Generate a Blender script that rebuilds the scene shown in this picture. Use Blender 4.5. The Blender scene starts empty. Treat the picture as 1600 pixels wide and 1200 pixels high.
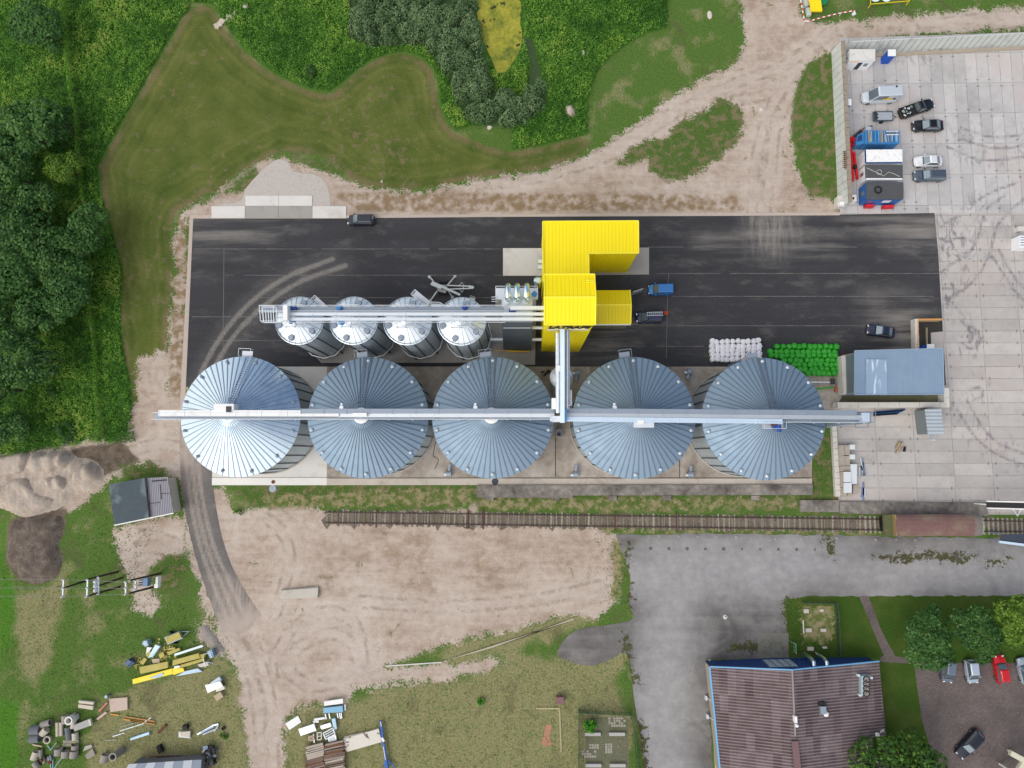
import bpy, bmesh, math, random
import numpy as np
from mathutils import Vector, Matrix
from mathutils.geometry import delaunay_2d_cdt
random.seed(11)
RNG = np.random.default_rng(11)
SC = bpy.context.scene
COL = SC.collection

# ---------------------------------------------------------------- camera
HC = 105.0                       # flying height over the ground, metres
F = 24.0 / 36.0 * 1600.0
CX, CY = 800.0, 600.0
NAD = (820.0, 712.0)             # point of the photograph straight below the camera
_d = np.array([(NAD[0]-CX)/F, -(NAD[1]-CY)/F, -1.0]); _d /= np.linalg.norm(_d)
_w = -_d
_x = np.array([1.0, 0, 0]); _x = _x - _x.dot(_w)*_w; _x /= np.linalg.norm(_x)
_y = np.cross(_w, _x)
RM = np.array([_x, _y, _w])      # camera -> world
cd = bpy.data.cameras.new('camera'); cam = bpy.data.objects.new('camera', cd); COL.objects.link(cam)
cd.sensor_fit = 'HORIZONTAL'; cd.sensor_width = 36; cd.lens = 24; cd.clip_start = 1; cd.clip_end = 5000
mw = Matrix.Identity(4)
for i in range(3):
    for j in range(3): mw[i][j] = RM[i, j]
mw[2][3] = HC
cam.matrix_world = mw
SC.camera = cam

def at(px, py, z=0.0):
    d = RM @ np.array([(px-CX)/F, -(py-CY)/F, -1.0])
    t = (z-HC)/d[2]
    return Vector((d[0]*t, d[1]*t, z))
def at2(px, py, z=0.0):
    p = at(px, py, z); return (p.x, p.y)
def W(pts, z=0.0): return [at2(a, b, z) for a, b in pts]
def topix(x, y, z=0.0):
    v = RM.T @ np.array([x, y, z-HC]); return (CX - F*v[0]/v[2], CY + F*v[1]/v[2])

# ---------------------------------------------------------------- light
SUN_EL, SUN_AZ = math.radians(47), (-0.80, -0.60)
sv = Vector((SUN_AZ[0]*math.cos(SUN_EL), SUN_AZ[1]*math.cos(SUN_EL), math.sin(SUN_EL)))
sl = bpy.data.lights.new('sun', 'SUN'); sl.energy = 1.2; sl.angle = math.radians(38); sl.color = (1.0, 0.965, 0.91)
so = bpy.data.objects.new('sun', sl); COL.objects.link(so)
so.rotation_euler = sv.to_track_quat('Z', 'Y').to_euler()
world = bpy.data.worlds.new('World'); SC.world = world; world.use_nodes = True
wt = world.node_tree; wt.nodes.clear()
def wn(t, **k):
    n = wt.nodes.new(t)
    for a, b in k.items(): setattr(n, a, b)
    return n
wo = wn('ShaderNodeOutputWorld'); bg = wn('ShaderNodeBackground')
sky = wn('ShaderNodeTexSky', sky_type='NISHITA', sun_disc=False, sun_elevation=SUN_EL,
         sun_rotation=math.atan2(SUN_AZ[0], SUN_AZ[1]), air_density=1.0, dust_density=1.2, ozone_density=1.0)
geo = wn('ShaderNodeTexCoord')
dot = wn('ShaderNodeVectorMath', operation='DOT_PRODUCT'); dot.inputs[1].default_value = (SUN_AZ[0], SUN_AZ[1], 0.35)
wt.links.new(geo.outputs['Generated'], dot.inputs[0])
nz = wn('ShaderNodeTexNoise'); nz.inputs['Scale'].default_value = 3.2; nz.inputs['Detail'].default_value = 6
wt.links.new(geo.outputs['Generated'], nz.inputs['Vector'])
ad = wn('ShaderNodeMath', operation='MULTIPLY_ADD'); ad.inputs[1].default_value = 1.1; ad.inputs[2].default_value = -0.42
wt.links.new(nz.outputs['Fac'], ad.inputs[0])
a2 = wn('ShaderNodeMath', operation='ADD'); wt.links.new(dot.outputs['Value'], a2.inputs[0]); wt.links.new(ad.outputs[0], a2.inputs[1])
mr = wn('ShaderNodeMapRange', interpolation_type='SMOOTHSTEP')
mr.inputs['From Min'].default_value = -0.25; mr.inputs['From Max'].default_value = 0.75
mr.inputs['To Min'].default_value = 0.03; mr.inputs['To Max'].default_value = 0.96
wt.links.new(a2.outputs[0], mr.inputs['Value'])
mx = wn('ShaderNodeMix', data_type='RGBA'); mx.inputs['B'].default_value = (9.8, 9.5, 9.4, 1)
wt.links.new(mr.outputs[0], mx.inputs['Factor']); wt.links.new(sky.outputs[0], mx.inputs['A'])
wt.links.new(mx.outputs['Result'], bg.inputs['Color']); bg.inputs['Strength'].default_value = 0.105
wt.links.new(bg.outputs[0], wo.inputs['Surface'])
SC.view_settings.view_transform = 'Standard'; SC.view_settings.look = 'None'
SC.view_settings.gamma = 1.0; SC.view_settings.exposure = 0.27
SC.cycles.max_bounces = 6; SC.cycles.diffuse_bounces = 3; SC.cycles.transparent_max_bounces = 6

# ---------------------------------------------------------------- helpers
def S(r, g, b):
    return tuple(((c/255)/12.92 if c/255 <= .04045 else ((c/255+.055)/1.055)**2.4) for c in (r, g, b))

class NB:
    """small node-tree writer"""
    def __init__(self, name):
        self.m = bpy.data.materials.new(name); self.m.use_nodes = True
        self.t = self.m.node_tree; self.t.nodes.clear()
        self.out = self.t.nodes.new('ShaderNodeOutputMaterial')
        self.b = self.t.nodes.new('ShaderNodeBsdfPrincipled')
        self.t.links.new(self.b.outputs[0], self.out.inputs['Surface'])
        self._pos = None
    def n(self, typ, **k):
        n = self.t.nodes.new(typ)
        for a, b in k.items(): setattr(n, a, b)
        return n
    def put(self, sock, v):
        if isinstance(v, bpy.types.NodeSocket): self.t.links.new(v, sock)
        elif isinstance(v, (tuple, list)) and len(v) == 3 and sock.type == 'RGBA': sock.default_value = (*v, 1)
        else: sock.default_value = v
    def pos(self):
        if not self._pos: self._pos = self.n('ShaderNodeNewGeometry').outputs['Position']
        return self._pos
    def objc(self): return self.n('ShaderNodeTexCoord').outputs['Object']
    def noise(self, scale, detail=4, rough=.55, vec=None, dist=0):
        n = self.n('ShaderNodeTexNoise'); n.inputs['Scale'].default_value = scale; n.inputs['Detail'].default_value = detail
        n.inputs['Roughness'].default_value = rough; n.inputs['Distortion'].default_value = dist
        self.put(n.inputs['Vector'], vec or self.pos()); return n.outputs['Fac']
    def math(self, op, a, b=0.0, c=0.0, clamp=False):
        n = self.n('ShaderNodeMath', operation=op, use_clamp=clamp)
        self.put(n.inputs[0], a); self.put(n.inputs[1], b); self.put(n.inputs[2], c); return n.outputs[0]
    def mix(self, f, a, b, blend='MIX'):
        n = self.n('ShaderNodeMix', data_type='RGBA', blend_type=blend)
        self.put(n.inputs['Factor'], f); self.put(n.inputs['A'], a); self.put(n.inputs['B'], b); return n.outputs['Result']
    def ramp(self, f, stops):
        n = self.n('ShaderNodeValToRGB'); e = n.color_ramp.elements
        while len(e) < len(stops): e.new(0.5)
        for q, (p, c) in zip(e, stops): q.position = p; q.color = (*c, 1)
        self.put(n.inputs[0], f); return n.outputs[0]
    def step(self, v, lo, hi, a=0.0, b=1.0):
        n = self.n('ShaderNodeMapRange', interpolation_type='SMOOTHSTEP')
        self.put(n.inputs['Value'], v); n.inputs['From Min'].default_value = lo; n.inputs['From Max'].default_value = hi
        n.inputs['To Min'].default_value = a; n.inputs['To Max'].default_value = b; return n.outputs[0]
    def attr(self, name): return self.n('ShaderNodeAttribute', attribute_name=name).outputs['Fac']
    def sep(self, v):
        n = self.n('ShaderNodeSeparateXYZ'); self.put(n.inputs[0], v); return n.outputs
    def scalev(self, v, s):
        n = self.n('ShaderNodeVectorMath', operation='MULTIPLY'); self.put(n.inputs[0], v); n.inputs[1].default_value = s; return n.outputs[0]
    def bump(self, h, strength=.4, dist=.1):
        n = self.n('ShaderNodeBump'); n.inputs['Strength'].default_value = strength; n.inputs['Distance'].default_value = dist
        self.put(n.inputs['Height'], h); self.t.links.new(n.outputs[0], self.b.inputs['Normal'])
    def fin(self, col=None, rough=None, metal=None, spec=None):
        if col is not None: self.put(self.b.inputs['Base Color'], col)
        if rough is not None: self.put(self.b.inputs['Roughness'], rough)
        if metal is not None: self.put(self.b.inputs['Metallic'], metal)
        if spec is not None: self.put(self.b.inputs['Specular IOR Level'], spec)
        return self.m

_MC = {}
def M(rgb, rough=.6, metal=0.0, var=.16, scale=1.2, dirt=None, dirt_amt=.35, name=None, bump=0, spec=None):
    key = (rgb, rough, metal, var, scale, dirt, dirt_amt, bump)
    if key in _MC: return _MC[key]
    b = NB(name or 'finish')
    o = b.objc()
    n1 = b.noise(scale, 6, .6, o)
    c = b.mix(n1, tuple(x*(1-var) for x in rgb), tuple(min(1, x*(1+var)) for x in rgb))
    if dirt:
        n2 = b.noise(scale*.6, 8, .65, o, 1.0)
        c = b.mix(b.step(n2, .5, .72, 0, dirt_amt), c, dirt)
    b.fin(c, b.step(n1, .3, .7, max(0, rough-.08), min(1, rough+.08)), metal, spec)
    if bump: b.bump(b.noise(scale*6, 4, .6, o), bump, .05)
    _MC[key] = b.m; return b.m

class MB:
    """collects faces, links them as ONE mesh object"""
    def __init__(self): self.v = []; self.f = []; self.mi = []; self.cur = 0
    def add(self, vs, fs):
        o = len(self.v); self.v += [tuple(p) for p in vs]
        for f in fs: self.f.append([o+i for i in f]); self.mi.append(self.cur)
        return self
    def box(self, c, s, rz=0.0, rx=0.0, ry=0.0):
        m = Matrix.Translation(c) @ Matrix.Rotation(rz, 4, 'Z') @ Matrix.Rotation(ry, 4, 'Y') @ Matrix.Rotation(rx, 4, 'X')
        h = [x/2 for x in s]
        vs = [m @ Vector((a*h[0], b*h[1], c2*h[2])) for a, b, c2 in ((-1,-1,-1),(1,-1,-1),(1,1,-1),(-1,1,-1),(-1,-1,1),(1,-1,1),(1,1,1),(-1,1,1))]
        return self.add(vs, [(3,2,1,0),(4,5,6,7),(0,1,5,4),(1,2,6,5),(2,3,7,6),(3,0,4,7)])
    def bar(self, p, q, w, h):
        p, q = Vector(p), Vector(q); d = (q-p).normalized()
        up = Vector((0,0,1)) if abs(d.z) < .95 else Vector((1,0,0))
        s = d.cross(up).normalized()*(w/2); u = s.cross(d).normalized()*(h/2)
        vs = [p-s-u, p+s-u, p+s+u, p-s+u, q-s-u, q+s-u, q+s+u, q-s+u]
        return self.add(vs, [(0,1,2,3),(7,6,5,4),(4,5,1,0),(5,6,2,1),(6,7,3,2),(7,4,0,3)])
    def tube(self, pts, r, n=8, cap=True):
        pts = [Vector(p) for p in pts]; rs = r if isinstance(r, (list, tuple)) else [r]*len(pts)
        vs, fs = [], []
        for i, p in enumerate(pts):
            d = (pts[min(i+1, len(pts)-1)] - pts[max(i-1, 0)]).normalized()
            up = Vector((0,0,1)) if abs(d.z) < .9 else Vector((0,1,0))
            s = d.cross(up).normalized(); u = s.cross(d).normalized()
            for k in range(n):
                a = 2*math.pi*k/n; vs.append(p + (s*math.cos(a)+u*math.sin(a))*rs[i])
        for i in range(len(pts)-1):
            for k in range(n):
                a, b = i*n+k, i*n+(k+1) % n; fs.append((a, b, b+n, a+n))
        if cap: fs.append(tuple(range(n))[::-1]); fs.append(tuple(len(vs)-n+k for k in range(n)))
        return self.add(vs, fs)
    def lathe(self, prof, n=24, c=(0,0,0), cap=True):
        vs, fs = [], []
        for r, z in prof:
            for k in range(n):
                a = 2*math.pi*k/n; vs.append((c[0]+r*math.cos(a), c[1]+r*math.sin(a), c[2]+z))
        for i in range(len(prof)-1):
            for k in range(n):
                a, b = i*n+k, i*n+(k+1) % n; fs.append((a, b, b+n, a+n))
        if cap: fs.append(tuple(range(n))[::-1]); fs.append(tuple(len(vs)-n+k for k in range(n)))
        return self.add(vs, fs)
    def prism(self, poly, z0, z1):
        n = len(poly)
        if sum(poly[i][0]*poly[(i+1) % n][1]-poly[(i+1) % n][0]*poly[i][1] for i in range(n)) < 0: poly = poly[::-1]
        z0s = z0 if isinstance(z0, (list, tuple)) else [z0]*n; z1s = z1 if isinstance(z1, (list, tuple)) else [z1]*n
        vs = [(p[0], p[1], z) for p, z in zip(poly, z0s)] + [(p[0], p[1], z) for p, z in zip(poly, z1s)]
        return self.add(vs, [tuple(range(n))[::-1], tuple(range(n, 2*n))] + [(i, (i+1) % n, n+(i+1) % n, n+i) for i in range(n)])
    def quad(self, a, b, c, d): return self.add([a, b, c, d], [(0,1,2,3)])
    def sheet(self, a, b, c, d, t):
        """slab of thickness t hanging under the quad a-b-c-d"""
        o = Vector((0,0,-t)); q = [Vector(p) for p in (a, b, c, d)]
        return self.add(q + [p+o for p in q], [(0,1,2,3),(7,6,5,4),(1,0,4,5),(2,1,5,6),(3,2,6,7),(0,3,7,4)])
    def build(self, name, mats, parent=None, local=False, smooth=False, origin=None):
        if not isinstance(mats, (list, tuple)): mats = [mats]
        me = bpy.data.meshes.new(name)
        off = Vector((0,0,0))
        if not local:
            if parent is not None: off = root_of(parent)
            elif origin is not None: off = Vector(origin)
        me.from_pydata([(v[0]-off.x, v[1]-off.y, v[2]-off.z) for v in self.v], [], self.f)
        for m in mats: me.materials.append(m)
        if len(mats) > 1: me.polygons.foreach_set('material_index', self.mi)
        if smooth:
            me.polygons.foreach_set('use_smooth', [True]*len(self.f))
            me.set_sharp_from_angle(angle=math.radians(38))
        me.update()
        o = bpy.data.objects.new(name, me); COL.objects.link(o)
        if parent is not None: o.parent = parent
        elif origin is not None: o.location = origin
        return o

def root_of(o):
    v = Vector((0,0,0))
    while o is not None: v += Vector(o.location); o = o.parent
    return v
def tag(o, label=None, cat=None, group=None, kind='thing'):
    if label: o['label'] = label
    if cat: o['category'] = cat
    if group: o['group'] = group
    if kind: o['kind'] = kind
    return o
def thing(name, label, cat, loc=(0,0,0), rz=0.0, group=None):
    o = bpy.data.objects.new(name, None); COL.objects.link(o); o.empty_display_size = .5
    o.location = loc; o.rotation_euler = (0, 0, rz); return tag(o, label, cat, group)
def copy_tree(o, parent=None):
    c = o.copy(); COL.objects.link(c)
    if parent is not None: c.parent = parent
    for ch in list(o.children): copy_tree(ch, c)
    return c
def struct(o): o['kind'] = 'structure'; return o

# ---------------------------------------------------------------- distance fields
def sdf(P, poly, far=6.0):
    """signed distance (positive inside) of points to a polygon, clamped to +-far"""
    poly = np.asarray(poly, float); far = float(far); out = np.full(len(P), -far)
    lo, hi = poly.min(0)-far, poly.max(0)+far
    ix = np.where((P[:,0] > lo[0]) & (P[:,0] < hi[0]) & (P[:,1] > lo[1]) & (P[:,1] < hi[1]))[0]
    if not len(ix): return out
    Q = P[ix]; d2 = np.full(len(Q), 1e9); ins = np.zeros(len(Q), bool)
    for a, b in zip(poly, np.roll(poly, -1, 0)):
        e = b-a; w = Q-a; t = np.clip((w@e)/max(e@e, 1e-9), 0, 1)
        d2 = np.minimum(d2, ((w-t[:,None]*e)**2).sum(1))
        c = (a[1] > Q[:,1]) != (b[1] > Q[:,1])
        with np.errstate(divide='ignore', invalid='ignore'):
            xi = (b[0]-a[0])*(Q[:,1]-a[1])/(b[1]-a[1])+a[0]
        ins ^= c & (Q[:,0] < xi)
    d = np.minimum(np.sqrt(d2), far); out[ix] = np.where(ins, d, -d); return out
def union(P, polys, far=6.0):
    far = float(far); o = np.full(len(P), -far)
    for p in polys: o = np.maximum(o, sdf(P, p, far))
    return o
def ldist(P, lines, far=4.0):
    """negative distance to a set of polylines (0 on the line)"""
    far = float(far); o = np.full(len(P), far)
    for line in lines:
        L = np.asarray(line, float)
        for a, b in zip(L[:-1], L[1:]):
            lo, hi = np.minimum(a, b)-far, np.maximum(a, b)+far
            ix = np.where((P[:,0] > lo[0]) & (P[:,0] < hi[0]) & (P[:,1] > lo[1]) & (P[:,1] < hi[1]))[0]
            if not len(ix): continue
            e = b-a; w = P[ix]-a; t = np.clip((w@e)/max(e@e, 1e-9), 0, 1)
            o[ix] = np.minimum(o[ix], np.sqrt(((w-t[:,None]*e)**2).sum(1)))
    return -o
def curve(pts, n=8):
    """Catmull-Rom through points"""
    p = [np.array(q, float) for q in pts]; p = [2*p[0]-p[1]] + p + [2*p[-1]-p[-2]]; out = []
    for i in range(1, len(p)-2):
        for k in range(n):
            t = k/n
            out.append(tuple(.5*(2*p[i]+(p[i+1]-p[i-1])*t+(2*p[i-1]-5*p[i]+4*p[i+1]-p[i+2])*t*t+(3*p[i]-p[i-1]-3*p[i+1]+p[i+2])*t**3)))
    out.append(tuple(p[-2])); return out
def add_attr(me, name, arr):
    a = me.attributes.new(name, 'FLOAT', 'POINT'); a.data.foreach_set('value', np.asarray(arr, np.float32))
def ragged(poly, step=.6, amp=.15):
    out = []
    n = len(poly)
    for i in range(n):
        a, b = np.array(poly[i]), np.array(poly[(i+1) % n]); L = np.linalg.norm(b-a); k = max(1, int(L/step))
        nrm = np.array([-(b-a)[1], (b-a)[0]])/max(L, 1e-6)
        for j in range(k): out.append(tuple(a+(b-a)*j/k + nrm*(RNG.normal()*amp if j else 0)))
    return out
def flat(name, poly, z, mat, step=1.5, attrs=None, thick=0.0, amp=0.0):
    """a level sheet with inner vertices, so that masks can be stored on it"""
    if amp: poly = ragged(poly, .6, amp)
    pa = np.array(poly); lo, hi = pa.min(0), pa.max(0)
    gx, gy = np.meshgrid(np.arange(lo[0]+step/2, hi[0], step), np.arange(lo[1]+step/2, hi[1], step))
    G = np.stack([gx.ravel(), gy.ravel()], 1) + RNG.normal(0, .02, (gx.size, 2))
    if len(G): G = G[sdf(G, pa, 2.0) > step*.3]
    pts = [Vector(p) for p in pa] + [Vector(p) for p in G]; n = len(pa)
    ov, oe, of, *_ = delaunay_2d_cdt(pts, [(i, (i+1) % n) for i in range(n)], [], 1, 1e-4)
    V = np.array([(p.x, p.y) for p in ov])
    me = bpy.data.meshes.new(name)
    vs = [(x, y, z) for x, y in V]; fs = [list(f) for f in of]
    fs = [f if (V[f[1]][0]-V[f[0]][0])*(V[f[2]][1]-V[f[0]][1])-(V[f[1]][1]-V[f[0]][1])*(V[f[2]][0]-V[f[0]][0]) > 0 else f[::-1] for f in fs]
    nv = len(vs)
    if thick:
        area = sum(pa[i][0]*pa[(i+1) % n][1]-pa[(i+1) % n][0]*pa[i][1] for i in range(n))
        q = pa if area > 0 else pa[::-1]; m = len(q); o = len(vs)
        vs += [(x, y, z) for x, y in q] + [(x, y, z-thick) for x, y in q]
        fs += [[o+(i+1) % m, o+i, o+m+i, o+m+(i+1) % m][::-1] for i in range(m)]
    me.from_pydata(vs, [], fs); me.materials.append(mat)
    if attrs:
        P = np.array([(v[0], v[1]) for v in vs])
        for k, fn in attrs.items(): add_attr(me, k, fn(P))
    me.update()
    o = bpy.data.objects.new(name, me); COL.objects.link(o); return struct(o)
# ================================================================ the ground and its paving
xs = np.concatenate([[-700,-400,-250,-170,-130], np.arange(-104, 104.1, .55), [130,170,250,400,700]])
ys = np.concatenate([[-700,-400,-220,-130,-90], np.arange(-62, 92.1, .55), [115,160,250,400,700]])
gx, gy = np.meshgrid(xs, ys); GP = np.stack([gx.ravel(), gy.ravel()], 1)
mown_poly = W(curve([(286,30),(300,14),(330,12),(352,48),(372,72),(400,98),(428,117),(455,130),(487,143),(517,147),(540,130),(560,112),(580,98),(604,88),(630,84),(655,92),(672,108),(679,128),(686,165),(695,190),(708,207),(730,216),(775,232),(800,237),(850,230),(905,215)],4)
              + [(925,222),(905,245),(870,258),(840,266),(760,275),(700,288),(640,296),(575,292),(545,277),(527,258),(500,242),(440,235),(400,255),(365,275),(340,300),(318,302),(300,318),(275,330),(266,360),(270,430),(262,500),(262,560),(256,600),(252,640),(232,660),(205,665),(196,600),(192,520),(184,460),(176,420),(160,380),(163,330),(157,262),(168,238),(200,180),(235,122),(262,75)])
tall_polys = [W([(-300,-300),(290,-300),(296,16),(281,32),(258,72),(230,122),(197,178),(164,238),(152,262),(158,330),(150,420),(147,540),(150,640),(160,690),(60,706),(-10,722),(-300,760)]),
              W([(296,-300),(300,5),(335,6),(358,48),(376,69),(402,95),(430,114),(457,127),(488,139),(516,142),(538,126),(558,108),(578,94),(604,84),(632,80),(658,88),(676,104),(684,126),(690,165),(699,188),(712,204),(735,196),(770,196),(798,196),(800,235),(850,226),(918,210),(920,148),(932,114),(958,84),(998,57),(1043,43),(1050,-300)]),
              W([(158,300),(192,420),(188,520),(205,600),(212,690),(165,695),(150,600),(148,450)])]
willow_poly = W([(548,-40),(745,-40),(745,30),(752,70),(760,110),(790,150),(818,150),(830,105),(818,60),(832,60),(850,130),(855,160),(830,185),(800,200),(740,192),(718,170),(700,120),(660,70),(580,75),(545,60)])
sand_polys = [W([(1150,-40),(1262,-40),(1250,22),(1270,38),(1330,33),(1400,25),(1700,5),(1700,36),(1480,50),(1370,62),(1318,72),(1296,88),(1262,110),(1242,150),(1236,200),(1246,270),(1262,305),(1308,318),(1312,345),(290,345),(290,640),(285,700),(240,690),(250,640),(258,600),(262,540),(275,430),(272,360),(290,325),(330,312),(345,295),(375,275),(400,256),(440,246),(500,260),(524,262),(545,288),(600,296),(650,302),(760,280),(850,268),(905,250),(950,225),(1010,182),(1090,128),(1150,100),(1165,60)]),
              W([(215,560),(262,545),(268,700),(200,690),(205,640),(215,620)]),
              W([(330,762),(352,764),(372,800),(400,792),(470,788),(505,790),(510,805),(720,795),(745,780),(748,805),(800,815),(940,825),(966,834),(972,850),(970,880),(968,940),(935,962),(870,962),(800,985),(720,1000),(660,1020),(600,1042),(700,1040),(760,1030),(790,1035),(700,1062),(600,1070),(556,1078),(545,1095),(470,1104),(446,1130),(440,1260),(392,1260),(384,1140),(370,1050),(350,1010),(336,980),(318,940),(300,880),(288,800),(282,740),(240,745),(215,740),(180,745),(150,770),(110,800),(90,790),(60,740),(100,690),(180,688),(240,680),(280,670),(300,690)]),
              W([(176,828),(210,815),(262,805),(285,812),(296,850),(290,875),(262,868),(240,885),(228,905),(245,930),(258,948),(235,962),(212,950),(208,920),(190,880)]),
              W([(305,975),(320,968),(345,1000),(352,1022),(335,1022),(312,1000)])]
soil_polys = [W([(14,815),(60,795),(105,795),(100,830),(92,850),(98,870),(92,900),(60,915),(28,905),(10,880)]), W([(110,700),(190,690),(220,720),(160,745),(120,760),(90,805)])]
island_polys = [W([(1035,215),(1062,192),(1100,172),(1130,152),(1148,162),(1161,178),(1160,205),(1140,235),(1110,255),(1076,280),(1040,280),(1018,268),(1010,250),(960,262),(975,240),(1010,218)]),
                W([(1262,95),(1302,80),(1304,110),(1308,305),(1270,300),(1252,260),(1238,200),(1245,130)]),
                W([(365,285),(395,262),(410,268),(395,290),(375,303),(340,308)]), W([(455,248),(520,245),(545,280),(500,268)]),
                W([(180,725),(235,722),(262,735),(255,748),(200,750)]), W([(232,895),(262,868),(290,862),(288,905),(270,935),(245,915)]),
                W([(368,770),(382,760),(740,758),(748,776),(735,790),(600,795),(520,786),(460,790),(395,792)]),
                W([(745,775),(1310,772),(1310,800),(1250,796),(960,795),(840,790),(750,800)]),
                W([(945,822),(1390,828),(1390,838),(945,832)]),W([(1265,690),(1303,676),(1308,778),(1262,772)]),
                W([(958,845),(972,850),(972,900),(966,940),(955,935),(960,890)])]
dry_polys = [W([(545,1095),(600,1075),(700,1062),(800,1035),(860,1020),(965,1030),(975,1100),(990,1260),(440,1260),(442,1140),(470,1106)]), W([(660,1020),(720,1000),(800,985),(870,962),(920,955),(905,985),(850,1000),(800,1020),(690,1042)]),
             W([(150,1100),(230,1060),(330,1030),(370,1060),(385,1150),(390,1260),(120,1260)]), W([(20,930),(90,910),(100,960),(60,1080),(30,1060)])]
lawn_polys = [W([(1228,938),(1260,930),(1700,930),(1700,1040),(1430,1038),(1434,1080),(1445,1130),(1462,1260),(1370,1260),(1374,1030),(1228,1028)])]
bank_polys = [W([(500,300),(760,300),(1000,302),(1150,305),(1165,330),(560,332),(545,318)]), W([(275,340),(298,338),(288,620),(262,620),(268,480)])]
bright_polys = [W([(0,820),(12,815),(6,880),(25,920),(18,1000),(0,1040)]), W([(0,1090),(30,1100),(25,1260),(-40,1260)])]
tracks = [W(curve(q)) for q in ([(1310,62),(1250,110),(1190,150),(1080,165),(1000,205),(930,245),(850,275),(740,290)], [(1300,48),(1230,100),(1150,130),(1050,180),(970,235),(900,262)],
          [(1440,38),(1600,22),(1700,12)],[(1440,52),(1600,34),(1700,24)],[(1175,335),(1180,260),(1200,180),(1240,110)],[(1195,335),(1205,260),(1215,190),(1260,110)],
          [(410,1200),(402,1100),(385,1030),(355,980)],[(428,1200),(422,1100),(408,1040),(395,1000)],[(640,1045),(560,1060),(480,1070),(430,1020)],[(430,1030),(455,985),(500,958),(545,965),(562,1000),(566,1030)],[(440,1050),(470,1010),(520,990),(552,1010),(560,1035)],[(400,800),(440,830),(452,880),(430,960)],[(560,940),(700,948),(850,935),(940,915)],[(790,1030),(860,1005),(900,995)],[(180,850),(230,835),(275,850)],[(190,870),(235,855),(280,868)],[(215,905),(250,895),(285,890)],
          [(285,700),(240,695),(170,720),(120,740)],[(285,720),(240,712),(180,735)])]
gme = bpy.data.meshes.new('ground')
nx, ny = len(xs), len(ys)
vs = np.column_stack([GP, np.zeros(len(GP))])
ii = (np.arange(ny-1)[:,None]*nx+np.arange(nx-1)).ravel()
gme.from_pydata(vs.tolist(), [], np.column_stack([ii, ii+1, ii+nx+1, ii+nx]).tolist())
for k, v in dict(mown=sdf(GP, mown_poly, 12), tall=union(GP, tall_polys), sand=union(GP, sand_polys), soil=union(GP, soil_polys), island=union(GP, island_polys),
                 dry=union(GP, dry_polys), lawn=union(GP, lawn_polys), bank=union(GP, bank_polys, 3), willow=sdf(GP, willow_poly), track=ldist(GP, tracks), bright=union(GP, bright_polys), worn=union(GP, [W([(1254,948),(1302,945),(1305,990),(1290,1006),(1256,1004)]), W([(400,775),(738,764),(735,788),(420,792)]), W([(750,781),(1240,779),(1240,793),(755,797)]), W([(958,845),(972,850),(972,900),(966,940),(955,935),(960,890)]), W([(940,824),(1385,829),(1385,834),(945,830)])])).items(): add_attr(gme, k, v)

def layer(b, attr, amp, w, nA, nB):
    t = b.math('ADD', b.attr(attr), b.math('MULTIPLY', b.math('SUBTRACT', nA, .5), amp*2))
    t = b.math('ADD', t, b.math('MULTIPLY', b.math('SUBTRACT', nB, .5), amp*1.4))
    return b.step(t, -w, w)
b = NB('ground')
n0, n1, n2, n3, n4 = b.noise(.05, 3), b.noise(.22, 5), b.noise(.9, 6, .6), b.noise(3.5, 5, .65), b.noise(11, 3, .6)
fine = b.math('MULTIPLY_ADD', n4, .5, b.math('MULTIPLY', n3, .5))
grass = b.ramp(fine, [(.3, S(52,78,32)), (.5, S(80,108,46)), (.66, S(108,130,66)), (.8, S(144,150,96))])
dryc = b.ramp(fine, [(.32, S(92,98,60)), (.5, S(134,130,92)), (.7, S(172,164,124))])
dmask = b.math('ADD', b.step(n1, .5, .68, 0, .8), b.step(b.math('ADD', b.attr('dry'), b.math('MULTIPLY', b.math('SUBTRACT', n1, .5), 6)), -1.0, 1.0, 0, .95), clamp=True)
dmask = b.math('MULTIPLY', dmask, b.step(b.math('ADD', n3, n2), .62, 1.02))
col = b.mix(dmask, grass, dryc)
col = b.mix(b.step(b.noise(.16, 7, .68, dist=1.2), .54, .66, 0, .5), col, b.mix(fine, S(60,62,40), S(112,104,78)))
col = b.mix(layer(b, 'bright', .8, .8, n2, n3), col, b.ramp(fine, [(.3, S(50,92,24)), (.7, S(88,138,42))]))
# mown lawn with mower stripes that follow its outline
strp = b.math('SINE', b.math('MULTIPLY_ADD', b.attr('mown'), 2.3, b.math('MULTIPLY', n1, 6.0)))
strp2 = b.math('SINE', b.math('MULTIPLY_ADD', b.attr('mown'), 5.0, b.math('MULTIPLY', n1, 9.0)))
fade = b.step(b.attr('mown'), 7.5, 2.0, .25, 1)
ms = b.math('MULTIPLY_ADD', b.math('MULTIPLY', strp, fade), .028, b.math('MULTIPLY_ADD', b.math('MULTIPLY', strp2, fade), .022, b.math('MULTIPLY_ADD', fine, .66, b.math('MULTIPLY_ADD', n1, .42, -.04))))
mown = b.ramp(ms, [(.28, S(56,72,28)), (.46, S(82,95,42)), (.6, S(104,110,56)), (.76, S(140,132,92))])
mown = b.mix(b.step(b.math('ADD', n2, b.math('MULTIPLY', n0, .6)), .86, 1.05, 0, .7), mown, S(128,112,88))
mown = b.mix(b.math('MULTIPLY', b.step(b.math('ADD', b.attr('mown'), b.math('MULTIPLY', b.math('SUBTRACT', n2, .5), 1.6)), 1.5, .3, 0, .75), b.step(n1, .40, .56, .1, 1)), mown, b.mix(n3, S(92,80,58), S(140,126,92)))
mown = b.mix(b.step(b.noise(.3, 8, .7, dist=.5), .585, .68, 0, .4), mown, b.mix(n3, S(104,92,72), S(150,136,112)))
mf = layer(b, 'mown', .25, .2, n2, n3); col = b.mix(mf, col, mown)
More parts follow.
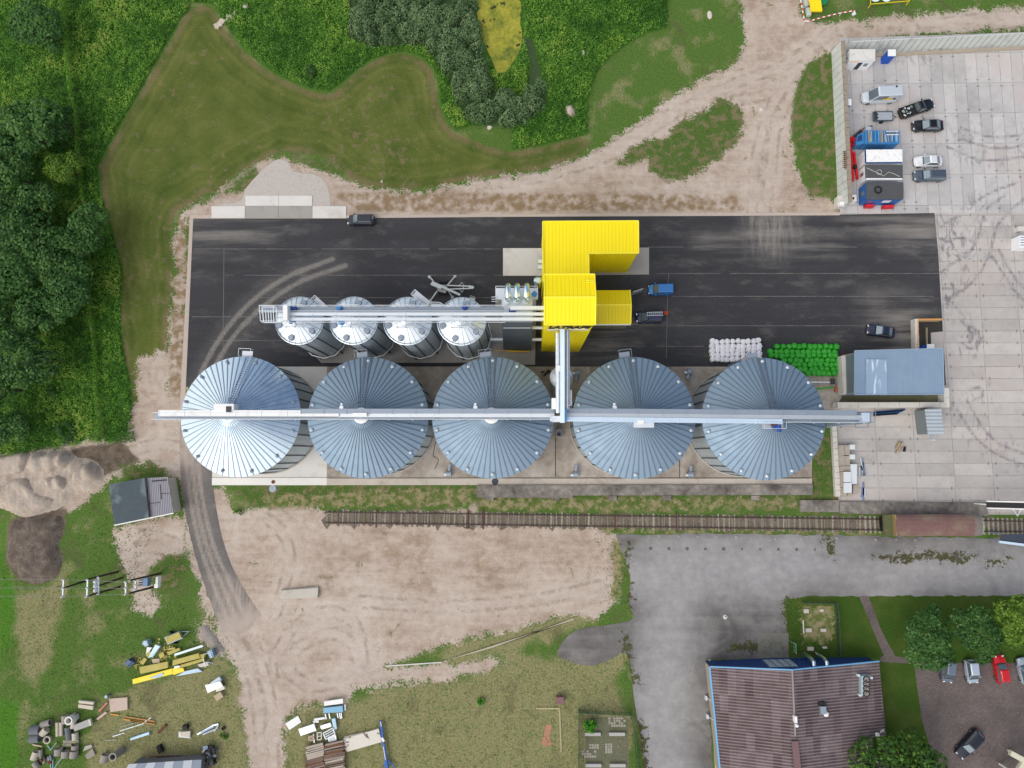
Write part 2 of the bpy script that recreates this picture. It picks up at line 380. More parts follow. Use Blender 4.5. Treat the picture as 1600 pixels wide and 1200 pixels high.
tallc = b.ramp(b.math('MULTIPLY_ADD', n2, .5, b.math('MULTIPLY', fine, .5)), [(.3, S(36,62,22)), (.5, S(58,98,32)), (.7, S(96,134,50))])
tf = layer(b, 'tall', .35, .25, n2, n3); col = b.mix(tf, col, tallc)
col = b.mix(layer(b, 'willow', .6, .4, n2, n3), col, b.ramp(fine, [(.3, S(44,62,36)), (.7, S(76,98,62))]))
# bare ground
nb_ = b.noise(.45, 7, .68, dist=.8)
stx = b.noise(.5, 6, .62, b.scalev(b.pos(), (.22, 1.5, 1)), .6)
nb0 = b.noise(.11, 7, .65, dist=.3)
sandc = b.ramp(b.math('MULTIPLY_ADD', nb0, .34, b.math('MULTIPLY_ADD', n2, .26, b.math('MULTIPLY_ADD', stx, .22, b.math('MULTIPLY', fine, .18)))), [(.34, S(128,109,92)), (.44, S(163,145,130)), (.52, S(184,168,154)), (.60, S(195,183,172)), (.70, S(212,205,198))])
sandc = b.mix(b.step(b.noise(.17, 7, .68, dist=.5), .55, .7, 0, .5), sandc, b.mix(n3, S(124,98,76), S(164,136,110)))
sandc = b.mix(b.step(b.noise(.3, 7, .7, dist=1.0), .60, .70, 0, .5), sandc, S(140,132,126))
rut = b.math('ABSOLUTE', b.math('SUBTRACT', b.math('ABSOLUTE', b.attr('track')), .8))
rut = b.math('ADD', rut, b.math('MULTIPLY', b.math('SUBTRACT', n3, .5), .7))
sandc = b.mix(b.step(b.attr('track'), -2.6, -1.2, 0, .30), sandc, S(204,192,182))
sandc = b.mix(b.math('MULTIPLY', b.step(rut, .45, .05, 0, .5), b.step(nb_, .42, .62, .0, 1)), sandc, S(122,106,92))
sandc = b.mix(b.step(n3, .62, .74, 0, .45), sandc, S(120,104,84))
sandc = b.mix(b.step(b.noise(7, 2), .69, .77, 0, .6), sandc, S(226,220,214))
gr_ = b.math('MULTIPLY', b.step(b.noise(.35, 8, .72, dist=.6), .60, .68), b.step(n3, .40, .52, 0, .8))
sandc = b.mix(gr_, sandc, b.mix(n4, S(70,84,44), S(116,120,72)))
bank = b.n('ShaderNodeTexNoise'); bank.inputs['Scale'].default_value = .8; bank.inputs['Detail'].default_value = 7; b.put(bank.inputs['Vector'], b.pos())
sandc = b.mix(b.math('MULTIPLY', b.step(b.attr('bank'), -.3, .5), b.step(bank.outputs['Fac'], .35, .62)), sandc, b.mix(n3, S(116,96,72), S(158,136,108)))
sf = layer(b, 'sand', 2.4, .35, nb_, n3); col = b.mix(sf, col, sandc)
col = b.mix(layer(b, 'soil', .6, .3, n2, n3), col, b.ramp(b.math('MULTIPLY_ADD', n2, .5, b.math('MULTIPLY', fine, .5)), [(.32, S(62,54,46)), (.5, S(104,92,80)), (.66, S(134,122,106)), (.8, S(176,168,158))]))
isl = b.mix(b.step(b.math('MULTIPLY_ADD', n2, .55, b.math('MULTIPLY', nb_, .45)), .47, .6, 0, .85), b.ramp(fine, [(.3, S(56,80,32)), (.55, S(82,106,48)), (.75, S(120,132,76))]), b.mix(n3, S(110,100,80), S(140,124,92)))
col = b.mix(layer(b, 'island', 2.4, .35, nb_, n3), col, isl)
col = b.mix(layer(b, 'lawn', .2, .2, n2, n3), col, b.mix(b.step(n1, .4, .7, 0, .5), b.ramp(fine, [(.3, S(42,66,20)), (.6, S(66,92,32)), (.8, S(88,110,46))]), S(92,100,50)))
col = b.mix(layer(b, 'worn', 1.2, .4, n2, n3), col, b.mix(b.step(n2, .4, .62), S(96,108,56), b.mix(n3, S(132,124,88), S(160,148,116))))
b.fin(col, .95, 0, .15); b.bump(b.math('ADD', n3, n2), .5, .12)
gme.materials.append(b.m); gme.update()
ground = struct(bpy.data.objects.new('ground', gme)); COL.objects.link(ground)

# ---- concrete yard on the right
def concrete_mat(name, base, sx, sy, ox, oy, joint=.6, stain=1.0, hooks=True):
    b = NB(name); p = b.sep(b.pos())
    n1, n2, n3, n4 = b.noise(.12, 5, .6), b.noise(.7, 6, .6), b.noise(5, 5), b.noise(.3, 4)
    c = b.ramp(b.math('MULTIPLY_ADD', n1, .5, b.math('MULTIPLY_ADD', n2, .35, b.math('MULTIPLY', n3, .15))), [(.3, tuple(x*.72 for x in base)), (.5, base), (.7, tuple(min(1, x*1.15) for x in base))])
    fx = b.math('FRACT', b.math('DIVIDE', b.math('SUBTRACT', p[0], ox), sx)); fy = b.math('FRACT', b.math('DIVIDE', b.math('SUBTRACT', p[1], oy), sy))
    ix = b.math('FLOOR', b.math('DIVIDE', b.math('SUBTRACT', p[0], ox), sx)); iy = b.math('FLOOR', b.math('DIVIDE', b.math('SUBTRACT', p[1], oy), sy))
    wn_ = b.n('ShaderNodeTexWhiteNoise', noise_dimensions='2D'); cm = b.n('ShaderNodeCombineXYZ'); b.put(cm.inputs[0], ix); b.put(cm.inputs[1], iy); b.put(wn_.inputs['Vector'], cm.outputs[0])
    c = b.mix(1.0, c, b.ramp(wn_.outputs['Value'], [(0, (.86,.85,.85)), (1, (1.08,1.06,1.05))]), 'MULTIPLY')
    dx = b.math('MULTIPLY', b.math('SUBTRACT', .5, b.math('ABSOLUTE', b.math('SUBTRACT', fx, .5))), sx)
    dy = b.math('MULTIPLY', b.math('SUBTRACT', .5, b.math('ABSOLUTE', b.math('SUBTRACT', fy, .5))), sy)
    d = b.math('MINIMUM', dx, dy)
    jw = b.math('MULTIPLY_ADD', n2, .15, -.035)
    j = b.step(b.math('SUBTRACT', jw, d), -.03, .05, 0, joint)
    c = b.mix(b.step(n1, .52, .62, 0, .25*stain), c, S(176,158,146))
    c = b.mix(j, c, b.mix(n4, S(70,66,58), S(96,88,76)))
    if hooks:
        hk = b.math('MINIMUM', b.math('ABSOLUTE', b.math('SUBTRACT', dx, .55)), 9.0)
        hh = b.math('MAXIMUM', hk, b.math('ABSOLUTE', b.math('SUBTRACT', dy, .12))) if sx > sy else b.math('MAXIMUM', b.math('ABSOLUTE', b.math('SUBTRACT', dy, .55)), b.math('ABSOLUTE', b.math('SUBTRACT', dx, .12)))
        c = b.mix(b.math('MULTIPLY', b.step(hh, .16, .04, 0, .6), b.step(n4, .42, .58)), c, S(72,66,60))
    sk = b.math('MULTIPLY', b.step(b.math('ADD', b.attr('skid'), b.math('MULTIPLY', b.math('SUBTRACT', n3, .5), .25)), -.4, -.04, 0, .62*stain), b.step(n2, .34, .56, .2, 1))
    c = b.mix(sk, c, S(96,94,102))
    sm_ = b.noise(.55, 6, .62, b.scalev(b.pos(), (1, .45, 1)), 2.5)
    c = b.mix(b.math('MULTIPLY', b.step(b.attr('skid'), -3.0, -.5), b.step(sm_, .54, .64, 0, .42)), c, S(112,110,118))
    c = b.mix(b.math('MULTIPLY', b.step(b.attr('dirty'), -1.0, 1.5), b.step(sm_, .48, .62, 0, .5)), c, S(104,102,106))
    c = b.mix(b.step(n3, .66, .74, 0, .35), c, S(100,94,88))
    b.fin(c, .9, 0, .2); b.bump(n3, .15, .03); return b.m
skids = [W(curve(q)) for q in ([(1465,430),(1490,410),(1512,398),(1528,370),(1540,330),(1570,305)],[(1462,470),(1490,462),(1520,440),(1545,400),(1560,350),(1600,310)],[(1560,390),(1590,440),(1640,480)],[(1550,400),(1590,460),(1640,500)],[(1475,350),(1510,330),(1540,305),(1590,285)],
   [(1495,640),(1530,690),(1580,720),(1640,735)],[(1510,625),(1545,680),(1590,705),(1640,715)],[(1505,505),(1525,515),(1530,535),(1515,545),(1502,535)],[(1510,510),(1520,525),(1512,538)],[(1480,470),(1500,455),(1470,450)],[(1475,380),(1500,372),(1525,378)],[(1515,610),(1530,605),(1535,620),(1520,625)],[(1500,200),(1560,215),(1640,200)],[(1495,215),(1560,232),(1640,218)],[(1480,230),(1540,250),(1640,240)])]
ya = W([(1312,60),(1760,45),(1775,333),(1312,333)]); yb = W([(1312,333),(1775,333),(1800,806),(1311,802),(1306,690),(1302,640),(1312,560)])
at_y = {'skid': lambda P: ldist(P, skids, 4), 'dirty': lambda P: union(P, [W([(1462,340),(1500,345),(1515,420),(1500,480),(1462,490)]), W([(1500,490),(1540,500),(1540,550),(1495,555)]), W([(1385,80),(1470,82),(1470,110),(1430,100),(1385,100)]), W([(1395,785),(1560,790),(1560,806),(1390,806)])], 3)}
ox, oy = at2(1329.5, 131.5)
flat('concrete_yard', ya, .020, concrete_mat('old_concrete_slabs', S(190,188,187), 1.83, 5.05, ox, oy, .55), .5, at_y)
ox, oy = at2(1367.5, 667)
flat('concrete_yard', yb, .016, concrete_mat('old_concrete_slabs_wide', S(185,181,177), 5.72, 1.84, ox, oy, .55), .5, at_y)

# ---- new asphalt yard
def asphalt_mat(name, base, dustc, dk=.62):
    b = NB(name); n1, n2, n3, n4 = b.noise(.08, 5, .6), b.noise(.5, 6, .6), b.noise(3, 6, .65), b.noise(18, 2)
    st = b.noise(.35, 6, .6, b.scalev(b.pos(), (.12, 1.6, 1)))
    c = b.ramp(b.math('MULTIPLY_ADD', n1, .35, b.math('MULTIPLY_ADD', st, .35, b.math('MULTIPLY', n3, .3))), [(.3, tuple(x*.7 for x in base)), (.5, base), (.72, tuple(x*1.5 for x in base))])
    du = b.math('ADD', b.attr('dust'), b.math('MULTIPLY', b.math('SUBTRACT', n2, .5), .5))
    du = b.math('ADD', b.step(du, -.62, -.12, 0, dk), b.step(du, -2.6, -.2, 0, .14))
    c = b.mix(b.math('MULTIPLY', du, b.step(n3, .25, .7, .45, 1)), c, dustc)
    c = b.mix(b.step(b.noise(.3, 8, .72, b.scalev(b.pos(), (.5, 1.2, 1)), .25), .5, .75, 0, .26), c, dustc)
    pa = b.step(b.math('ADD', b.attr('patch'), b.math('MULTIPLY', b.math('SUBTRACT', n2, .5), 3)), -4.0, 3.0, 0, .75)
    c = b.mix(b.math('MULTIPLY', pa, b.step(st, .38, .68, .05, 1)), c, dustc)
    fs = b.noise(.8, 7, .7, b.scalev(b.pos(), (1.8, .22, 1)), .4); fan_ = b.step(b.math('ADD', b.attr('fan'), b.math('MULTIPLY', b.math('SUBTRACT', n2, .5), 3)), -3.0, 2.5, 0, 1)
    c = b.mix(b.math('MULTIPLY', fan_, b.step(fs, .36, .66, .12, .72)), c, dustc)
    c = b.mix(b.step(b.math('ADD', b.attr('end'), b.math('MULTIPLY', b.math('SUBTRACT', n2, .5), 5)), -2.0, 2.5, 0, .85), c, dustc)
    c = b.mix(b.step(n4, .66, .8, 0, .12), c, (.3, .3, .3))
    b.fin(c, .82, 0, .25); b.bump(n4, .1, .01); return b.m
AS = W([(302,342),(800,339),(1200,337),(1460,333),(1466,400),(1472,500),(1478,602),(300,604),(289,604)])
arcs = [W(curve(q)) for q in ([(296,640),(318,575),(350,520),(395,470),(450,432),(520,405)], [(308,640),(335,575),(370,520),(415,476),(470,440),(540,415)],)]
asph = flat('asphalt_yard', AS, .032, asphalt_mat('new_asphalt', S(61,61,64), S(150,144,137)), .32,
     {'dust': lambda P: ldist(P, arcs, 3), 'end': lambda P: P[:,0]*0-9, 'fan': lambda P: union(P, [W([(1165,328),(1235,328),(1240,365),(1212,395),(1180,385)])], 5), 'patch': lambda P: union(P, [W([(300,342),(420,342),(410,372),(300,380)]), W([(1165,330),(1235,330),(1228,375),(1200,400),(1178,380)]), W([(1185,345),(1230,370),(1300,378),(1300,386),(1220,388)]), W([(1180,345),(1150,368),(1100,376),(1100,381),(1165,384)]), W([(1360,470),(1440,480),(1440,560),(1390,560)]), W([(860,500),(1000,505),(960,545),(870,540)]), W([(1330,338),(1465,335),(1470,400),(1420,380)])], 5)}, .06)
mb = MB()
for y, xa, xb in ((389,303,785),(430,352,785),(465,400,660),(465,700,770),(495,300,420),(532,330,440),(386,1012,1440),(427,1012,1468),(463,1035,1460),(509,1000,1370),(541,920,1100)):
    k = max(2, int((xb-xa)/14)); k2 = 0
    for i in range(k):
        if random.random() < .08: continue
        a, c = at(xa+(xb-xa)*i/k, y + (.6 if y in (427,) and xa < 1100 else 0), .036), at(xa+(xb-xa)*(i+.96)/k, y, .036); w = random.uniform(.025, .06)
        mb.quad(a+Vector((0,-w,0)), c+Vector((0,-w,0)), c+Vector((0,w,0)), a+Vector((0,w,0)))
for x, ya_, yb_ in ((350,389,600),(1045,427,463),(1043,463,560)):
    a, c = at(x, ya_, .036), at(x-2, yb_, .036); mb.quad(a+Vector((-.04,0,0)), c+Vector((-.04,0,0)), c+Vector((.04,0,0)), a+Vector((.04,0,0)))
struct(mb.build('seam_lines', M(S(112,108,104), .9, 0, .5, 2.5), asph))
# pale edge strip (kerb of bound gravel) round the asphalt
edge = W([(297,336),(548,337),(548,341.5),(302,341.5),(289,640),(281,640)])
struct(flat('kerb_strip', edge, .05, M(S(186,172,160), .9, 0, .15, 2), 3, None, .05))
struct(flat('kerb_strip', W([(548,336),(1312,332),(1312,336.5),(800,338.8),(548,341)]), .05, M(S(186,172,160), .9, 0, .15, 2), 3, None, .05))

# ---- concrete aprons and silo pads
cnew = M(S(214,210,204), .85, 0, .12, .35, S(170,158,146), .5); cpad = M(S(176,166,154), .9, 0, .2, .3, S(120,104,88), .6); cgrey = M(S(160,156,150), .9, 0, .16, .4, S(118,112,104), .5)
for q, m in (([(331,322.5),(383,322.5),(383,341),(331,341)], cnew), ([(383.5,322.5),(435,322.5),(435,341),(383.5,341)], cgrey), ([(435.5,322.5),(488,322.5),(488,341),(435.5,341)], cgrey), ([(488.5,322.5),(541,322.5),(541,341),(488.5,341)], cnew),
             ([(384,306),(435.5,306),(435.5,322),(384,322)], cnew), ([(436,306),(488,306),(488,322),(436,322)], cnew)):
    flat('concrete_apron', W(q), .12, m, 4, None, .12)
flat('concrete_apron', W([(786,388),(860,388),(860,431),(786,431)]), .10, cnew, 4, None, .1)
flat('concrete_apron', W([(860,388),(1014,387),(1014,429),(860,431)]), .096, cgrey, 4, None, .1)
flat('silo_pad', W([(478,540),(502,567),(692,567),(775,566),(775,490),(470,490)]), .09, cgrey, 4, None, .09)
flat('silo_pad', W([(774,450),(838,450),(836,570),(775,570)]), .094, cgrey, 4, None, .09)
bp = NB('stained_pad'); q1, q2, q3 = bp.noise(.18, 6, .6, dist=.6), bp.noise(.9, 6), bp.noise(6, 4)
pc = bp.ramp(bp.math('MULTIPLY_ADD', q1, .6, bp.math('MULTIPLY_ADD', q2, .3, bp.math('MULTIPLY', q3, .1))), [(.3, S(112,100,90)), (.45, S(154,143,132)), (.58, S(178,169,159)), (.75, S(204,198,190))])
bp.fin(pc, .9, 0, .2); padm = bp.m
flat('silo_pad', W([(511,573),(1306,573),(1306,640),(1270,640),(1268,746),(511,746)]), .11, padm, 4, None, .11)
flat('silo_pad', W([(332,573),(511,573),(511,746),(332,746)]), .106, cnew, 4, None, .11)
flat('silo_pad', W([(332,746.5),(511,746.5),(511,758),(332,758)]), .2, M(S(226,222,216), .85, 0, .1, .5), 4, None, .2)
flat('silo_pad', W([(511,746.5),(1268,747),(1268,757),(511,758)]), .196, M(S(190,180,168), .9, 0, .15, .4, S(130,118,104), .5), 4, None, .2)
def platform_mat():
    b = NB('weathered_ledge'); n1, n2 = b.noise(.25, 6, .6), b.noise(1.4, 6)
    return b.fin(b.ramp(b.math('MULTIPLY_ADD', n1, .6, b.math('MULTIPLY', n2, .4)), [(.32, S(78,72,68)), (.5, S(126,120,114)), (.7, S(170,162,152))]), .9, 0, .2)
ledge = platform_mat()
flat('loading_ledge', W([(745,758),(1268,757),(1268,773),(895,774),(895,778),(745,777)]), .5, ledge, 2, None, .5)
flat('loading_ledge', W([(1249,781),(1309,781),(1309,800),(1249,799)]), .4, ledge, 2, None, .4)
flat('loading_ledge', W([(1310,784),(1540,785),(1541,806),(1310,802)]), .42, ledge, 2, None, .42)
mb = MB()
for x in (765,868,957,1042,1180):
    c = at(x, 778, .2); mb.box(c, (1.2, .7, .35))
struct(mb.build('ledge_buttress', ledge))
mb = MB()
for a, c in (((868,684),(868,745)),((1062,717),(1062,746))): mb.bar(at(*a,.115), at(*c,.115), .12, .012)
mb.bar(at(513,747.5,.2), at(1266,747.5,.2), .05, .012)
cr = curve([(681,690),(677,708),(678,713),(685,718),(682,728),(679,733)], 3)
for a, c in zip(cr[:-1], cr[1:]): mb.bar(at(*a,.115), at(*c,.115), .1, .012)
struct(mb.build('pad_joint', M(S(58,52,48), .9)))
# ---- curved asphalt road down the left side
rd = W(curve([(283,640),(281,700),(284,760),(295,830),(318,910),(346,985)], 6) + [(378,990)] + curve([(408,962),(372,905),(350,850),(338,795),(333,757),(332,720),(332,640)], 6))
rl = [W(curve(q)) for q in ([(289,640),(290,700),(296,770),(312,850),(340,930),(362,985)], [(309,640),(309,700),(315,770),(333,850),(363,920),(388,975)], [(299,640),(300,700),(305,770),(322,850),(352,925),(375,980)])]
flat('asphalt_road', rd, .024, asphalt_mat('dusty_road', S(98,96,95), S(178,164,152), .62), .4, {'dust': lambda P: ldist(P, rl, 3)-.08, 'fan': lambda P: union(P, [W([(318,925),(385,905),(430,970),(400,1010),(330,1000)]), W([(275,640),(300,640),(292,760),(276,760)])], 5), 'end': lambda P: union(P, [W([(335,965),(420,935),(430,1010),(330,1010)]), W([(280,630),(310,630),(306,700),(280,720)])], 5), 'patch': lambda P: union(P, [W([(283,640),(320,640),(310,740),(284,740)])], 5)}, 0, .12)
# ---- lower old asphalt
la = W(curve([(962,836),(975,870),(985,905),(980,940),(990,965),(960,975),(900,985),(872,1015),(880,1030),(930,1040),(975,1020),(985,1050),(992,1100),(1000,1150),(1012,1262)], 4) + [(1116,1262),(1106,1030),(1232,1028),(1228,938),(1262,931),(1700,932),(1700,838),(1600,842),(1385,838),(1100,833)])
weeds = [W(q) for q in ([(975,880),(985,905),(988,940),(978,960),(965,930),(968,900)],[(972,990),(978,1060),(990,1060),(984,1000)],[(985,1110),(1005,1130),(1020,1262),(995,1262)],[(978,1060),(1000,1055),(1000,1064),(978,1066)],[(1395,868),(1450,862),(1530,868),(1500,880),(1450,872),(1412,880),(1360,870)],[(1285,838),(1300,838),(1304,872),(1296,870)],[(1540,875),(1580,872),(1570,880),(1540,882)],[(1226,936),(1250,936),(1252,960),(1262,1000),(1250,1000),(1232,990),(1224,960)],[(1140,1008),(1200,1000),(1230,1010),(1230,1020),(1140,1018)],[(985,850),(982,890),(978,890),(980,850)])]
wears = [W(curve(q)) for q in ([(1640,900),(1400,895),(1200,878),(1080,882),(1010,905)], [(1180,890),(1080,905),(1040,950),(1050,1010),(1040,1060),(1030,1120),(1040,1210)])]
bl = NB('old_asphalt'); n1, n2, n3, n4 = bl.noise(.07, 5, .6), bl.noise(.4, 6, .62), bl.noise(3, 6, .65), bl.noise(.5, 5, .6, bl.scalev(bl.pos(), (.15, 1.3, 1)))
c = bl.ramp(bl.math('MULTIPLY_ADD', n1, .4, bl.math('MULTIPLY_ADD', n2, .3, bl.math('MULTIPLY', n4, .3))), [(.34, S(84,81,79)), (.47, S(116,113,111)), (.58, S(140,137,134)), (.72, S(174,169,162))])
crk = bl.n('ShaderNodeTexVoronoi', feature='DISTANCE_TO_EDGE'); crk.inputs['Scale'].default_value = .16
dsp = bl.n('ShaderNodeVectorMath', operation='ADD'); bl.put(dsp.inputs[0], bl.pos()); nzv = bl.n('ShaderNodeTexNoise'); nzv.inputs['Scale'].default_value = .6; nzv.inputs['Detail'].default_value = 5; bl.put(nzv.inputs['Vector'], bl.pos())
sc_ = bl.n('ShaderNodeVectorMath', operation='SCALE'); bl.put(sc_.inputs[0], nzv.outputs['Color']); sc_.inputs['Scale'].default_value = 4; bl.put(dsp.inputs[1], sc_.outputs[0]); bl.put(crk.inputs['Vector'], dsp.outputs[0])
c = bl.mix(bl.math('MULTIPLY', bl.step(crk.outputs['Distance'], .012, .002, 0, .6), bl.step(n2, .45, .6)), c, S(70,68,66))
c = bl.mix(bl.step(n3, .62, .72, 0, .3), c, S(86,84,84))
c = bl.mix(bl.step(bl.noise(.14, 7, .68, dist=1.0), .52, .66, 0, .5), c, S(90,88,87))
c = bl.mix(bl.step(bl.noise(1.1, 7, .7, dist=.5), .62, .70, 0, .45), c, S(186,180,172))
nw_ = bl.noise(1.3, 6, .68)
wd = bl.step(bl.math('ADD', bl.attr('weed'), bl.math('ADD', bl.math('MULTIPLY', bl.math('SUBTRACT', nw_, .5), 5.5), bl.math('MULTIPLY', bl.math('SUBTRACT', n3, .5), 2.2))), -.1, .15)
c = bl.mix(wd, c, bl.ramp(bl.math('MULTIPLY_ADD', n3, .6, bl.math('MULTIPLY', n2, .4)), [(.35, S(60,52,40)), (.5, S(92,84,64)), (.62, S(78,92,40)), (.75, S(104,118,60))]))
wr = bl.step(bl.math('ADD', bl.attr('wear'), bl.math('MULTIPLY', bl.math('SUBTRACT', n1, .5), 9)), -7.5, -.3, 0, .55)
c = bl.mix(bl.math('MULTIPLY', wr, bl.math('SUBTRACT', 1., wd)), bl.mix(1.0, c, (.86,.86,.86), 'MULTIPLY'), bl.mix(bl.noise(.8, 7, .7), S(140,138,140), S(204,202,202)))
bl.fin(c, .88, 0, .2); bl.bump(n3, .15, .02)
flat('old_asphalt_yard', la, .022, bl.m, .6, {'weed': lambda P: union(P, weeds, 3), 'wear': lambda P: ldist(P, wears, 10)}, 0, .09)
flat('paving', W([(1184,989),(1232,989),(1232,1030),(1184,1030)]), .027, M(S(122,120,112), .9, 0, .2, .6, S(84,84,70), .6), 3)
# ---- parking of brick pavers and the brick path
bk = NB('brick_pavers'); br = bk.n('ShaderNodeTexBrick'); br.inputs['Scale'].default_value = 1.0; br.inputs['Brick Width'].default_value = .42; br.inputs['Row Height'].default_value = .22; br.inputs['Mortar Size'].default_value = .03
rot = bk.n('ShaderNodeVectorRotate', rotation_type='Z_AXIS'); rot.inputs['Angle'].default_value = -.45; bk.put(rot.inputs['Vector'], bk.pos()); bk.put(br.inputs['Vector'], rot.outputs[0])
br.inputs['Color1'].default_value = (*S(121,112,109), 1); br.inputs['Color2'].default_value = (*S(106,99,97), 1); br.inputs['Mortar'].default_value = (*S(86,76,74), 1)
n1, n2 = bk.noise(.18, 6, .6), bk.noise(.9, 6, .6)
c = bk.mix(1.0, br.outputs['Color'], bk.ramp(n1, [(.3, (.75,.75,.75)), (.7, (1.25,1.22,1.2))]), 'MULTIPLY')
c = bk.mix(bk.step(n2, .6, .72, 0, .5), c, S(74,66,64)); bk.fin(c, .9, 0, .2)
flat('parking_lot', W(curve([(1428,1036),(1434,1080),(1442,1130),(1456,1180),(1464,1262)], 4)+[(1760,1262),(1740,1036)]), .02, bk.m, 4)
flat('brick_path', W([(1342,931),(1357,931),(1375,980),(1386,1002),(1399,1025),(1428,1030),(1428,1037),(1375,1034),(1376,1026),(1381,1025),(1367,992)]), .02, bk.m, 2)
# ---- pond under duckweed
bw = NB('duckweed'); n1, n2, n3 = bw.noise(.3, 6, .6, dist=1), bw.noise(1.8, 6, .7), bw.noise(7, 4)
c = bw.ramp(bw.math('MULTIPLY_ADD', n1, .45, bw.math('MULTIPLY_ADD', n2, .35, bw.math('MULTIPLY', n3, .2))), [(.36, S(70,88,28)), (.46, S(118,126,36)), (.56, S(160,154,48)), (.7, S(188,178,88))])
hole = bw.step(bw.noise(.7, 6, .6), .60, .66)
bw.fin(bw.mix(hole, c, S(34,44,20)), bw.step(n2, .3, .7, .45, .8), 0, .4)
flat('pond_water', W(curve([(746,-60),(745,20),(751,50),(758,72),(768,92),(776,112),(790,112),(801,98),(810,84),(816,60),(814,30),(815,-60)], 3)), .03, bw.m, 2, None, 0, .25)
# ================================================================ silos, conveyors, the yellow works
def galv(name, rgb, rough, metal, var=.12, streak=.1):
    b = NB(name); o = b.objc()
    n1, n2 = b.noise(.5, 5, .6, o), b.noise(3, 4, .6, o)
    f = b.math('MULTIPLY_ADD', n1, .6, b.math('MULTIPLY', n2, .4))
    b.fin(b.mix(f, tuple(x*(1-var) for x in rgb), tuple(min(1, x*(1+var)) for x in rgb)), b.step(n1, .3, .7, rough-.06, rough+.08), metal)
    return b.m
g_old = galv('weathered_zinc', (.30,.40,.50), .66, .68)
g_oldrib = galv('weathered_zinc_seam', (.17,.22,.28), .6, .5)
g_new = galv('bright_zinc', (.74,.88,.97), .27, 1.0, .04)
g_newrib = galv('bright_zinc_seam', (.32,.40,.50), .4, .8)
g_small = galv('hopper_zinc', (.86,.92,.97), .42, .6, .06)
g_wall = galv('zinc_wall', (.52,.58,.62), .5, .55)
g_wallrib = galv('zinc_stiffener', (.10,.11,.12), .6, .4)
g_light = galv('light_zinc', (.72,.76,.80), .42, .5, .08)
g_mid = galv('mid_zinc', (.30,.35,.42), .5, .45, .1)
g_blue = M(S(64,130,196), .45, 0, .15, 1.5)
g_dark = M(S(52,56,62), .55, 0, .2, 2)
steelw = M(S(214,220,226), .5, .2, .1, 1.5)
bluemotor = M(S(28,72,150), .45, 0, .15, 2)
white = M(S(236,236,234), .55, 0, .05, 1.2, S(190,186,178), .35)
black = M(S(24,24,26), .6, 0, .2, 2)
rust = M(S(112,66,44), .85, .1, .3, 2, S(60,42,36), .6)
conc = M(S(178,172,162), .9, 0, .16, 1.2, S(120,114,104), .5)
concl = M(S(206,202,194), .9, 0, .12, 1.2, S(150,146,138), .4)
wood = M(S(150,132,104), .85, 0, .3, 3, S(88,74,58), .5)
glass = M((.26,.32,.36), .1, .65, .15, 1, spec=.8)

def roof_mb(R, z0, r1, z1, nrib, ribw, ribh, drop=0.0):
    """cone of nrib panels with standing seams, thickness under the eave"""
    m = MB(); n = nrib*2; vs = []
    for r, z in ((R, z0-.12), (R, z0), (R*.5+r1*.5, (z0+z1)/2), (r1, z1)):
        for k in range(n):
            a = 2*math.pi*k/n; vs.append((r*math.cos(a), r*math.sin(a), z))
    fs = [(i*n+k, i*n+(k+1) % n, (i+1)*n+(k+1) % n, (i+1)*n+k) for i in range(3) for k in range(n)]
    m.add(vs, fs); m.add([(r1*math.cos(2*math.pi*k/24), r1*math.sin(2*math.pi*k/24), z1) for k in range(24)], [tuple(range(24))])
    m.cur = 1
    for k in range(nrib):
        a = 2*math.pi*(k+.5)/nrib; c, s = math.cos(a), math.sin(a)
        rin = r1 if k % 2 == 0 else r1 + (R-r1)*.10
        zin = z1 + (z0-z1)*(rin-r1)/(R-r1)
        t = Vector((-s, c, 0))*ribw/2; up = Vector((0,0,ribh)); dn = Vector((0,0,-.03))
        p, q = Vector((rin*c, rin*s, zin)), Vector((R*1.004*c, R*1.004*s, z0))
        m.add([p-t*.45+dn, p+t*.45+dn, p+t*.45+up, p-t*.45+up, q-t+dn, q+t+dn, q+t+up, q-t+up], [(0,1,5,4),(1,2,6,5),(2,3,7,6),(3,0,4,7),(4,5,6,7),(3,2,1,0)])
    return m
def wall_mb(R, z0, z1, nst, ring=1.05):
    m = MB(); n = nst*2; prof = []
    z = z0; k = 0
    while z < z1-1e-3:
        prof += [(R, z), (R+.035, z+ring*.5)]; z += ring
    prof.append((R, z1))
    m.lathe(prof, n, cap=False); m.cur = 1
    for k in range(nst):
        a = 2*math.pi*(k+.5)/nst
        m.box(((R+.07)*math.cos(a), (R+.07)*math.sin(a), (z0+z1)/2), (.12, .16, z1-z0-.02), a)
    return m
def ladder(m, p, q, w, rungs, rail=.05):
    p, q = Vector(p), Vector(q); d = (q-p).normalized(); s = d.cross(Vector((0,0,1))).normalized()*w/2
    m.bar(p-s, q-s, rail, rail); m.bar(p+s, q+s, rail, rail)
    for i in range(rungs):
        c = p+(q-p)*(i+.5)/rungs; m.bar(c-s, c+s, rail*.8, rail*.8)
ZE, RS, RA, ZA = 10.5, 8.42, .95, 14.5
BIGS = [(376,650.5), (575,652), (770,652), (990.5,652.5), (1193,654)]
BIGLAB = ['bright new zinc grain silo with shining roof, nearest the curved asphalt road', 'grey ribbed grain silo next to the shining new one in the row', 'grey ribbed grain silo in the middle of the row of five',
          'grey ribbed grain silo just right of the tower conveyor, white box on its apex', 'grey ribbed grain silo beside the green bags, at the yard end of the row']
vent_mb = MB(); vent_mb.box((0,0,.12), (.34,.34,.3)); vent_mb.lathe([(.20,0),(.24,.26),(.05,.42)], 8, (0,0,.05))
silo_at = []
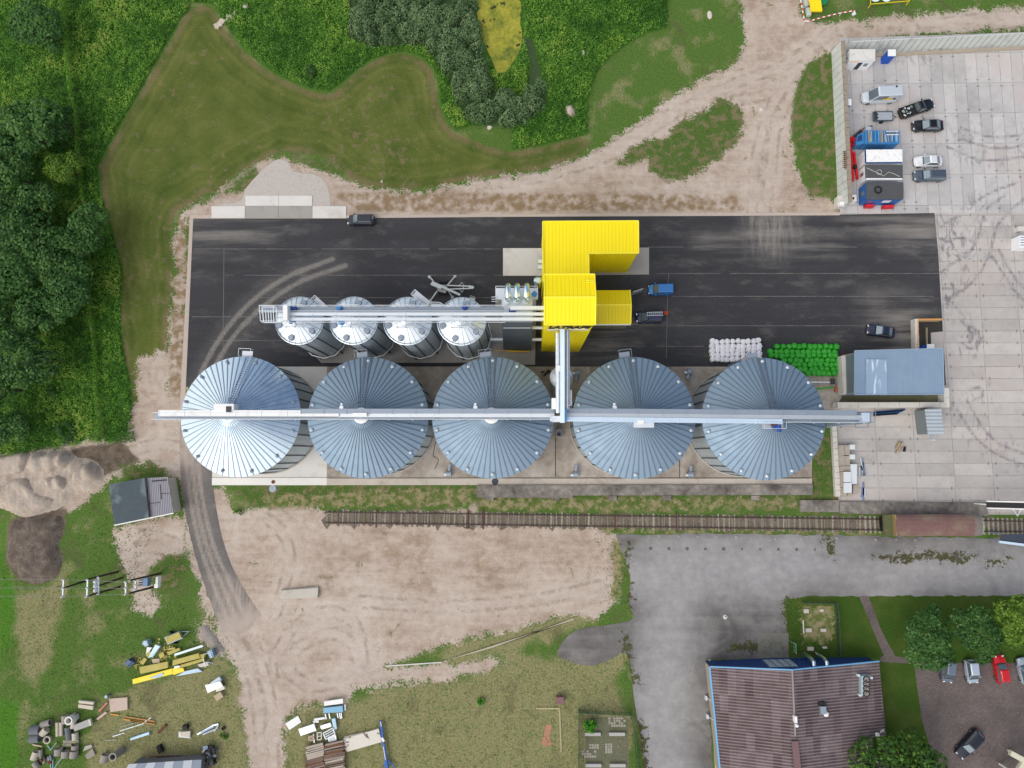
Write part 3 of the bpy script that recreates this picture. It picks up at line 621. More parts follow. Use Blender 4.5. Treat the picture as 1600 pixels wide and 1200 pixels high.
def make_silo(i, new):
    ex = at(*BIGS[i], ZE); silo_at.append((ex.x, ex.y))
    t = thing('grain_silo', BIGLAB[i], 'silo', (ex.x, ex.y, .11), 0, 'large grain silos in a row')
    roof_mb(RS, ZE-.11, RA, ZA-.11, 60, .12, .09).build('roof', [g_new, g_newrib] if new else [g_old, g_oldrib], t, local=True)
    wall_mb(RS-.38, 0, ZE-.2, 30).build('wall', [g_wall, g_wallrib], t, local=True)
    m = MB(); m.lathe([(RA+.12,ZA-.55),(RA+.12,ZA-.05),(RA-.2,ZA+.12)], 28); m.lathe([(.3,ZA),(.3,ZA+.5)], 10)
    m.build('apex_collar', white if i in (1, 2) else (g_new if new else g_mid), t, local=True)
    nv = 14 if not new else 12
    for k in range(nv):
        a = 2*math.pi*(k+.5)/nv; rr = RS-.55 if k % 2 else RS-.62
        v = vent_mb.build('roof_vent', g_light if not new else g_mid, t, local=True)
        f = (RS-rr)/(RS-RA); v.location = (rr*math.cos(a), rr*math.sin(a), ZE-.11+(ZA-ZE)*f-.05); v.rotation_euler = (0, 0, a)
    def on(r, a, h=.16):
        return Vector((r*math.cos(a), r*math.sin(a), ZE-.11+(ZA-ZE)*(RS-r)/(RS-RA)+h))
    m = MB(); al = math.radians(82 if new else 92)
    ladder(m, on(1.2, al), on(RS+.1, al), .85, 22, .06); m.build('roof_ladder', g_oldrib if not new else g_newrib, t, local=True)
    m = MB(); a2 = math.radians(-6 if i > 0 else 176); ladder(m, on(1.5, a2), on(RS, a2), .8, 18, .06); m.build('roof_ladder', g_oldrib if not new else g_mid, t, local=True)
    m = MB(); ph = al+.09; c = Vector((math.cos(ph), math.sin(ph), 0)); pz = ZE-.5
    m.box(tuple(c*(RS+.45))[:2]+(pz,), (.8, 1.5, .06), ph)
    e = Vector((-c.y, c.x, 0))
    for s in (-.85, .85):
        for r in (RS+.05, RS+1.05): m.bar(c*r+e*s+Vector((0,0,pz)), c*r+e*s+Vector((0,0,pz+1.05)), .05, .05)
        m.bar(c*(RS+.05)+e*s+Vector((0,0,pz+1.05)), c*(RS+1.05)+e*s+Vector((0,0,pz+1.05)), .05, .05)
    m.bar(c*(RS+1.05)-e*.85+Vector((0,0,pz+1.05)), c*(RS+1.05)+e*.85+Vector((0,0,pz+1.05)), .06, .06)
    ladder(m, c*(RS+.2)+e*.5+Vector((0,0,.2)), c*(RS+.2)+e*.501+Vector((0,0,pz)), .5, 24)
    m.build('eave_platform', steelw if new else g_mid, t, local=True)
    m = MB(); m.lathe([(RS-.1,0),(RS-.1,.16),(RS-.3,.2)], 48, cap=False); m.build('base_ring', conc, t, local=True)
for i in range(5): make_silo(i, i == 0)

# small silos
ZS, RSS, ZSA = 13.5, 3.36, 15.2
SMALL = [(467.5,501), (552.5,501), (637,501.5), (721,502)]
SMLAB = ['small shiny hopper silo at the free end of the catwalk', 'small shiny hopper silo, second from the free end of the catwalk',
         'small shiny hopper silo, third from the free end of the catwalk', 'small shiny hopper silo right beside the grain dryer']
small_at = []
for i, p in enumerate(SMALL):
    e = at(*p, ZS); small_at.append((e.x, e.y))
    t = thing('hopper_silo', SMLAB[i], 'silo', (e.x, e.y, .09), 0, 'small hopper silos under the catwalk')
    roof_mb(RSS, ZS-.09, .45, ZSA-.09, 24, .07, .05).build('roof', [g_small, g_newrib], t, local=True)
    wall_mb(RSS-.12, 1.7, ZS-.15, 12).build('wall', [g_wall, g_wallrib], t, local=True)
    m = MB(); m.lathe([(.35,.5),(RSS-.2,1.75)], 24, cap=False); m.build('hopper', g_dark, t, local=True)
    m = MB(); n = 12
    for k in range(n):
        a, b_ = 2*math.pi*k/n, 2*math.pi*(k+1)/n; r = RSS+.18
        m.bar((r*math.cos(a), r*math.sin(a), 1.75), (r*math.cos(b_), r*math.sin(b_), 1.75), .14, .16)
    m.build('ring_beam', g_light, t, local=True)
    for k in range(6):
        a = 2*math.pi*k/6+.26; m = MB(); m.bar(((RSS+.1)*math.cos(a), (RSS+.1)*math.sin(a), 0), ((RSS+.1)*math.cos(a), (RSS+.1)*math.sin(a), 1.7), .2, .2); m.build('leg', g_dark, t, local=True)
    for a, r in ((math.radians(-108), 2.6), (math.radians(-38), 2.55), (math.radians(70), 2.4), (math.radians(197), 2.6)):
        m = MB(); z = ZS-.09+(ZSA-ZS)*(RSS-r)/(RSS-.45); m.lathe([(.40,z-.2),(.40,z+.38),(.36,z+.46)], 14, (r*math.cos(a), r*math.sin(a), 0)); m.build('hatch', g_mid, t, local=True, smooth=True)
    # timberless service platform round the apex
    m = MB(); zp = ZSA+.1
    m.bar((-1.1,1.5,zp-.1), (1.3,1.5,zp-.1), .2, .06); m.bar((-1.1,-1.2,zp-.1), (1.3,-1.2,zp-.1), .2, .06)
    for x in (-1.1,.1,1.3): m.bar((x,-1.3,zp-.1), (x,1.6,zp-.1), .12, .06)
    for y in (1.6, -1.3):
        m.bar((-1.1,y,zp+.9), (1.3,y,zp+.9), .06, .06)
        for x in (-1.1,.1,1.3): m.bar((x,y,zp-.1), (x,y,zp+.9), .06, .06)
    m.build('service_platform', g_light, t, local=True)
# side platforms hung on the small silos
for k, (q, lab) in enumerate((([(487,472),(495,464),(512,479),(503,487)], 'white railed landing on the first shiny hopper silo'), ([(644,462),(650,455),(672,473),(666,481)], 'white railed landing on the third shiny hopper silo'), ([(673,474),(689,475),(697,480),(678,484)], 'pale landing between the last two shiny hopper silos'))):
    w = W(q, 13.2); c = np.mean(w, 0); t = thing('railed_landing', lab, 'landing', (c[0], c[1], 13.0))
    MB().prism(w, 13.1, 13.2).build('deck', steelw, t); m = MB()
    for a, b_ in zip(w, w[1:]+w[:1]):
        m.bar((*a,14.2), (*b_,14.2), .06, .06); m.bar((*a,13.2), (*a,14.2), .06, .06); m.bar((*a,13.7), (*b_,13.7), .05, .05)
    m.build('railing', steelw, t)
    m = MB(); m.bar((c[0],c[1]-1.6,12.4), (c[0],c[1],13.1), .12, .12); m.build('bracket', g_mid, t)

# ---- conveyors. Each is a trough of flanged lengths
def conveyor(name, lab, p, q, w, h, mat, zt, cat='conveyor', group=None, seg=3.0, rail=None, motor=None, extra=None):
    a, b_ = at(*p, zt), at(*q, zt); t = thing(name, lab, cat, (a.x, a.y, zt-h), 0, group)
    a.z -= h/2; b_.z -= h/2
    m = MB(); m.bar(a, b_, w, h); d = (b_-a); L = d.length; d.normalize()
    m.build('trough', mat, t); m = MB(); k = max(1, int(L/seg))
    for i in range(k+1):
        c = a+(b_-a)*i/k; m.bar(c-d*.035, c+d*.035, w+.09, h+.09)
    m.build('flange', mat, t)
    if motor is not None:
        for s in motor:
            c = a+(b_-a)*s; n = Vector((-d.y, d.x, 0)); m = MB(); m.tube([c+n*(w/2), c+n*(w/2+.75)], .2, 10); m.box(tuple(c+n*(w/2+.15)), (.5,.4,.5)); m.build('motor', g_light, t)
    return t, a, b_, d
ZC = 16.0
conveyor('chain_conveyor', 'long white conveyor ending over the bright new silo', (248,645.5), (529,645.8), .80, .7, white, ZC, group='conveyors over the silos', motor=[.36])
conveyor('chain_conveyor', 'dark grey conveyor tube over silo roofs, left of the tower conveyor', (470,642.4), (866,642.2), .62, .6, g_mid, ZC+.1, group='conveyors over the silos', motor=[.16,.69])
conveyor('chain_conveyor', 'pale grey conveyor between the bright silo and the tower conveyor', (529,648), (866,648.3), .62, .6, g_light, ZC-.15, group='conveyors over the silos')
conveyor('chain_conveyor', 'dark grey conveyor tube running to the yard, right of the tower', (884,642), (1338,645), .66, .6, g_mid, ZC+.1, group='conveyors over the silos', motor=[.17])
conveyor('chain_conveyor', 'flat grey conveyor beside the dark tube, running to the yard', (884,648.2), (1346,652), .60, .55, galv('pale_zinc', (.5,.55,.6), .45, .5), ZC-.1, group='conveyors over the silos')
conveyor('chain_conveyor', 'light blue new conveyor ending above the silo by the green bags', (860,654.5), (1222,658.5), .60, .6, galv('bluish_zinc', (.62,.76,.9), .4, .4), ZC, group='conveyors over the silos')
# walkway with rails under the conveyors
def walkway(name, lab, p, q, w, z, mat, cat='catwalk', posts=3.0, both=True, deckmat=None, ladderlike=False):
    a, b_ = at(*p, z), at(*q, z); t = thing(name, lab, cat, (a.x, a.y, z)); d = (b_-a); L = d.length; d.normalize(); n = Vector((-d.y, d.x, 0))
    m = MB(); m.bar(a, b_, w, .06)
    m.build('deck', deckmat or g_mid, t); k = max(1, int(L/posts))
    for s in ((-1, 1) if both else (-1,)):
        m = MB(); o = n*(w/2*s)
        for hh in (.55, 1.1): m.bar(a+o+Vector((0,0,hh)), b_+o+Vector((0,0,hh)), .05, .05)
        for i in range(k+1): c = a+(b_-a)*i/k+o; m.bar(c, c+Vector((0,0,1.1)), .05, .05)
        m.build('railing', mat, t)
    for i in range(k+1):
        m = MB(); c = a+(b_-a)*i/k; m.bar(c-n*(w/2+.1)-Vector((0,0,.1)), c+n*(w/2+.1)-Vector((0,0,.1)), .1, .12); m.build('cross_beam', mat, t)
    return t
walkway('catwalk', 'narrow railed catwalk below the conveyors on the silo apexes', (243,650.5), (866,650.5), .85, 14.9, steelw)
walkway('catwalk', 'narrow railed catwalk from the tower conveyor out to the yard', (884,652), (1350,656), .85, 14.9, g_light)
# boxes over apexes
def head_box(name, lab, quad, z0, z1, mat, cat, extra=None):
    w = W(quad, z1); c = np.mean(w, 0); t = thing(name, lab, cat, (c[0], c[1], z0)); MB().prism(w, z0, z1).build('housing', mat, t)
    return t, w, c
t, w, c = head_box('drive_housing', 'white drive housing on the bright new silo', [(334,631),(365,631),(365,641),(334,641)], 14.7, 16.2, white, 'conveyor head')
m = MB(); m.prism(W([(353,635),(361,635),(361,644),(353,644)], 16.3), 16.2, 16.3); m.build('opening', g_dark, t)
t, w, c = head_box('drive_housing', 'white outlet box where the white conveyor ends, second silo apex', [(551,645),(573,645),(573,650.5),(551,650.5)], 14.9, 16.3, white, 'conveyor head')
t, w, c = head_box('drive_housing', 'railed pale blue outlet box on the fourth silo apex', [(990,657),(1022,657),(1022,668),(990,668)], 14.6, 15.3, g_light, 'conveyor head')
MB().prism(W([(997,656),(1006,656),(1006,662),(997,662)], 16.1), 15.3, 16.1).build('outlet', white, t)
t, w, c = head_box('drive_housing', 'railed drive platform with blue motor on the silo by green bags', [(1190,660),(1224,660),(1224,670),(1190,670)], 14.7, 15.0, galv('pale_zinc', (.5,.55,.6), .45, .5), 'conveyor head')
m = MB(); p = at(1217,664,15.5); m.tube([p, p+Vector((.0,-.9,0))], .28, 10); m.box((p.x-.5,p.y-.3,15.3), (.5,.5,.6)); m.build('motor', bluemotor, t)
m = MB()
for a, b_ in zip(w, w[1:]+w[:1]): m.bar((*a,16.0), (*b_,16.0), .05, .05); m.bar((*a,15.0), (*a,16.0), .05, .05)
m.build('railing', steelw, t)
m = MB(); p = at(1210,663,15.3); m.box(tuple(p), (.7,.5,.5)); m.build('gearbox', rust, t)
# yard end tower of the conveyor
t = thing('conveyor_end_tower', 'grey railed platform on posts ending the conveyor over the yard', 'platform', tuple(at(1353,655,0.02)))
q = W([(1333,644),(1362,644),(1361,660),(1333,660)], 14.2); MB().prism(q, 14.1, 14.2).build('deck', g_mid, t)
m = MB()
for a, b_ in zip(q, q[1:]+q[:1]): m.bar((*a,15.2), (*b_,15.2), .06, .06); m.bar((*a,14.2), (*a,15.2), .06, .06)
m.build('railing', g_mid, t); MB().prism(W([(1346,645),(1359,645),(1359,659),(1348,659)], 16), 14.2, 16).build('drive_housing', galv('bluish_zinc2', (.6,.7,.82), .4, .4), t)
for a in q:
    m = MB(); m.bar((*a, .02), (*a, 14.1), .2, .2); m.build('post', g_mid, t)
q = W([(1336,660),(1357,660),(1356,668),(1337,668)], 12.8); m = MB()
for a, b_ in zip(q, q[1:]+q[:1]): m.bar((*a,12.8), (*b_,12.8), .1, .1)
m.build('lower_frame', g_mid, t)
m = MB(); a, b_ = at(1291,663,13), at(1333,658,14); ladder(m, a, b_, .8, 14, .07); m.build('ladder', g_mid, t)

# ---- tower conveyor from the yellow tower to the silos
ta, tb = at(873,515,19.5), at(875.5,660,17.2)
t = thing('tower_conveyor', 'pale enclosed conveyor bridging from the yellow tower down to the silo row', 'conveyor', (tb.x, tb.y, 14.0))
m = MB(); m.bar(at(878.5,514,19.6), at(878.5,660,17.4), .55, .75); m.build('trough', galv('pale_blue_zinc', (.68,.8,.9), .4, .4, .06), t)
m = MB(); m.tube([at(871,520,19.4), at(871.5,645,17.5)], .26, 10); m.build('pipe', g_light, t, smooth=True)
m = MB(); a, b_ = at(885.5,517,19.0), at(885.5,640,16.8); m.bar(a, b_, .8, .05); m.build('walkway', g_mid, t)
for px_ in (886.6, 869.2):
    m = MB(); a, b_ = at(px_,517,20.0), at(px_,638,17.8); m.bar(a, b_, .06, .06)
    for i in range(13): c = a+(b_-a)*i/12; m.bar(c, c-Vector((0,0,1.05)), .06, .06)
    m.build('railing', steelw, t)
MB().prism(W([(868.5,571),(875,571),(875,580),(868.5,580)], 19), 17.9, 19).build('inspection_box', white, t)
MB().prism(W([(862,622),(870,622),(870,639),(862,639)], 17.6), 16.6, 17.6).build('side_platform', white, t)
m = MB(); q = W([(886,610),(893,610),(893,633),(886,633)], 17.2); m.prism(q, 16.1, 16.2)
for a, b_ in zip(q, q[1:]+q[:1]): m.bar((*a,17.2), (*b_,17.2), .07, .07); m.bar((*a,16.2), (*a,17.2), .06, .06)
m.build('stair_landing', g_light, t)
MB().prism(W([(880,639),(886,639),(886,658),(880,658)], 17.0), 15.4, 17.0).build('chute', M(S(110,170,220), .5, .1, .1), t)
MB().prism(W([(863,650),(877,650),(877,659),(863,659)], 17.2), 15.8, 17.2).build('head', steelw, t)
for px_, py_ in ((872,600), (883,600), (874,650), (883,650)):
    m = MB(); a = at(px_, py_, 17); m.bar((a.x, a.y, .1), (a.x, a.y, 16.4), .22, .22); m.build('post', g_mid, t)
m = MB(); q = W([(868,670),(879,670),(879,682),(868,682)], 1.6); t2 = thing('intake_hopper', 'grey box hopper with dark square mouth on the pad under the tower conveyor', 'hopper', (*np.mean(q, 0), .11))
m.prism(q, .11, 1.6); m.build('box', M(S(120,122,124), .7, .2), t2); MB().prism(W([(871,676),(876,676),(876,681),(871,681)], 1.62), 1.56, 1.62).build('mouth', black, t2)
# day silo under that conveyor
e = at(877,590,9.0); t = thing('day_bin', 'small silver bin with conical roof beneath the tower conveyor', 'bin', (e.x, e.y, .11))
m = MB(); m.lathe([(1.62,8.9),(1.62,9.0),(.25,9.9),(.25,10.1)], 28, cap=True); m.build('roof', galv('bright_zinc2', (.6,.66,.72), .35, .8), t, local=True, smooth=True)
m = MB(); m.lathe([(.5,2.0),(1.52,3.6),(1.52,8.9)], 28, cap=False); m.build('shell', g_wall, t, local=True)
for k in range(4):
    a = math.pi/4+k*math.pi/2; m = MB(); m.bar((1.5*math.cos(a), 1.5*math.sin(a), 0), (1.5*math.cos(a), 1.5*math.sin(a), 4), .18, .18); m.build('leg', g_mid, t, local=True)

# ---- catwalk line over the small silos
ZT = 17.0
conveyor('silo_conveyor', 'white upper conveyor over the small shiny silos, running into the yellow tower', (452,490.5), (851,490.5), .40, .45, steelw, ZT, group='conveyors over the small silos')
conveyor('silo_conveyor', 'white lower conveyor over the small shiny silos, running into the yellow tower', (452,498.5), (851,498.5), .40, .45, steelw, ZT, group='conveyors over the small silos')
conveyor('silo_conveyor', 'short white conveyor from the dryer top into the yellow tower', (797,481), (851,481), .5, .55, steelw, ZT-.3, group='conveyors over the small silos')
t = walkway('service_catwalk', 'white railed service catwalk along the small shiny silos', (409,484), (787,484), .75, 15.9, steelw, deckmat=g_mid)
m = MB(); zz = 15.9; q = W([(410,480),(432,480),(432,504),(412,504)], zz)
for a, b_ in zip(q, q[1:]+q[:1]): m.bar((*a,zz+1.1), (*b_,zz+1.1), .08, .08); m.bar((*a,zz), (*a,zz+1.1), .07, .07); m.bar((*a,zz), (*b_,zz), .12, .12)
for px_ in (415,419,423,427): m.bar(at(px_,484,zz+.05), at(px_+1,503,zz+.05), .12, .06)
m.build('end_frame', steelw, t)
m = MB(); a, b_ = at(414,506,zz), at(790,503.5,zz+1.1); m.bar(a+Vector((0,0,1.1)), b_, .06, .06); m.build('outer_rail', steelw, t)
MB().prism(W([(442,477),(449,477),(449,500),(442,500)], 17.9), 15.9, 17.9).build('head_box', white, t)
for (x, y) in ((459,482), (458,502)):
    m = MB(); p = at(x, y, 16.5); m.tube([p-Vector((.35,0,0)), p+Vector((.35,0,0))], .26, 10); m.box((p.x-.35,p.y,16.4), (.3,.55,.6)); m.build('motor', bluemotor, t)
for k, (x, y) in enumerate(((530,481), (533,503), (726,480))):
    m = MB(); p = at(x, y, 16.2); m.lathe([(.38,-.5),(.38,.1),(.2,.25)], 12, tuple(p)); m.build('inlet_cap', g_blue if k < 2 else bluemotor, t)

# ---- the grain dryer
zd = 13.5
cc = at(808,487,0); t = thing('grain_dryer', 'grain dryer with three silver exhaust elbows and dark casing', 'dryer', (cc.x, cc.y, .09))
top = W([(785,470),(832,470),(832,503),(785,503)], zd)
MB().prism(top, .09, zd).build('column', galv('pale_zinc', (.5,.55,.6), .45, .5), t)
a, b_, c, d = [Vector(p) for p in (at(784.5,502,zd), at(831.5,502,zd), at(830.5,546,1.2), at(786.5,546,1.2))]
h = MB(); hi = [Vector((top[3][0], top[3][1], .1)), Vector((top[2][0], top[2][1], .1))]
c2, d2 = Vector((c.x, c.y, .1)), Vector((d.x, d.y, .1))
h.add([a+Vector((0,0,.3)), b_+Vector((0,0,.3)), c, d, c2, d2, Vector((b_.x,b_.y,.1)), Vector((a.x,a.y,.1))], [(3,2,1,0),(4,2,3,5),(0,1,6,7),(2,4,6,1),(5,3,0,7)])
h.build('burner_casing', M(S(92,100,110), .5, .2, .1, .8), t)
m = MB(); p, q = at(786.5,512.5,11.4), at(830,512.5,11.4); m.bar(p, q, .08, .08); m.build('casing_trim', steelw, t)
up = W([(784,468),(832,468),(832,489),(784,489)], 14.6); MB().prism(up, zd, 14.6).build('exhaust_plenum', galv('pale_zinc3', (.6,.66,.70), .4, .45), t)
dk = W([(775,450),(840,450),(840,468),(775,468)], 13.4); MB().prism(dk, 13.25, 13.4).build('service_deck', g_light, t)
m = MB()
for q0, q1 in zip(dk, dk[1:]+dk[:1]): m.bar((*q0,14.4), (*q1,14.4), .06, .06); m.bar((*q0,13.4), (*q0,14.4), .06, .06)
m.build('railing', g_light, t)
for px_ in (793.2, 807.8, 822.6):
    b0 = at(px_, 464.5, 16.4); m = MB(); y0 = b0.y; y1 = at(px_, 443.5, 16.4).y
    pts = [(b0.x, y0, 14.3), (b0.x, y0, 15.4)] + [(b0.x, y0+.55*(1-math.cos(u))*1.0, 15.4+.55*math.sin(u)*1.4) for u in (.5, 1.0, 1.57)] + [(b0.x, y0+(y1-y0)*.55, 16.1), (b0.x, y1-.35, 15.95), (b0.x, y1-.05, 15.6), (b0.x, y1, 14.9)]
    m.tube(pts, .40, 16); m.build('exhaust_elbow', g_new, t, smooth=True)
    m = MB(); m.lathe([(.56,14.2),(.56,14.75),(.46,14.85)], 18, (b0.x, b0.y, 0)); m.build('elbow_collar', g_light, t)
m = MB(); p = at(798,486,15); m.tube([p, p+Vector((.7,0,0))], .25, 10); m.box((p.x,p.y,14.85), (.5,.7,.5)); m.build('motor', bluemotor, t)
m = MB(); p = at(835,462,13.4); m.lathe([(.1,0),(.5,.9)], 4, tuple(p)); m.build('funnel', g_blue, t)
for y, z in ((512,9.0), (530.5,5.0)):
    m = MB(); m.tube([at(831,y,z), at(848,y,z)], .24, 10); m.build('duct', g_light, t)
m = MB(); m.tube([at(766,530.5,5.0), at(787,530.5,5.0)], .24, 10); m.build('duct', g_light, t)
for q in ((768,464), (768,467.5), (768,471)):
    m = MB(); a = at(*q, 13.6); m.bar(a, a+Vector((.8,0,0)), .08, .08); m.build('pipe_stub', steelw, t)
m = MB(); m.bar(at(771,547,.9), at(828,549,.9), .12, .12); m.bar(at(793,549.5,.9), at(826,549.5,.9), .2, .2); m.build('gas_pipe', M(S(206,160,30), .5), t)
t = thing('rooftop_tank', 'upright silver cylinder tank beside the yellow hall', 'tank', tuple(at(840,439,0.03)))
m = MB(); a = at(836.5,432,6); b_ = at(845.5,432,6); p = at(840.5,439,3.5); m.lathe([(.62,.03),(.62,3.8),(.4,4.0)], 20, (p.x, p.y, 0)); m.build('shell', g_new, t, smooth=True)

# ---- the yellow works
def yellow_mat(name, k=1.0, axis=0):
    b = NB(name); p = b.sep(b.pos()); n1 = b.noise(.4, 5)
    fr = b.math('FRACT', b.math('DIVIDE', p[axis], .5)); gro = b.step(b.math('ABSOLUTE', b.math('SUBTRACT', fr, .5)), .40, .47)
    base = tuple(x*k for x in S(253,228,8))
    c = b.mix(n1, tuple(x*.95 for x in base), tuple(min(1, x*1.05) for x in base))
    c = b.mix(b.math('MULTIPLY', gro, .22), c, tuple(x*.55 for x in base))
    b.fin(c, .42, 0, .35); b.bump(b.math('SUBTRACT', 1.0, gro), .6, .05); return b.m
yel, yelw = yellow_mat('yellow_sheet'), yellow_mat('yellow_panel')
ytrim = M(S(255,238,60), .4, 0, .04)
hz = 10.8
t = thing('intake_hall', 'yellow L-shaped intake hall with ribbed roof over the concrete drive', 'hall', (*at2(884,392), .03))
A, B = at(847.5,346,hz), at(996.5,345.5,hz); Cc, D = at(998.5,396,hz-.4), at(919.5,396,hz-.4); E, Fq = at(920.5,440,hz-.4), at(849,440,hz-.4)
nx_ = (A.x+Fq.x)/2; X1, X2 = (B.x+Cc.x)/2, (D.x+E.x)/2; Y0, Y1, Y2 = (A.y+B.y)/2, (Cc.y+D.y)/2, E.y
L = [(nx_,Y0), (X1,Y0), (X1,Y1), (X2,Y1), (X2,Y2), (nx_,Y2)]
MB().prism([(x+(.08 if x == nx_ else -.08), y+(-.08 if y == Y0 else .08)) for x, y in L], [.1,.1,4.2,4.2,.1,.1], [hz-.15]*6) if False else None
m = MB(); inn = [(nx_+.1,Y0-.1), (X1-.1,Y0-.1), (X1-.1,Y1+.1), (X2-.1,Y1+.1), (X2-.1,Y2), (nx_+.1,Y2)]
n = 6; zb = .1
def wallrun(m, p, q, z0, z1, th=.12): m.bar((p[0],p[1],(z0+z1)/2), (q[0],q[1],(z0+z1)/2), th, z1-z0)
wallrun(m, inn[0], inn[1], .1, hz-.16)
wallrun(m, inn[2], inn[3], .1, hz-.5)
wallrun(m, inn[3], inn[4], .1, hz-.5)
m.build('wall', yelw, t)
m = MB(); gy1, gy2 = at2(848,389)[1], at2(848,430)[1]
for X in (inn[0][0], inn[1][0]):
    wallrun(m, (X, Y0-.1), (X, gy1), .1, hz-.2); wallrun(m, (X, gy1), (X, max(gy2, Y1+.15) if X > 10 else gy2), 5.2, hz-.22)
    if X < 10: wallrun(m, (X, gy2), (X, Y2), .1, hz-.22)
m.build('gate_wall', yelw, t)
m = MB(); m.add([(nx_,Y0,hz), (X1,Y0,hz), (X1,Y1,hz-.35), (X2,Y1,hz-.35), (X2,Y2,hz-.35), (nx_,Y2,hz-.35)], [])
m.add([(nx_,Y0,hz), (nx_,Y1,hz-.35), (X1,Y1,hz-.35), (X1,Y0,hz), (X2,Y1,hz-.35), (X2,Y2,hz-.35-.01), (nx_,Y2,hz-.36)], [(0,1,4,2,3),(1,6,5,4)])
m.build('roof', yel, t)
m = MB(); R_ = [(nx_,Y0,hz), (X1,Y0,hz), (X1,Y1,hz-.35), (X2,Y1,hz-.35), (X2,Y2,hz-.35)]
for p, q in zip(R_[:-1], R_[1:]): m.bar((p[0],p[1],p[2]-.02), (q[0],q[1],q[2]-.02), .16, .22)
m.bar((nx_,Y0,hz-.02), (nx_,Y2,hz-.37), .16, .22)
m.build('eave_trim', ytrim, t)
for px_, py_ in ((842,409), (842,418)):
    m = MB(); p = at(px_, py_, 6); m.box((nx_-.25, p.y, 6), (.7,.5,.5)); m.build('wall_fan', g_light, t)
# tower
tz, tr = 22.6, 23.6
sw, se = at(850.5,507.5,tz), at(930,507.5,tz); nw, ne = at(850,429,tz), at(929.5,428.5,tz)
X0, X1t = sw.x, se.x; YS, YN = (sw.y+se.y)/2, (nw.y+ne.y)/2; YR = at(890,464.5,tr).y
t = thing('elevator_tower', 'tall yellow elevator tower with gabled roof and black lettering', 'tower', ((X0+X1t)/2, (YS+YN)/2, .03))
m = MB(); i_ = .15; m.prism([(X0+i_,YS+i_), (X1t-i_,YS+i_), (X1t-i_,YN-i_), (X0+i_,YN-i_)], .03, tz-.12)
m.add([(X0+i_,YS+i_,tz-.12), (X0+i_,YN-i_,tz-.12), (X0+i_,YR,tr-.12), (X1t-i_,YS+i_,tz-.12), (X1t-i_,YN-i_,tz-.12), (X1t-i_,YR,tr-.12)], [(0,2,1),(3,4,5)])
m.build('wall', yelw, t)
m = MB(); m.sheet((X0,YS,tz), (X1t,YS,tz), (X1t,YR,tr), (X0,YR,tr), .1); m.sheet((X0,YR,tr), (X1t,YR,tr), (X1t,YN,tz), (X0,YN,tz), .1); m.build('roof', yel, t)
m = MB(); m.bar((X0,YR,tr+.03), (X1t,YR,tr+.03), .22, .08); m.bar((X0,YS,tz), (X1t,YS,tz), .14, .2); m.bar((X0,YN,tz), (X1t,YN,tz), .14, .2)
for X in (X0, X1t): m.bar((X,YS,tz), (X,YR,tr), .14, .2); m.bar((X,YR,tr), (X,YN,tz), .14, .2)
m.build('roof_trim', ytrim, t)
m = MB()
for yy in (439, 442): a = at(915,yy,tz+.5); m.bar((a.x, a.y, tz+.75), (X1t-.1, a.y, tz+.75), .07, .07)
m.build('snow_guard', ytrim, t)
m = MB(); m.bar((X0+.5,YS+.06,19.0), (X1t-.5,YS+.06,19.0), .2, .35); m.build('lamp_band', M(S(196,196,190), .6), t)
fc = bpy.data.curves.new('lettering', 'FONT'); fc.body = 'LATRAPS'; fc.size = 1.75; fc.extrude = .06; fc.align_x = 'CENTER'; fc.align_y = 'CENTER'; fc.offset = .03; fc.shear = .25
fo = bpy.data.objects.new('lettering', fc); COL.objects.link(fo); bpy.context.view_layer.update()
lm = bpy.data.meshes.new_from_object(fo.evaluated_get(bpy.context.evaluated_depsgraph_get())); bpy.data.objects.remove(fo)
lo = bpy.data.objects.new('lettering', lm); COL.objects.link(lo); lm.materials.clear(); lm.materials.append(black)
xsz = max(v.co.x for v in lm.vertices)-min(v.co.x for v in lm.vertices)
for v in lm.vertices: v.co.x *= (X1t-X0-.9)/xsz
lo.parent = t; lo.rotation_euler = (math.pi/2, 0, 0); lo.location = (0, YS-.0-(YS+YN)/2, 20.75-.03); lm.name = 'lettering'
# annex
az, ar = 4.6, 5.4
AX0, AX1 = X1t-1.6, at(985,480,az).x; AN, ASo = at(958,453.5,az).y, at(958,506.5,az).y; AR = at(958,476.5,ar).y
t = thing('yellow_annex', 'low yellow gabled annex against the tower', 'annex', ((AX0+AX1)/2, (AN+ASo)/2, .03))
m = MB(); m.prism([(AX0,ASo+.2),(AX1-.15,ASo+.2),(AX1-.15,AN-.2),(AX0,AN-.2)], .03, az-.1); m.add([(AX1-.15,ASo+.2,az-.1),(AX1-.15,AN-.2,az-.1),(AX1-.15,AR,ar-.1)], [(0,1,2)]); m.build('wall', M(S(150,146,120), .6, 0, .1), t)
m = MB(); m.sheet((AX0,ASo,az), (AX1,ASo,az), (AX1,AR,ar), (AX0,AR,ar), .1); m.sheet((AX0,AR,ar), (AX1,AR,ar), (AX1,AN,az), (AX0,AN,az), .1); m.build('roof', yellow_mat('yellow_sheet_annex', .82), t)
m = MB(); m.bar((AX0,AR,ar+.03), (AX1,AR,ar+.03), .2, .07); m.bar((AX1,ASo,az), (AX1,AR,ar), .14, .18); m.bar((AX1,AR,ar), (AX1,AN,az), .14, .18); m.build('roof_trim', ytrim, t)
m = MB(); m.bar((AX0+1.5,ASo-.08,az-.1), (AX1,ASo-.08,az-.1), .16, .16); m.build('gutter', g_light, t)
t = thing('leaning_gate', 'open grey metal gate beside the yellow annex', 'gate', tuple(at(994,460,.03)))
m = MB(); a, b_ = at(986,461,.1), at(1001,456,.1)
for hh in (.2, .9, 1.6, 2.1): m.bar(a+Vector((0,0,hh)), b_+Vector((0,0,hh)), .06, .06)
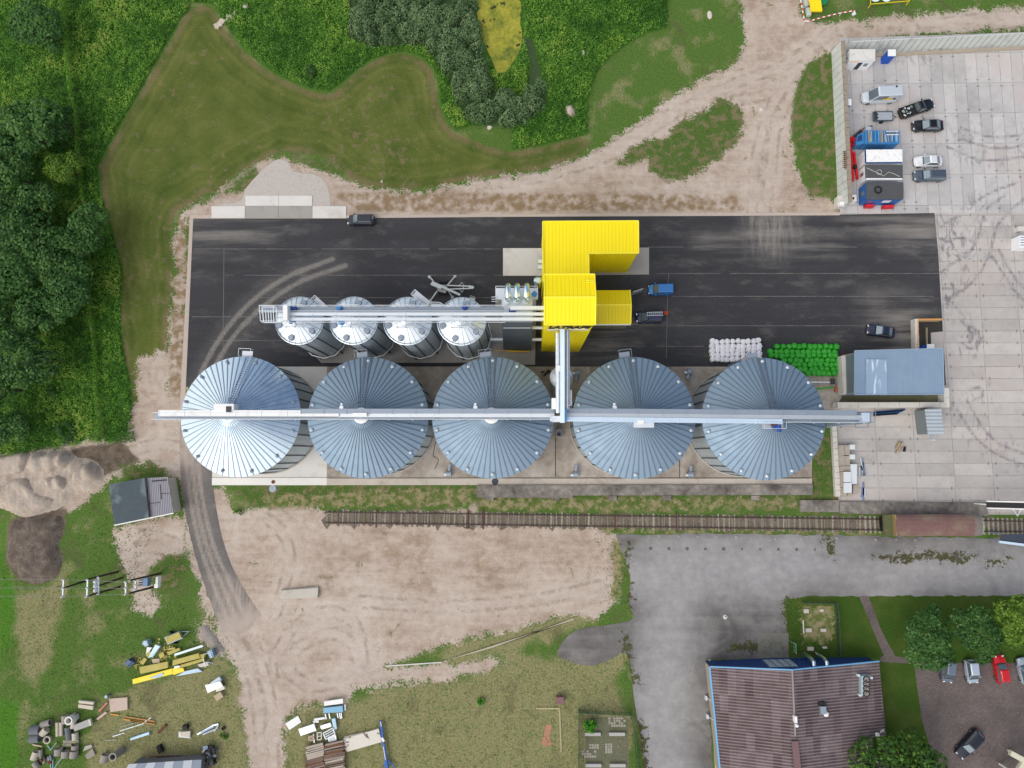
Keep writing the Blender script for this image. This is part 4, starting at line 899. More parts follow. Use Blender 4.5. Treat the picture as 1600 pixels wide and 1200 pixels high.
for s in (0, .25, .5, .75, 1): c = a+(b_-a)*s; m.bar(c-Vector((0,0,.07)), c+Vector((0,0,2.1)), .06, .06)
m.build('leaf_frame', g_light, t)
m = MB(); m.bar(a+Vector((0,0,1.1)), b_+Vector((0,0,1.1)), .03, 1.9); m.build('panel', g_mid, t)
# ================================================================ vehicles
tyre = M(S(22,22,24), .85); rimm = M(S(150,152,156), .35, .8); lampm = M(S(225,228,230), .15, .1, .05); redl = M(S(150,18,18), .3)
_paint = {}
def paint(rgb, metal=.25):
    k = (rgb, metal)
    if k not in _paint:
        b = NB('car_paint'); b.fin(S(*rgb), .3, metal, .5); b.b.inputs['Coat Weight'].default_value = .6; b.b.inputs['Coat Roughness'].default_value = .08; _paint[k] = b.m
    return _paint[k]
def car(lab, p, q, kind, rgb, Wd=1.78, H=1.46, cat='car', name='parked_car', group=None):
    """p = photo point of the rear bumper, q = of the front bumper"""
    a, b_ = at(*p, .5), at(*q, .5); d = b_-a; L = d.length; c = (a+b_)/2; rz = math.atan2(d.y, d.x)
    t = thing(name, lab, cat, (c.x, c.y, .04), rz, group)
    pm = paint(rgb); n = 40; hl, hw = L/2, Wd/2
    van = kind in ('van', 'smallvan')
    zb = .92 if not van else 1.08
    def outline(sc, z, slope=0):
        o = []
        for k in range(n):
            u = 2*math.pi*k/n; cu, su = math.cos(u), math.sin(u)
            e = .42 if cu > 0 else .32
            x = hl*sc*math.copysign(abs(cu)**e, cu); y = hw*sc*math.copysign(abs(su)**.30, su)
            if cu > 0: y *= 1-.10*(max(0, x)/hl)**4
            zz = z - slope*max(0, (x/hl))**2*.22 - slope*max(0, (-x/hl))**3*.06
            o.append((x, y, zz))
        return o
    m = MB(); vs = []
    lv = [(.95,.22,0), (.985,.34,0), (1.0,.55,0), (.985,.72,.5), (.955,zb-.06,1), (.90,zb,1)]
    for s_, z, sl_ in lv: vs += outline(s_, z, sl_)
    fs = [(i*n+k, i*n+(k+1) % n, (i+1)*n+(k+1) % n, (i+1)*n+k) for i in range(len(lv)-1) for k in range(n)]
    fs += [tuple(range(n))[::-1], tuple((len(lv)-1)*n+k for k in range(n))]
    m.add(vs, fs); m.build('body', pm, t, local=True, smooth=True)
    # glasshouse: base and top stations as fractions of the length (front +)
    st = {'sedan': (-.385,.21,-.20,.02), 'estate': (-.475,.23,-.42,.06), 'hatch': (-.465,.22,-.36,.04), 'van': (-.485,.315,-.475,.165), 'smallvan': (-.48,.30,-.455,.13), 'pickup': (-.06,.24,-.015,.10), 'mpv': (-.47,.30,-.42,.08)}[kind]
    x0, x1, r0, r1 = [f*L for f in st]; wb = hw*.90; wt = hw*(.84 if kind == 'van' else .78 if van else .70)
    B = [Vector(v) for v in ((x0,-wb,zb-.04),(x1,-wb*.92,zb-.05),(x1,wb*.92,zb-.05),(x0,wb,zb-.04))]; T_ = [Vector(v) for v in ((r0,-wt,H),(r1,-wt*.96,H-.02),(r1,wt*.96,H-.02),(r0,wt,H))]
    m = MB(); m.add(B+T_, [(0,1,5,4),(1,2,6,5),(2,3,7,6),(3,0,4,7)])
    rc = [(r0+.12,-wt+.12,H+.05),(r1-.12,-wt+.14,H+.04),(r1-.12,wt-.14,H+.04),(r0+.12,wt-.12,H+.05)]
    m.add(T_+[Vector(v) for v in rc], [(0,1,5,4),(1,2,6,5),(2,3,7,6),(3,0,4,7),(4,5,6,7)])
    m.build('cabin', pm, t, local=True)
    def pane(nm, a0, b0, c0, d0, i0=.05, i1=.95, j0=.10, j1=.90, off=.012):
        def P(u, v): return (a0*(1-u)+b0*u)*(1-v) + (d0*(1-u)+c0*u)*v
        nn = (b0-a0).cross(d0-a0).normalized()*off; g = [P(i0,j0)+nn, P(i1,j0)+nn, P(i1,j1)+nn, P(i0,j1)+nn]
        q_ = MB(); q_.add(g + [v-nn*1.8 for v in g], [(0,1,2,3),(7,6,5,4),(0,4,5,1),(1,5,6,2),(2,6,7,3),(3,7,4,0)]); return q_.build(nm, glass, t, local=True)
    pane('windscreen', B[1], B[2], T_[2], T_[1], .05, .95, .06, .93)
    if not van or kind == 'smallvan': pane('rear_window', B[3], B[0], T_[0], T_[3], .08, .92, .12, .9)
    e = .52 if van else .04
    pane('side_window', B[0], B[1], T_[1], T_[0], e, .95, .14, .88); pane('side_window', B[2], B[3], T_[3], T_[2], .05, 1-e, .14, .88)
    for sx in (-.30, .31):
        for sy in (-1, 1):
            m = MB(); y = sy*(hw-.12); m.tube([(sx*L, y-.11, .31), (sx*L, y+.11+.0, .31)], .31, 16); w = m.build('wheel', tyre, t, local=True)
            m = MB(); yy = sy*(hw+.005); m.tube([(sx*L, yy-.02*sy, .31), (sx*L, yy, .31)], .2, 12); m.build('rim', rimm, w, local=True)
    for sy in (-1, 1):
        m = MB(); m.box((hl*.925, sy*hw*.60, .735), (.16,.30,.07), -sy*.25); m.build('headlight', lampm, t, local=True)
        m = MB(); m.box((-hl*.945, sy*hw*.66, .76), (.10,.26,.14)); m.build('tail_light', redl, t, local=True)
        m = MB(); m.box((x1-.28, sy*(hw+.08), zb+.06), (.14,.2,.13)); m.build('side_mirror', pm, t, local=True)
    m = MB(); m.box((hl*.95,0,.36), (.16,Wd*.7,.14)); m.build('bumper', M(S(30,30,32), .6), t, local=True)
    m = MB(); m.box((x1-.05,0,zb+.0), (.16,wb*1.7,.03)); m.build('scuttle', black, t, local=True)
    return t, L, hw, zb
car('black estate car parked by the concrete slabs at the edge of the asphalt', (586,344.5), (543,344.5), 'mpv', (26,30,44), 1.8, 1.55)
t, L, hw, zb = car('bright blue small delivery van on the asphalt near the yellow annex', (1051,453), (1012,453.5), 'smallvan', (44,116,186), 1.72, 1.78, 'van', 'delivery_van')
t, L, hw, zb = car('black van carrying an aluminium ladder, beside the orange cone', (1035,496), (993,497), 'mpv', (30,40,78), 1.8, 1.75, 'van', 'delivery_van')
m = MB(); ladder(m, (-1.9,-.3,1.9), (.6,-.3,1.9), .5, 8, .06); m.build('roof_ladder', steelw, t, local=True)
car('dark navy saloon parked at a slight angle near the blue-grey shed', (1397.5,521), (1353,514.5), 'sedan', (20,34,62))
t, L, hw, zb = car('white high-roofed van with yellow and black side lettering', (1401,151), (1345,153.5), 'van', (206,214,222), 2.0, 2.45, 'van', 'delivery_van')
m = MB(); m.box((-.75, hw-.03, 1.62), (1.5,.05,.22), 0, .13); m.build('side_graphic', M(S(226,180,30), .5), t, local=True)
m = MB(); m.box((-1.75, hw-.03, 1.62), (.5,.05,.22), 0, .13); m.build('side_graphic', black, t, local=True)
m = MB(); m.lathe([(.16,0),(.14,.12)], 10, (-1.8,-.6,2.48)); m.build('roof_vent', black, t, local=True)
t, L, hw, zb = car('black pickup truck with a cluttered open bed', (1404,180), (1458,161), 'pickup', (20,22,24), 1.86, 1.75, 'pickup', 'pickup_truck')
m = MB(); m.box((-L*.275, 0, .955), (L*.40, 1.46, .06)); m.build('bed_liner', black, t, local=True)
m = MB()
for y in (-.8, .8): m.box((-L*.275, y, 1.0), (L*.41,.1,.14))
m.box((-L*.485,0,1.0), (.1,1.6,.14)); m.build('bed_rail', paint((20,22,24)), t, local=True)
rr = random.Random(5); cm = [M(S(*c_), .6) for c_ in ((190,196,204),(120,150,120),(90,96,110),(220,220,214))]
for k in range(12):
    m = MB(); m.box((-L*.275+rr.uniform(-.85,.7), rr.uniform(-.6,.6), 1.05+rr.uniform(0,.1)), (rr.uniform(.12,.4), rr.uniform(.1,.3), .14), rr.uniform(0,3)); m.build('cargo', cm[k % 4], t, local=True)
car('black saloon car parked below the black pickup on old concrete', (1473,197), (1424,197.5), 'sedan', (20,24,32), 1.84)
car('white saloon car parked on the old concrete yard', (1471.5,252.5), (1427,253), 'sedan', (232,234,236), 1.76)
car('slate grey estate car parked just below the white saloon', (1476.5,275), (1426,275.5), 'estate', (78,90,104), 1.84)
car('grey hatchback under the first round tree in the brick car park', (1481.5,1030), (1478.5,1066), 'mpv', (108,120,134), 1.7, 1.55)
car('silver hatchback under the second round tree in the brick car park', (1514.5,1030), (1519.5,1067), 'mpv', (176,190,204), 1.7, 1.58)
car('red hatchback in the brick car park, nose towards the trees', (1567,1068), (1558.5,1023), 'hatch', (206,20,30), 1.76)
car('silver car cut by the picture edge beside the red hatchback', (1605,1068), (1595,1027), 'hatch', (170,182,196), 1.76)
car('dark navy hatchback parked askew in the middle of the brick car park', (1531,1142), (1496,1181), 'hatch', (16,24,42), 1.78, 1.5)
# traffic cone
p = at(1041,489,.03); t = thing('traffic_cone', 'orange traffic cone beside the black van with the ladder', 'cone', tuple(p))
m = MB(); m.lathe([(.20,.04),(.05,.72),(.04,.74)], 14); m.build('body', M(S(255,92,40), .5), t, local=True, smooth=True); m = MB(); m.box((0,0,.02), (.5,.5,.04)); m.build('base', M(S(235,80,36), .6), t, local=True)
# pipe trailer
p = at(1378,183,.5); t = thing('cargo_trailer', 'small trailer loaded with galvanised profiles between the van and the blue container', 'trailer', (p.x,p.y,.03))
MB().box((0,0,.55), (3.0,1.45,.12)).build('bed', g_dark, t, local=True); m = MB()
for y in (-.72,.72): m.box((0,y,.75), (3.0,.06,.35))
for x in (-1.5,1.5): m.box((x,0,.75), (.06,1.5,.35))
m.build('side_panel', M(S(92,108,120), .6, .3), t, local=True)
for k in range(7): m = MB(); m.box((.25+.1*(k % 3), -.55+.18*k, .80), (2.3,.12,.1)); m.build('profile', g_light, t, local=True)
for y in (-.8,.8): m = MB(); m.tube([(-.1,y-.1,.3),(-.1,y+.1,.3)], .3, 14); m.build('wheel', tyre, t, local=True)
m = MB(); m.bar((1.5,.4,.5), (2.3,0,.45), .07, .07); m.bar((1.5,-.4,.5), (2.3,0,.45), .07, .07); m.build('drawbar', g_dark, t, local=True)

# ---------------------------------------------------------------- spider lift beside the small silos
p = at(694,452,0); t = thing('spider_lift', 'grey spider lift standing on four spread outriggers with folded boom', 'lift', (p.x,p.y,.04)); lm_ = M(S(200,206,206), .5, .2)
m = MB(); m.prism(W([(680,444),(698,446),(700,452),(696,458),(684,455)], .8), .35, 1.0); m.build('chassis', M(S(170,176,168), .6, .1, .3, 3), t)
for y0 in (440.5, 458.5): m = MB(); m.prism(W([(686,y0-2),(699,y0-2),(699,y0+2),(686,y0+2)]), .05, .5); m.build('crawler_track', black, t)
for q0, q1 in (((677,439),(671,432.5)), ((699,446),(711,432)), ((683,455),(672.5,470)), ((700,454),(707,464))):
    m = MB(); a, b_ = at(*q0,1.1), at(*q1,.15); m.bar(a, b_, .2, .2); lg = m.build('outrigger', lm_, t); m = MB(); m.lathe([(.24,-.1),(.24,0),(.08,.1)], 12, tuple(b_)); m.build('foot', lm_, lg)
m = MB(); m.bar(at(675,441,1.8), at(719,461,1.5), .34, .34); m.build('main_boom', lm_, t); m = MB(); m.bar(at(674,443,1.6), at(690,450,1.6), .5, .5); m.build('turret', lm_, t)
m = MB(); a1, a2, b1, b2 = at(700,446,1.2), at(700,452,1.2), at(739,447.5,1.4), at(739,450.5,1.4); m.bar(a1, b1, .16, .16); m.bar(a2, b2, .16, .16); m.bar(b1, b2, .3, .2); m.bar(at(724,447,1.3), at(724,451,1.3), .1, .1); m.bar(at(733,447.5,1.4), at(739,450,1.4), .4, .15); m.build('jib', lm_, t)
m = MB(); m.bar(at(716,447,1.2), at(722,441,1.4), .05, .05); m.bar(at(722,441,1.4), at(725,446,1.3), .05, .05); m.bar(at(718,452,1.2), at(722,457,1.4), .05, .05); m.bar(at(722,457,1.4), at(725,451,1.3), .05, .05); m.build('stay', lm_, t)
m = MB(); q = W([(735,462),(742,464),(741,469),(734,466)], 1.6); m.prism(q, .5, .6)
for a, b_ in zip(q, q[1:]+q[:1]): m.bar((*a,1.6), (*b_,1.6), .05, .05); m.bar((*a,.5), (*a,1.6), .05, .05)
m.build('work_basket', lm_, t)

# ---------------------------------------------------------------- stacked bags
def bag_proto(name, rgb, lab, cat, grp):
    t = thing(name, lab, cat, (0,0,0), 0, grp); b = NB('woven_sack'); oi = b.n('ShaderNodeObjectInfo').outputs['Random']
    n1 = b.noise(4, 4, .6, b.objc()); base = S(*rgb); c = b.mix(n1, tuple(x*.62 for x in base), base); c = b.mix(b.math('MULTIPLY', oi, .35), c, tuple(min(1, x*1.15+.03) for x in base)); b.fin(c, .55, 0, .4)
    n, prof = 16, [(.30,.0),(.42,.10),(.46,.35),(.45,.62),(.36,.80),(.20,.87),(.07,.86),(.05,.93),(.09,1.0)]
    m = MB(); r = random.Random(3); vs = []
    ph = [r.uniform(0,6) for _ in range(4)]
    for i, (rad, z) in enumerate(prof):
        for k in range(n):
            a = 2*math.pi*k/n; w = 1+.06*math.sin(3*a+ph[0]+z*2)+.05*math.sin(5*a+ph[1])*(z > .3); vs.append((rad*w*math.cos(a), rad*w*math.sin(a), z+.02*math.sin(4*a+ph[2])))
    m.add(vs, [(i*n+k, i*n+(k+1) % n, (i+1)*n+(k+1) % n, (i+1)*n+k) for i in range(len(prof)-1) for k in range(n)]+[tuple(range(n))[::-1], tuple((len(prof)-1)*n+k for k in range(n))])
    m.build('sack', b.m, t, local=True, smooth=True)
    m = MB(); m.lathe([(.075,.88),(.085,.90),(.075,.92)], 10); m.build('tie', M(S(230,230,224), .6), t, local=True); return t
used = []
def place_bags(proto, spots, group, z=.04):
    first = True
    for x, y in spots:
        if any((x-sx)**2+(y-sy)**2 < (RS-.3)**2 for sx, sy in silo_at): continue
        o = proto if first else copy_tree(proto); first = False
        o.location = (x, y, z); o.rotation_euler = (0, 0, random.uniform(0, 6.28)); s = random.uniform(.88, 1.12); o.scale = (s, s, random.uniform(.92, 1.1))
pw = bag_proto('filled_bag', (248,246,252), 'full white bag standing in the block of white bags on the asphalt', 'bag', 'white bags in rows on the asphalt')
place_bags(pw, [at2(1112.5+i*8.1+random.uniform(-1.1,1.1), y+random.uniform(-.9,.9)-(i == 9)*1.2, .6) for y in (533.5,541,547.5,554,561) for i in range(10)], None)
pg = bag_proto('filled_bag', (44,168,36), 'full bright green bag standing in the block of green bags', 'bag', 'green bags in rows by the silo')
gs = []
for y, xa in ((541.5,1215),(549.5,1203.5),(555.5,1205),(563,1226),(569.5,1240),(576.5,1250),(583,1262)):
    x = xa
    while x < 1310: gs.append(at2(x+random.uniform(-1,1), y+random.uniform(-.9,.9), .6)); x += 8.3
place_bags(pg, gs, None, .12)

# ---------------------------------------------------------------- right-hand yard
def box_px(name, lab, cat, quad, z1, mat, z0=.03, part='body', group=None, roofmat=None, roofname='roof', over=.06):
    w = W(quad, z1); c = np.mean(w, 0); t = thing(name, lab, cat, (c[0], c[1], z0), 0, group)
    MB().prism(w, z0, z1-.1).build(part, mat, t)
    m = MB(); cc = Vector((c[0], c[1])); ww = [tuple(Vector(p)+(Vector(p)-cc).normalized()*over) for p in w]
    m.prism(ww, z1-.1, z1).build(roofname, roofmat or mat, t); return t, w
def wpart(nm, t, w, i, u0, u1, z0, z1, mat, th=.06):
    """panel on the i-th wall of footprint w"""
    a, b_ = Vector((*w[i], 0)), Vector((*w[(i+1) % len(w)], 0)); m = MB(); p, q = a+(b_-a)*u0, a+(b_-a)*u1
    m.bar(p+Vector((0,0,(z0+z1)/2)), q+Vector((0,0,(z0+z1)/2)), th, z1-z0); return m.build(nm, mat, t)
cwall = M(S(196,200,196), .85, 0, .12, .6, S(140,140,132), .5); ctop = M(S(150,138,124), .9, 0, .25, 2.5, S(84,76,66), .6)
a0, a1 = at2(1299,80), at2(1309.5,326); t = thing('yard_wall', 'tall pale concrete wall running down the left edge of the old yard', 'wall', (*a1, .0))
k = 22; lean = .55
for_w = MB()
A0, A1 = Vector((*a0,0)), Vector((*a1,0)); dW = (A1-A0).normalized(); nW = Vector((-dW.y, dW.x, 0)); nW = nW if nW.x > 0 else -nW
for_w.add([A0, A1, A1+nW*.35+Vector((0,0,2.7)), A0+nW*.35+Vector((0,0,2.7)), A0+nW*.75, A1+nW*.75, A1+nW*.75+Vector((0,0,2.7)), A0+nW*.75+Vector((0,0,2.7))], [(0,1,2,3),(5,4,7,6),(4,0,3,7),(1,5,6,2)])
for_w.build('panel', cwall, t)
m = MB()
for i in range(k): p, q = A0+(A1-A0)*(i+.02)/k, A0+(A1-A0)*(i+.98)/k; o = nW*.62+Vector((0,0,2.76+random.uniform(-.03,.03))); m.bar(p+o, q+o, .62, .14)
m.build('coping', ctop, t); m = MB()
for i in range(1, k): p = A0+(A1-A0)*i/k; m.bar(p-nW*.012, p+nW*.338+Vector((0,0,2.7)), .04, .04)
m.build('joint', M(S(150,154,150), .9), t)
b0, b1 = at2(1319,85), at2(1700,66); t = thing('yard_wall', 'pale ribbed concrete wall along the top of the old yard', 'wall', (*b0, .0))
B0, B1 = Vector((*b0,0)), Vector((*b1,0)); dW = (B1-B0).normalized(); nW = Vector((-dW.y, dW.x, 0)); m = MB()
m.add([B0, B1, B1+nW*.4+Vector((0,0,2.7)), B0+nW*.4+Vector((0,0,2.7)), B0+nW*.8, B1+nW*.8, B1+nW*.55+Vector((0,0,2.7)), B0+nW*.55+Vector((0,0,2.7))], [(0,1,2,3),(5,4,7,6),(3,2,6,7),(4,0,3,7),(1,5,6,2)])
m.build('panel', cwall, t); m = MB()
for i in range(1, 38): p = B0+(B1-B0)*i/38; m.bar(p-nW*.02, p+nW*.38+Vector((0,0,2.7)), .05, .05)
m.build('joint', M(S(132,134,128), .9), t)
m = MB(); m.bar(B0+Vector((0,-.5,.1)), B1+Vector((0,-.5,.1)), .5, .2); m.build('foot_strip', M(S(168,156,140), .9, 0, .2, 2), t)
wm = M(S(236,238,240), .5, 0, .05, 1, S(190,190,188), .3); dirtyroof = M(S(214,212,206), .7, 0, .12, .8, S(140,136,128), .7)
t, w = box_px('site_cabin', 'white site cabin with dark doorway in the corner of the concrete walls', 'cabin', [(1328,94.5),(1367,94.5),(1367,77),(1328,77)], 2.7, wm, roofmat=dirtyroof)
wpart('door', t, w, 0, .42, .60, .2, 2.1, M(S(34,38,56), .4)); wpart('stripe', t, w, 0, .05, .38, 2.25, 2.4, M(S(240,176,60), .6)); wpart('window', t, w, 0, .70, .85, 1.1, 1.9, glass); wpart('window', t, w, 3, .4, .6, 1.1, 1.9, glass)
tb = M(S(22,92,196), .5, 0, .08)
def toilet(lab, quad):
    t, w = box_px('portable_toilet', lab, 'toilet', quad, 2.35, tb, roofmat=white, over=.05); wpart('door', t, w, 0, .15, .85, .15, 2.0, M(S(16,78,178), .5)); wpart('vent', t, w, 3, .2, .8, 1.8, 2.1, M(S(14,62,140), .5)); return t
toilet('blue portable toilet with white roof against the upper yard wall', [(1388,87),(1399.5,87),(1399.5,77.5),(1388,77.5)])
toilet('blue portable toilet with white roof in the shade of the long yard wall', [(1320.5,164),(1330,164),(1330,155),(1320.5,155)])
toilet('blue portable toilet half hidden by the blue-grey shed', [(1449,547),(1459.5,547),(1459.5,538),(1449,538)])
bc = M(S(60,128,184), .6, .1, .15, 2); cblue = M(S(34,100,176), .5, .1, .08)
# blue pallet rack container stacked with scaffold parts
t, w = box_px('scaffold_stack', 'long blue container heaped with blue scaffold frames and timber', 'container', [(1352,224),(1405,224),(1405,204),(1352,204)], 2.3, bc)
rr = random.Random(8); x0, x1 = w[0][0], w[1][0]; y0, y1 = w[0][1], w[2][1]
for k in range(26):
    m = MB(); x = x0+.2+(x1-x0-.4)*k/26; c_ = [S(120,170,206), S(70,136,186), S(160,180,196), S(170,150,116), S(52,112,166)][rr.randrange(5)]
    yy = rr.uniform(0,.3); m.bar((x, y0+.1+yy*(.5), 2.36+rr.uniform(0,.1)), (x+rr.uniform(-.06,.06), y1-.1-rr.uniform(0,.7)*(x > (x0+x1)/2), 2.36+rr.uniform(0,.14)), rr.uniform(.07,.16), .07); m.build('scaffold_frame', M(c_, .6), t)
for k in range(3): m = MB(); m.bar((x1-2.0, y1-.2-k*.28, 2.5), (x1-.1, y1-.2-k*.28, 2.5), .09, .07); m.build('plank', white if k != 1 else wood, t)
wpart('rack_panel', t, w, 0, .1, .7, .5, 1.9, M(S(40,98,146), .6))
t, w = box_px('tank_container', 'tilted blue tank body at the end of the scaffold container', 'tank', [(1338,226),(1350,224),(1350,206),(1340,212)], 2.0, bc); MB().prism(W([(1340,221),(1347,219),(1347,210),(1341,213)], 2.1), 2.0, 2.1).build('lid', M(S(30,60,110), .5), t)
t, w = box_px('site_container', 'white-roofed site container with blue corners, uppermost of three', 'container', [(1353,254),(1409.5,253.5),(1409.5,233.5),(1352.5,234)], 2.6, white, roofmat=M(S(240,240,238), .6, 0, .04, 2, S(168,164,158), .5))
wpart('door', t, w, 3, .25, .7, .15, 2.2, M(S(220,222,224), .5)); wpart('frame_rail', t, w, 0, 0, 1, 2.35, 2.6, cblue, .14); wpart('frame_rail', t, w, 3, 0, 1, 2.35, 2.6, cblue, .12)
felt = M(S(78,80,82), .9, 0, .16, 1, S(120,120,118), .3)
t, w = box_px('site_container', 'white site container under dark felt roof with loose cable, middle of three', 'container', [(1353,279.5),(1410,279.5),(1410,258),(1352.5,258)], 2.6, white, roofmat=felt)
wpart('window', t, w, 3, .35, .6, .9, 1.9, glass); wpart('eave_strip', t, w, 0, 0, 1, 2.4, 2.62, white, .2)
m = MB(); cp = [at(x, y, 2.64) for x, y in ((1354,262),(1362,266),(1369,269),(1371,266),(1375,265),(1378,268),(1376,273),(1371,272),(1369,269),(1381,275),(1388,269),(1396,271),(1406,276))]; m.tube(cp, .035, 5); m.build('cable', concl, t)
t, w = box_px('site_container', 'blue site container under a dark felt roof with a tyre on it', 'container', [(1354.5,311.5),(1411,311),(1411,285),(1354,285)], 2.6, cblue, roofmat=felt)
wpart('window', t, w, 3, .35, .65, .9, 1.9, glass); wpart('notice', t, w, 0, .52, .74, 1.2, 2.0, white); wpart('window', t, w, 0, .1, .25, 1.2, 1.9, glass)
m = MB(); p = at(1371.5,297,2.62); vs = [p+Vector((math.cos(a)*.5, math.sin(a)*.5, .1)) for a in [k*math.pi/9 for k in range(19)]]; m.tube(vs, .11, 6, False); m.build('tyre', tyre, t)
for q, lab in (([(1353,323),(1367,323),(1367,318.5),(1353,318.5)], 'red steel bin at the left below the blue container'), ([(1381,324.5),(1398,323.5),(1398,319.5),(1381,320)], 'red steel bin at the right below the blue container')):
    w = W(q, .9); c = np.mean(w, 0); t = thing('steel_bin', lab, 'bin', (*c, .03)); MB().prism(w, .03, .8).build('body', M(S(196,24,44), .5), t); MB().prism(W([(a+(np.mean([z[0] for z in q])-a)*.15, b_+(np.mean([z[1] for z in q])-b_)*.15) for a, b_ in q], .9), .8, .9).build('lid', M(S(214,40,60), .5), t)
# red auger
redm = M(S(204,22,30), .5, .1, .1); p = at(1331,221,.03); t = thing('grain_auger', 'red grain auger with round hopper lying along the yard wall', 'auger', (p.x,p.y,.03))
m = MB(); e = at(1331,221,1.2); m.lathe([(.25,-.7),(.72,0),(.72,.14),(.60,.14),(.22,-.5)], 20, tuple(e), cap=False); m.build('hopper', redm, t)
m = MB(); m.bar(at(1328.5,228,.8), at(1332,283,.5), .42, .4); m.build('auger_tube', redm, t); m = MB(); m.bar(at(1334,238,.8), at(1339.5,280,.5), .32, .32); m.build('boom', redm, t)
m = MB(); p = at(1335.5,261,.9); m.box(tuple(p), (.5,.6,.5)); m.build('motor', black, t)
t = thing('fork_frame', 'grey steel frame leaning behind the red auger hopper', 'frame', tuple(at(1342,209,.03))); m = MB(); m.bar(at(1333,215,.6), at(1346,204,.6), .5, .3); m.build('beam', g_dark, t); m = MB(); m.bar(at(1344,206,.9), at(1349,201,.9), .2, .8); m.build('fork', rust, t)
t, w = box_px('roller_compactor', 'small grey machine above the blue scaffold container', 'machine', [(1354,205),(1361,204),(1361,198),(1354,199)], 1.1, g_light); m = MB(); m.bar(at(1358,198,.9), at(1363,197,.9), .2, .2); m.build('handle', g_dark, t)
t = thing('rusty_rack', 'rusty steel comb rack hanging on the wall coping', 'rack', tuple(at(1319.5,250,2.85))); m = MB(); m.bar(at(1319.5,236,2.95), at(1320.5,265,2.95), .12, .1); m.build('spine', rust, t)
m = MB()
for k in range(9): y = 237+k*3.1; m.bar(at(1316.8,y,2.95), at(1322.5,y,2.95), .1, .08)
m.build('tine', rust, t)
t, w = box_px('air_unit', 'white boxed unit on the ground by the end of the long yard wall', 'unit', [(1330,314),(1338,314),(1338,304.5),(1330,304.5)], .9, white); m = MB(); p = at(1333,310,.92); m.lathe([(.2,0),(.2,.03)], 12, tuple(p)); m.build('fan', black, t)
t, w = box_px('concrete_block', 'pale stepped concrete block ending the long yard wall', 'block', [(1309,322.5),(1321,322.5),(1321,306),(1309,306)], 1.3, concl); MB().prism(W([(1312,321),(1319,321),(1319,315),(1312,315)], 1.75), 1.3, 1.75).build('top_block', white, t)

# bluish metal shed (weighbridge hall) with concrete side walls
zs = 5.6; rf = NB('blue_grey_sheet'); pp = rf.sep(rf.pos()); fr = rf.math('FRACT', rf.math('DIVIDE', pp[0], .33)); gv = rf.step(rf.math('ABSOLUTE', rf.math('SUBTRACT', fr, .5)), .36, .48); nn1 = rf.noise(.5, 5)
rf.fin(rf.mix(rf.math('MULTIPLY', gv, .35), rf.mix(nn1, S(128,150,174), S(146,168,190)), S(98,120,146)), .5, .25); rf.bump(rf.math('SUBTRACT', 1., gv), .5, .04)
R4 = [at(1335.5,548,zs), at(1473,544.5,zs), at(1474.5,616,zs-.5), at(1335,616.5,zs-.5)]; c = sum(R4, Vector())/4
t = thing('drive_through_shed', 'large open shed with blue-grey ribbed roof beside the ramp walls', 'shed', (c.x,c.y,.03))
m = MB(); m.sheet(R4[3], R4[2], R4[1], R4[0], .12); m.build('roof', rf.m, t)
pn = [at(1353,561.5,zs-.0), at(1386,561.5,zs), at(1386,616,zs-.49), at(1353,616,zs-.49)]; m = MB(); m.sheet(*[p+Vector((0,0,.04)) for p in (pn[3], pn[2], pn[1], pn[0])], .03)
def skylight_mat():
    b = NB('milky_skylight'); n1 = b.noise(1.2, 6, .6, b.scalev(b.pos(), (1.6,.25,1)))
    return b.fin(b.mix(b.step(n1, .55, .66), S(146,170,194), S(214,226,236)), .4, .1)
m.build('skylight', skylight_mat(), t)
m = MB(); m.bar(R4[0], R4[1], .12, .2); m.bar(R4[1], R4[2], .12, .2); m.bar(R4[2], R4[3], .12, .2); m.bar(R4[3], R4[0], .12, .2); m.build('edge_trim', M(S(150,170,188), .5, .2), t)
wl = [(R4[0].x+.3, R4[0].y-.3), (R4[1].x-.3, R4[1].y-.3), (R4[2].x-.3, R4[2].y+.3), (R4[3].x+.3, R4[3].y+.3)]
for p in wl+[((wl[0][0]+wl[1][0])/2, wl[0][1]), ((wl[2][0]+wl[3][0])/2, wl[2][1])]:
    m = MB(); m.bar((*p,.03), (*p,zs-.7), .22, .22); m.build('post', g_mid, t)
m = MB(); m.bar((wl[3][0], wl[3][1], 2.4), (wl[2][0], wl[2][1], 2.4), .12, 4.4); m.bar((wl[0][0], wl[0][1], 2.4), (wl[3][0], wl[3][1], 2.4), .12, 4.4); m.build('wall', M(S(112,124,134), .6, .2), t)
t = thing('ramp_wall', 'pale sloping concrete block wall at the left end of the blue-grey shed', 'wall', tuple(at(1322,590,.1)))
q0 = W([(1314.5,556),(1330,552),(1331,612),(1318,617)], 2.2); MB().prism(q0, .1, 2.2).build('slab', concl, t); m = MB(); p, q = at(1316,555,2.3), at(1330,551.5,2.3); m.bar(p, q, .1, .12); m.build('cap_rail', rust, t)
t = thing('ramp_wall', 'pale concrete block wall turning the corner below the blue-grey shed', 'wall', tuple(at(1400,632,.0)))
m = MB(); m.prism(W([(1309,628.5),(1475,628.5),(1475,636.5),(1309,637)], 1.6), .0, 1.6); m.build('long_run', concl, t); m = MB(); m.prism(W([(1475.2,606),(1483,606),(1484,636.5),(1475.2,636.5)], 1.6), .0, 1.6); m.build('short_run', concl, t)
m = MB()
for x in (1341,1373,1405,1437,1469): m.bar(at(x,628.6,1.605), at(x,636.4,1.605), .05, .012)
m.build('joint', M(S(140,134,126), .9), t); m = MB(); m.prism(W([(1302,629),(1309,628.5),(1309,637),(1301,636)], .9), 0, .9); m.build('end_block', conc, t)
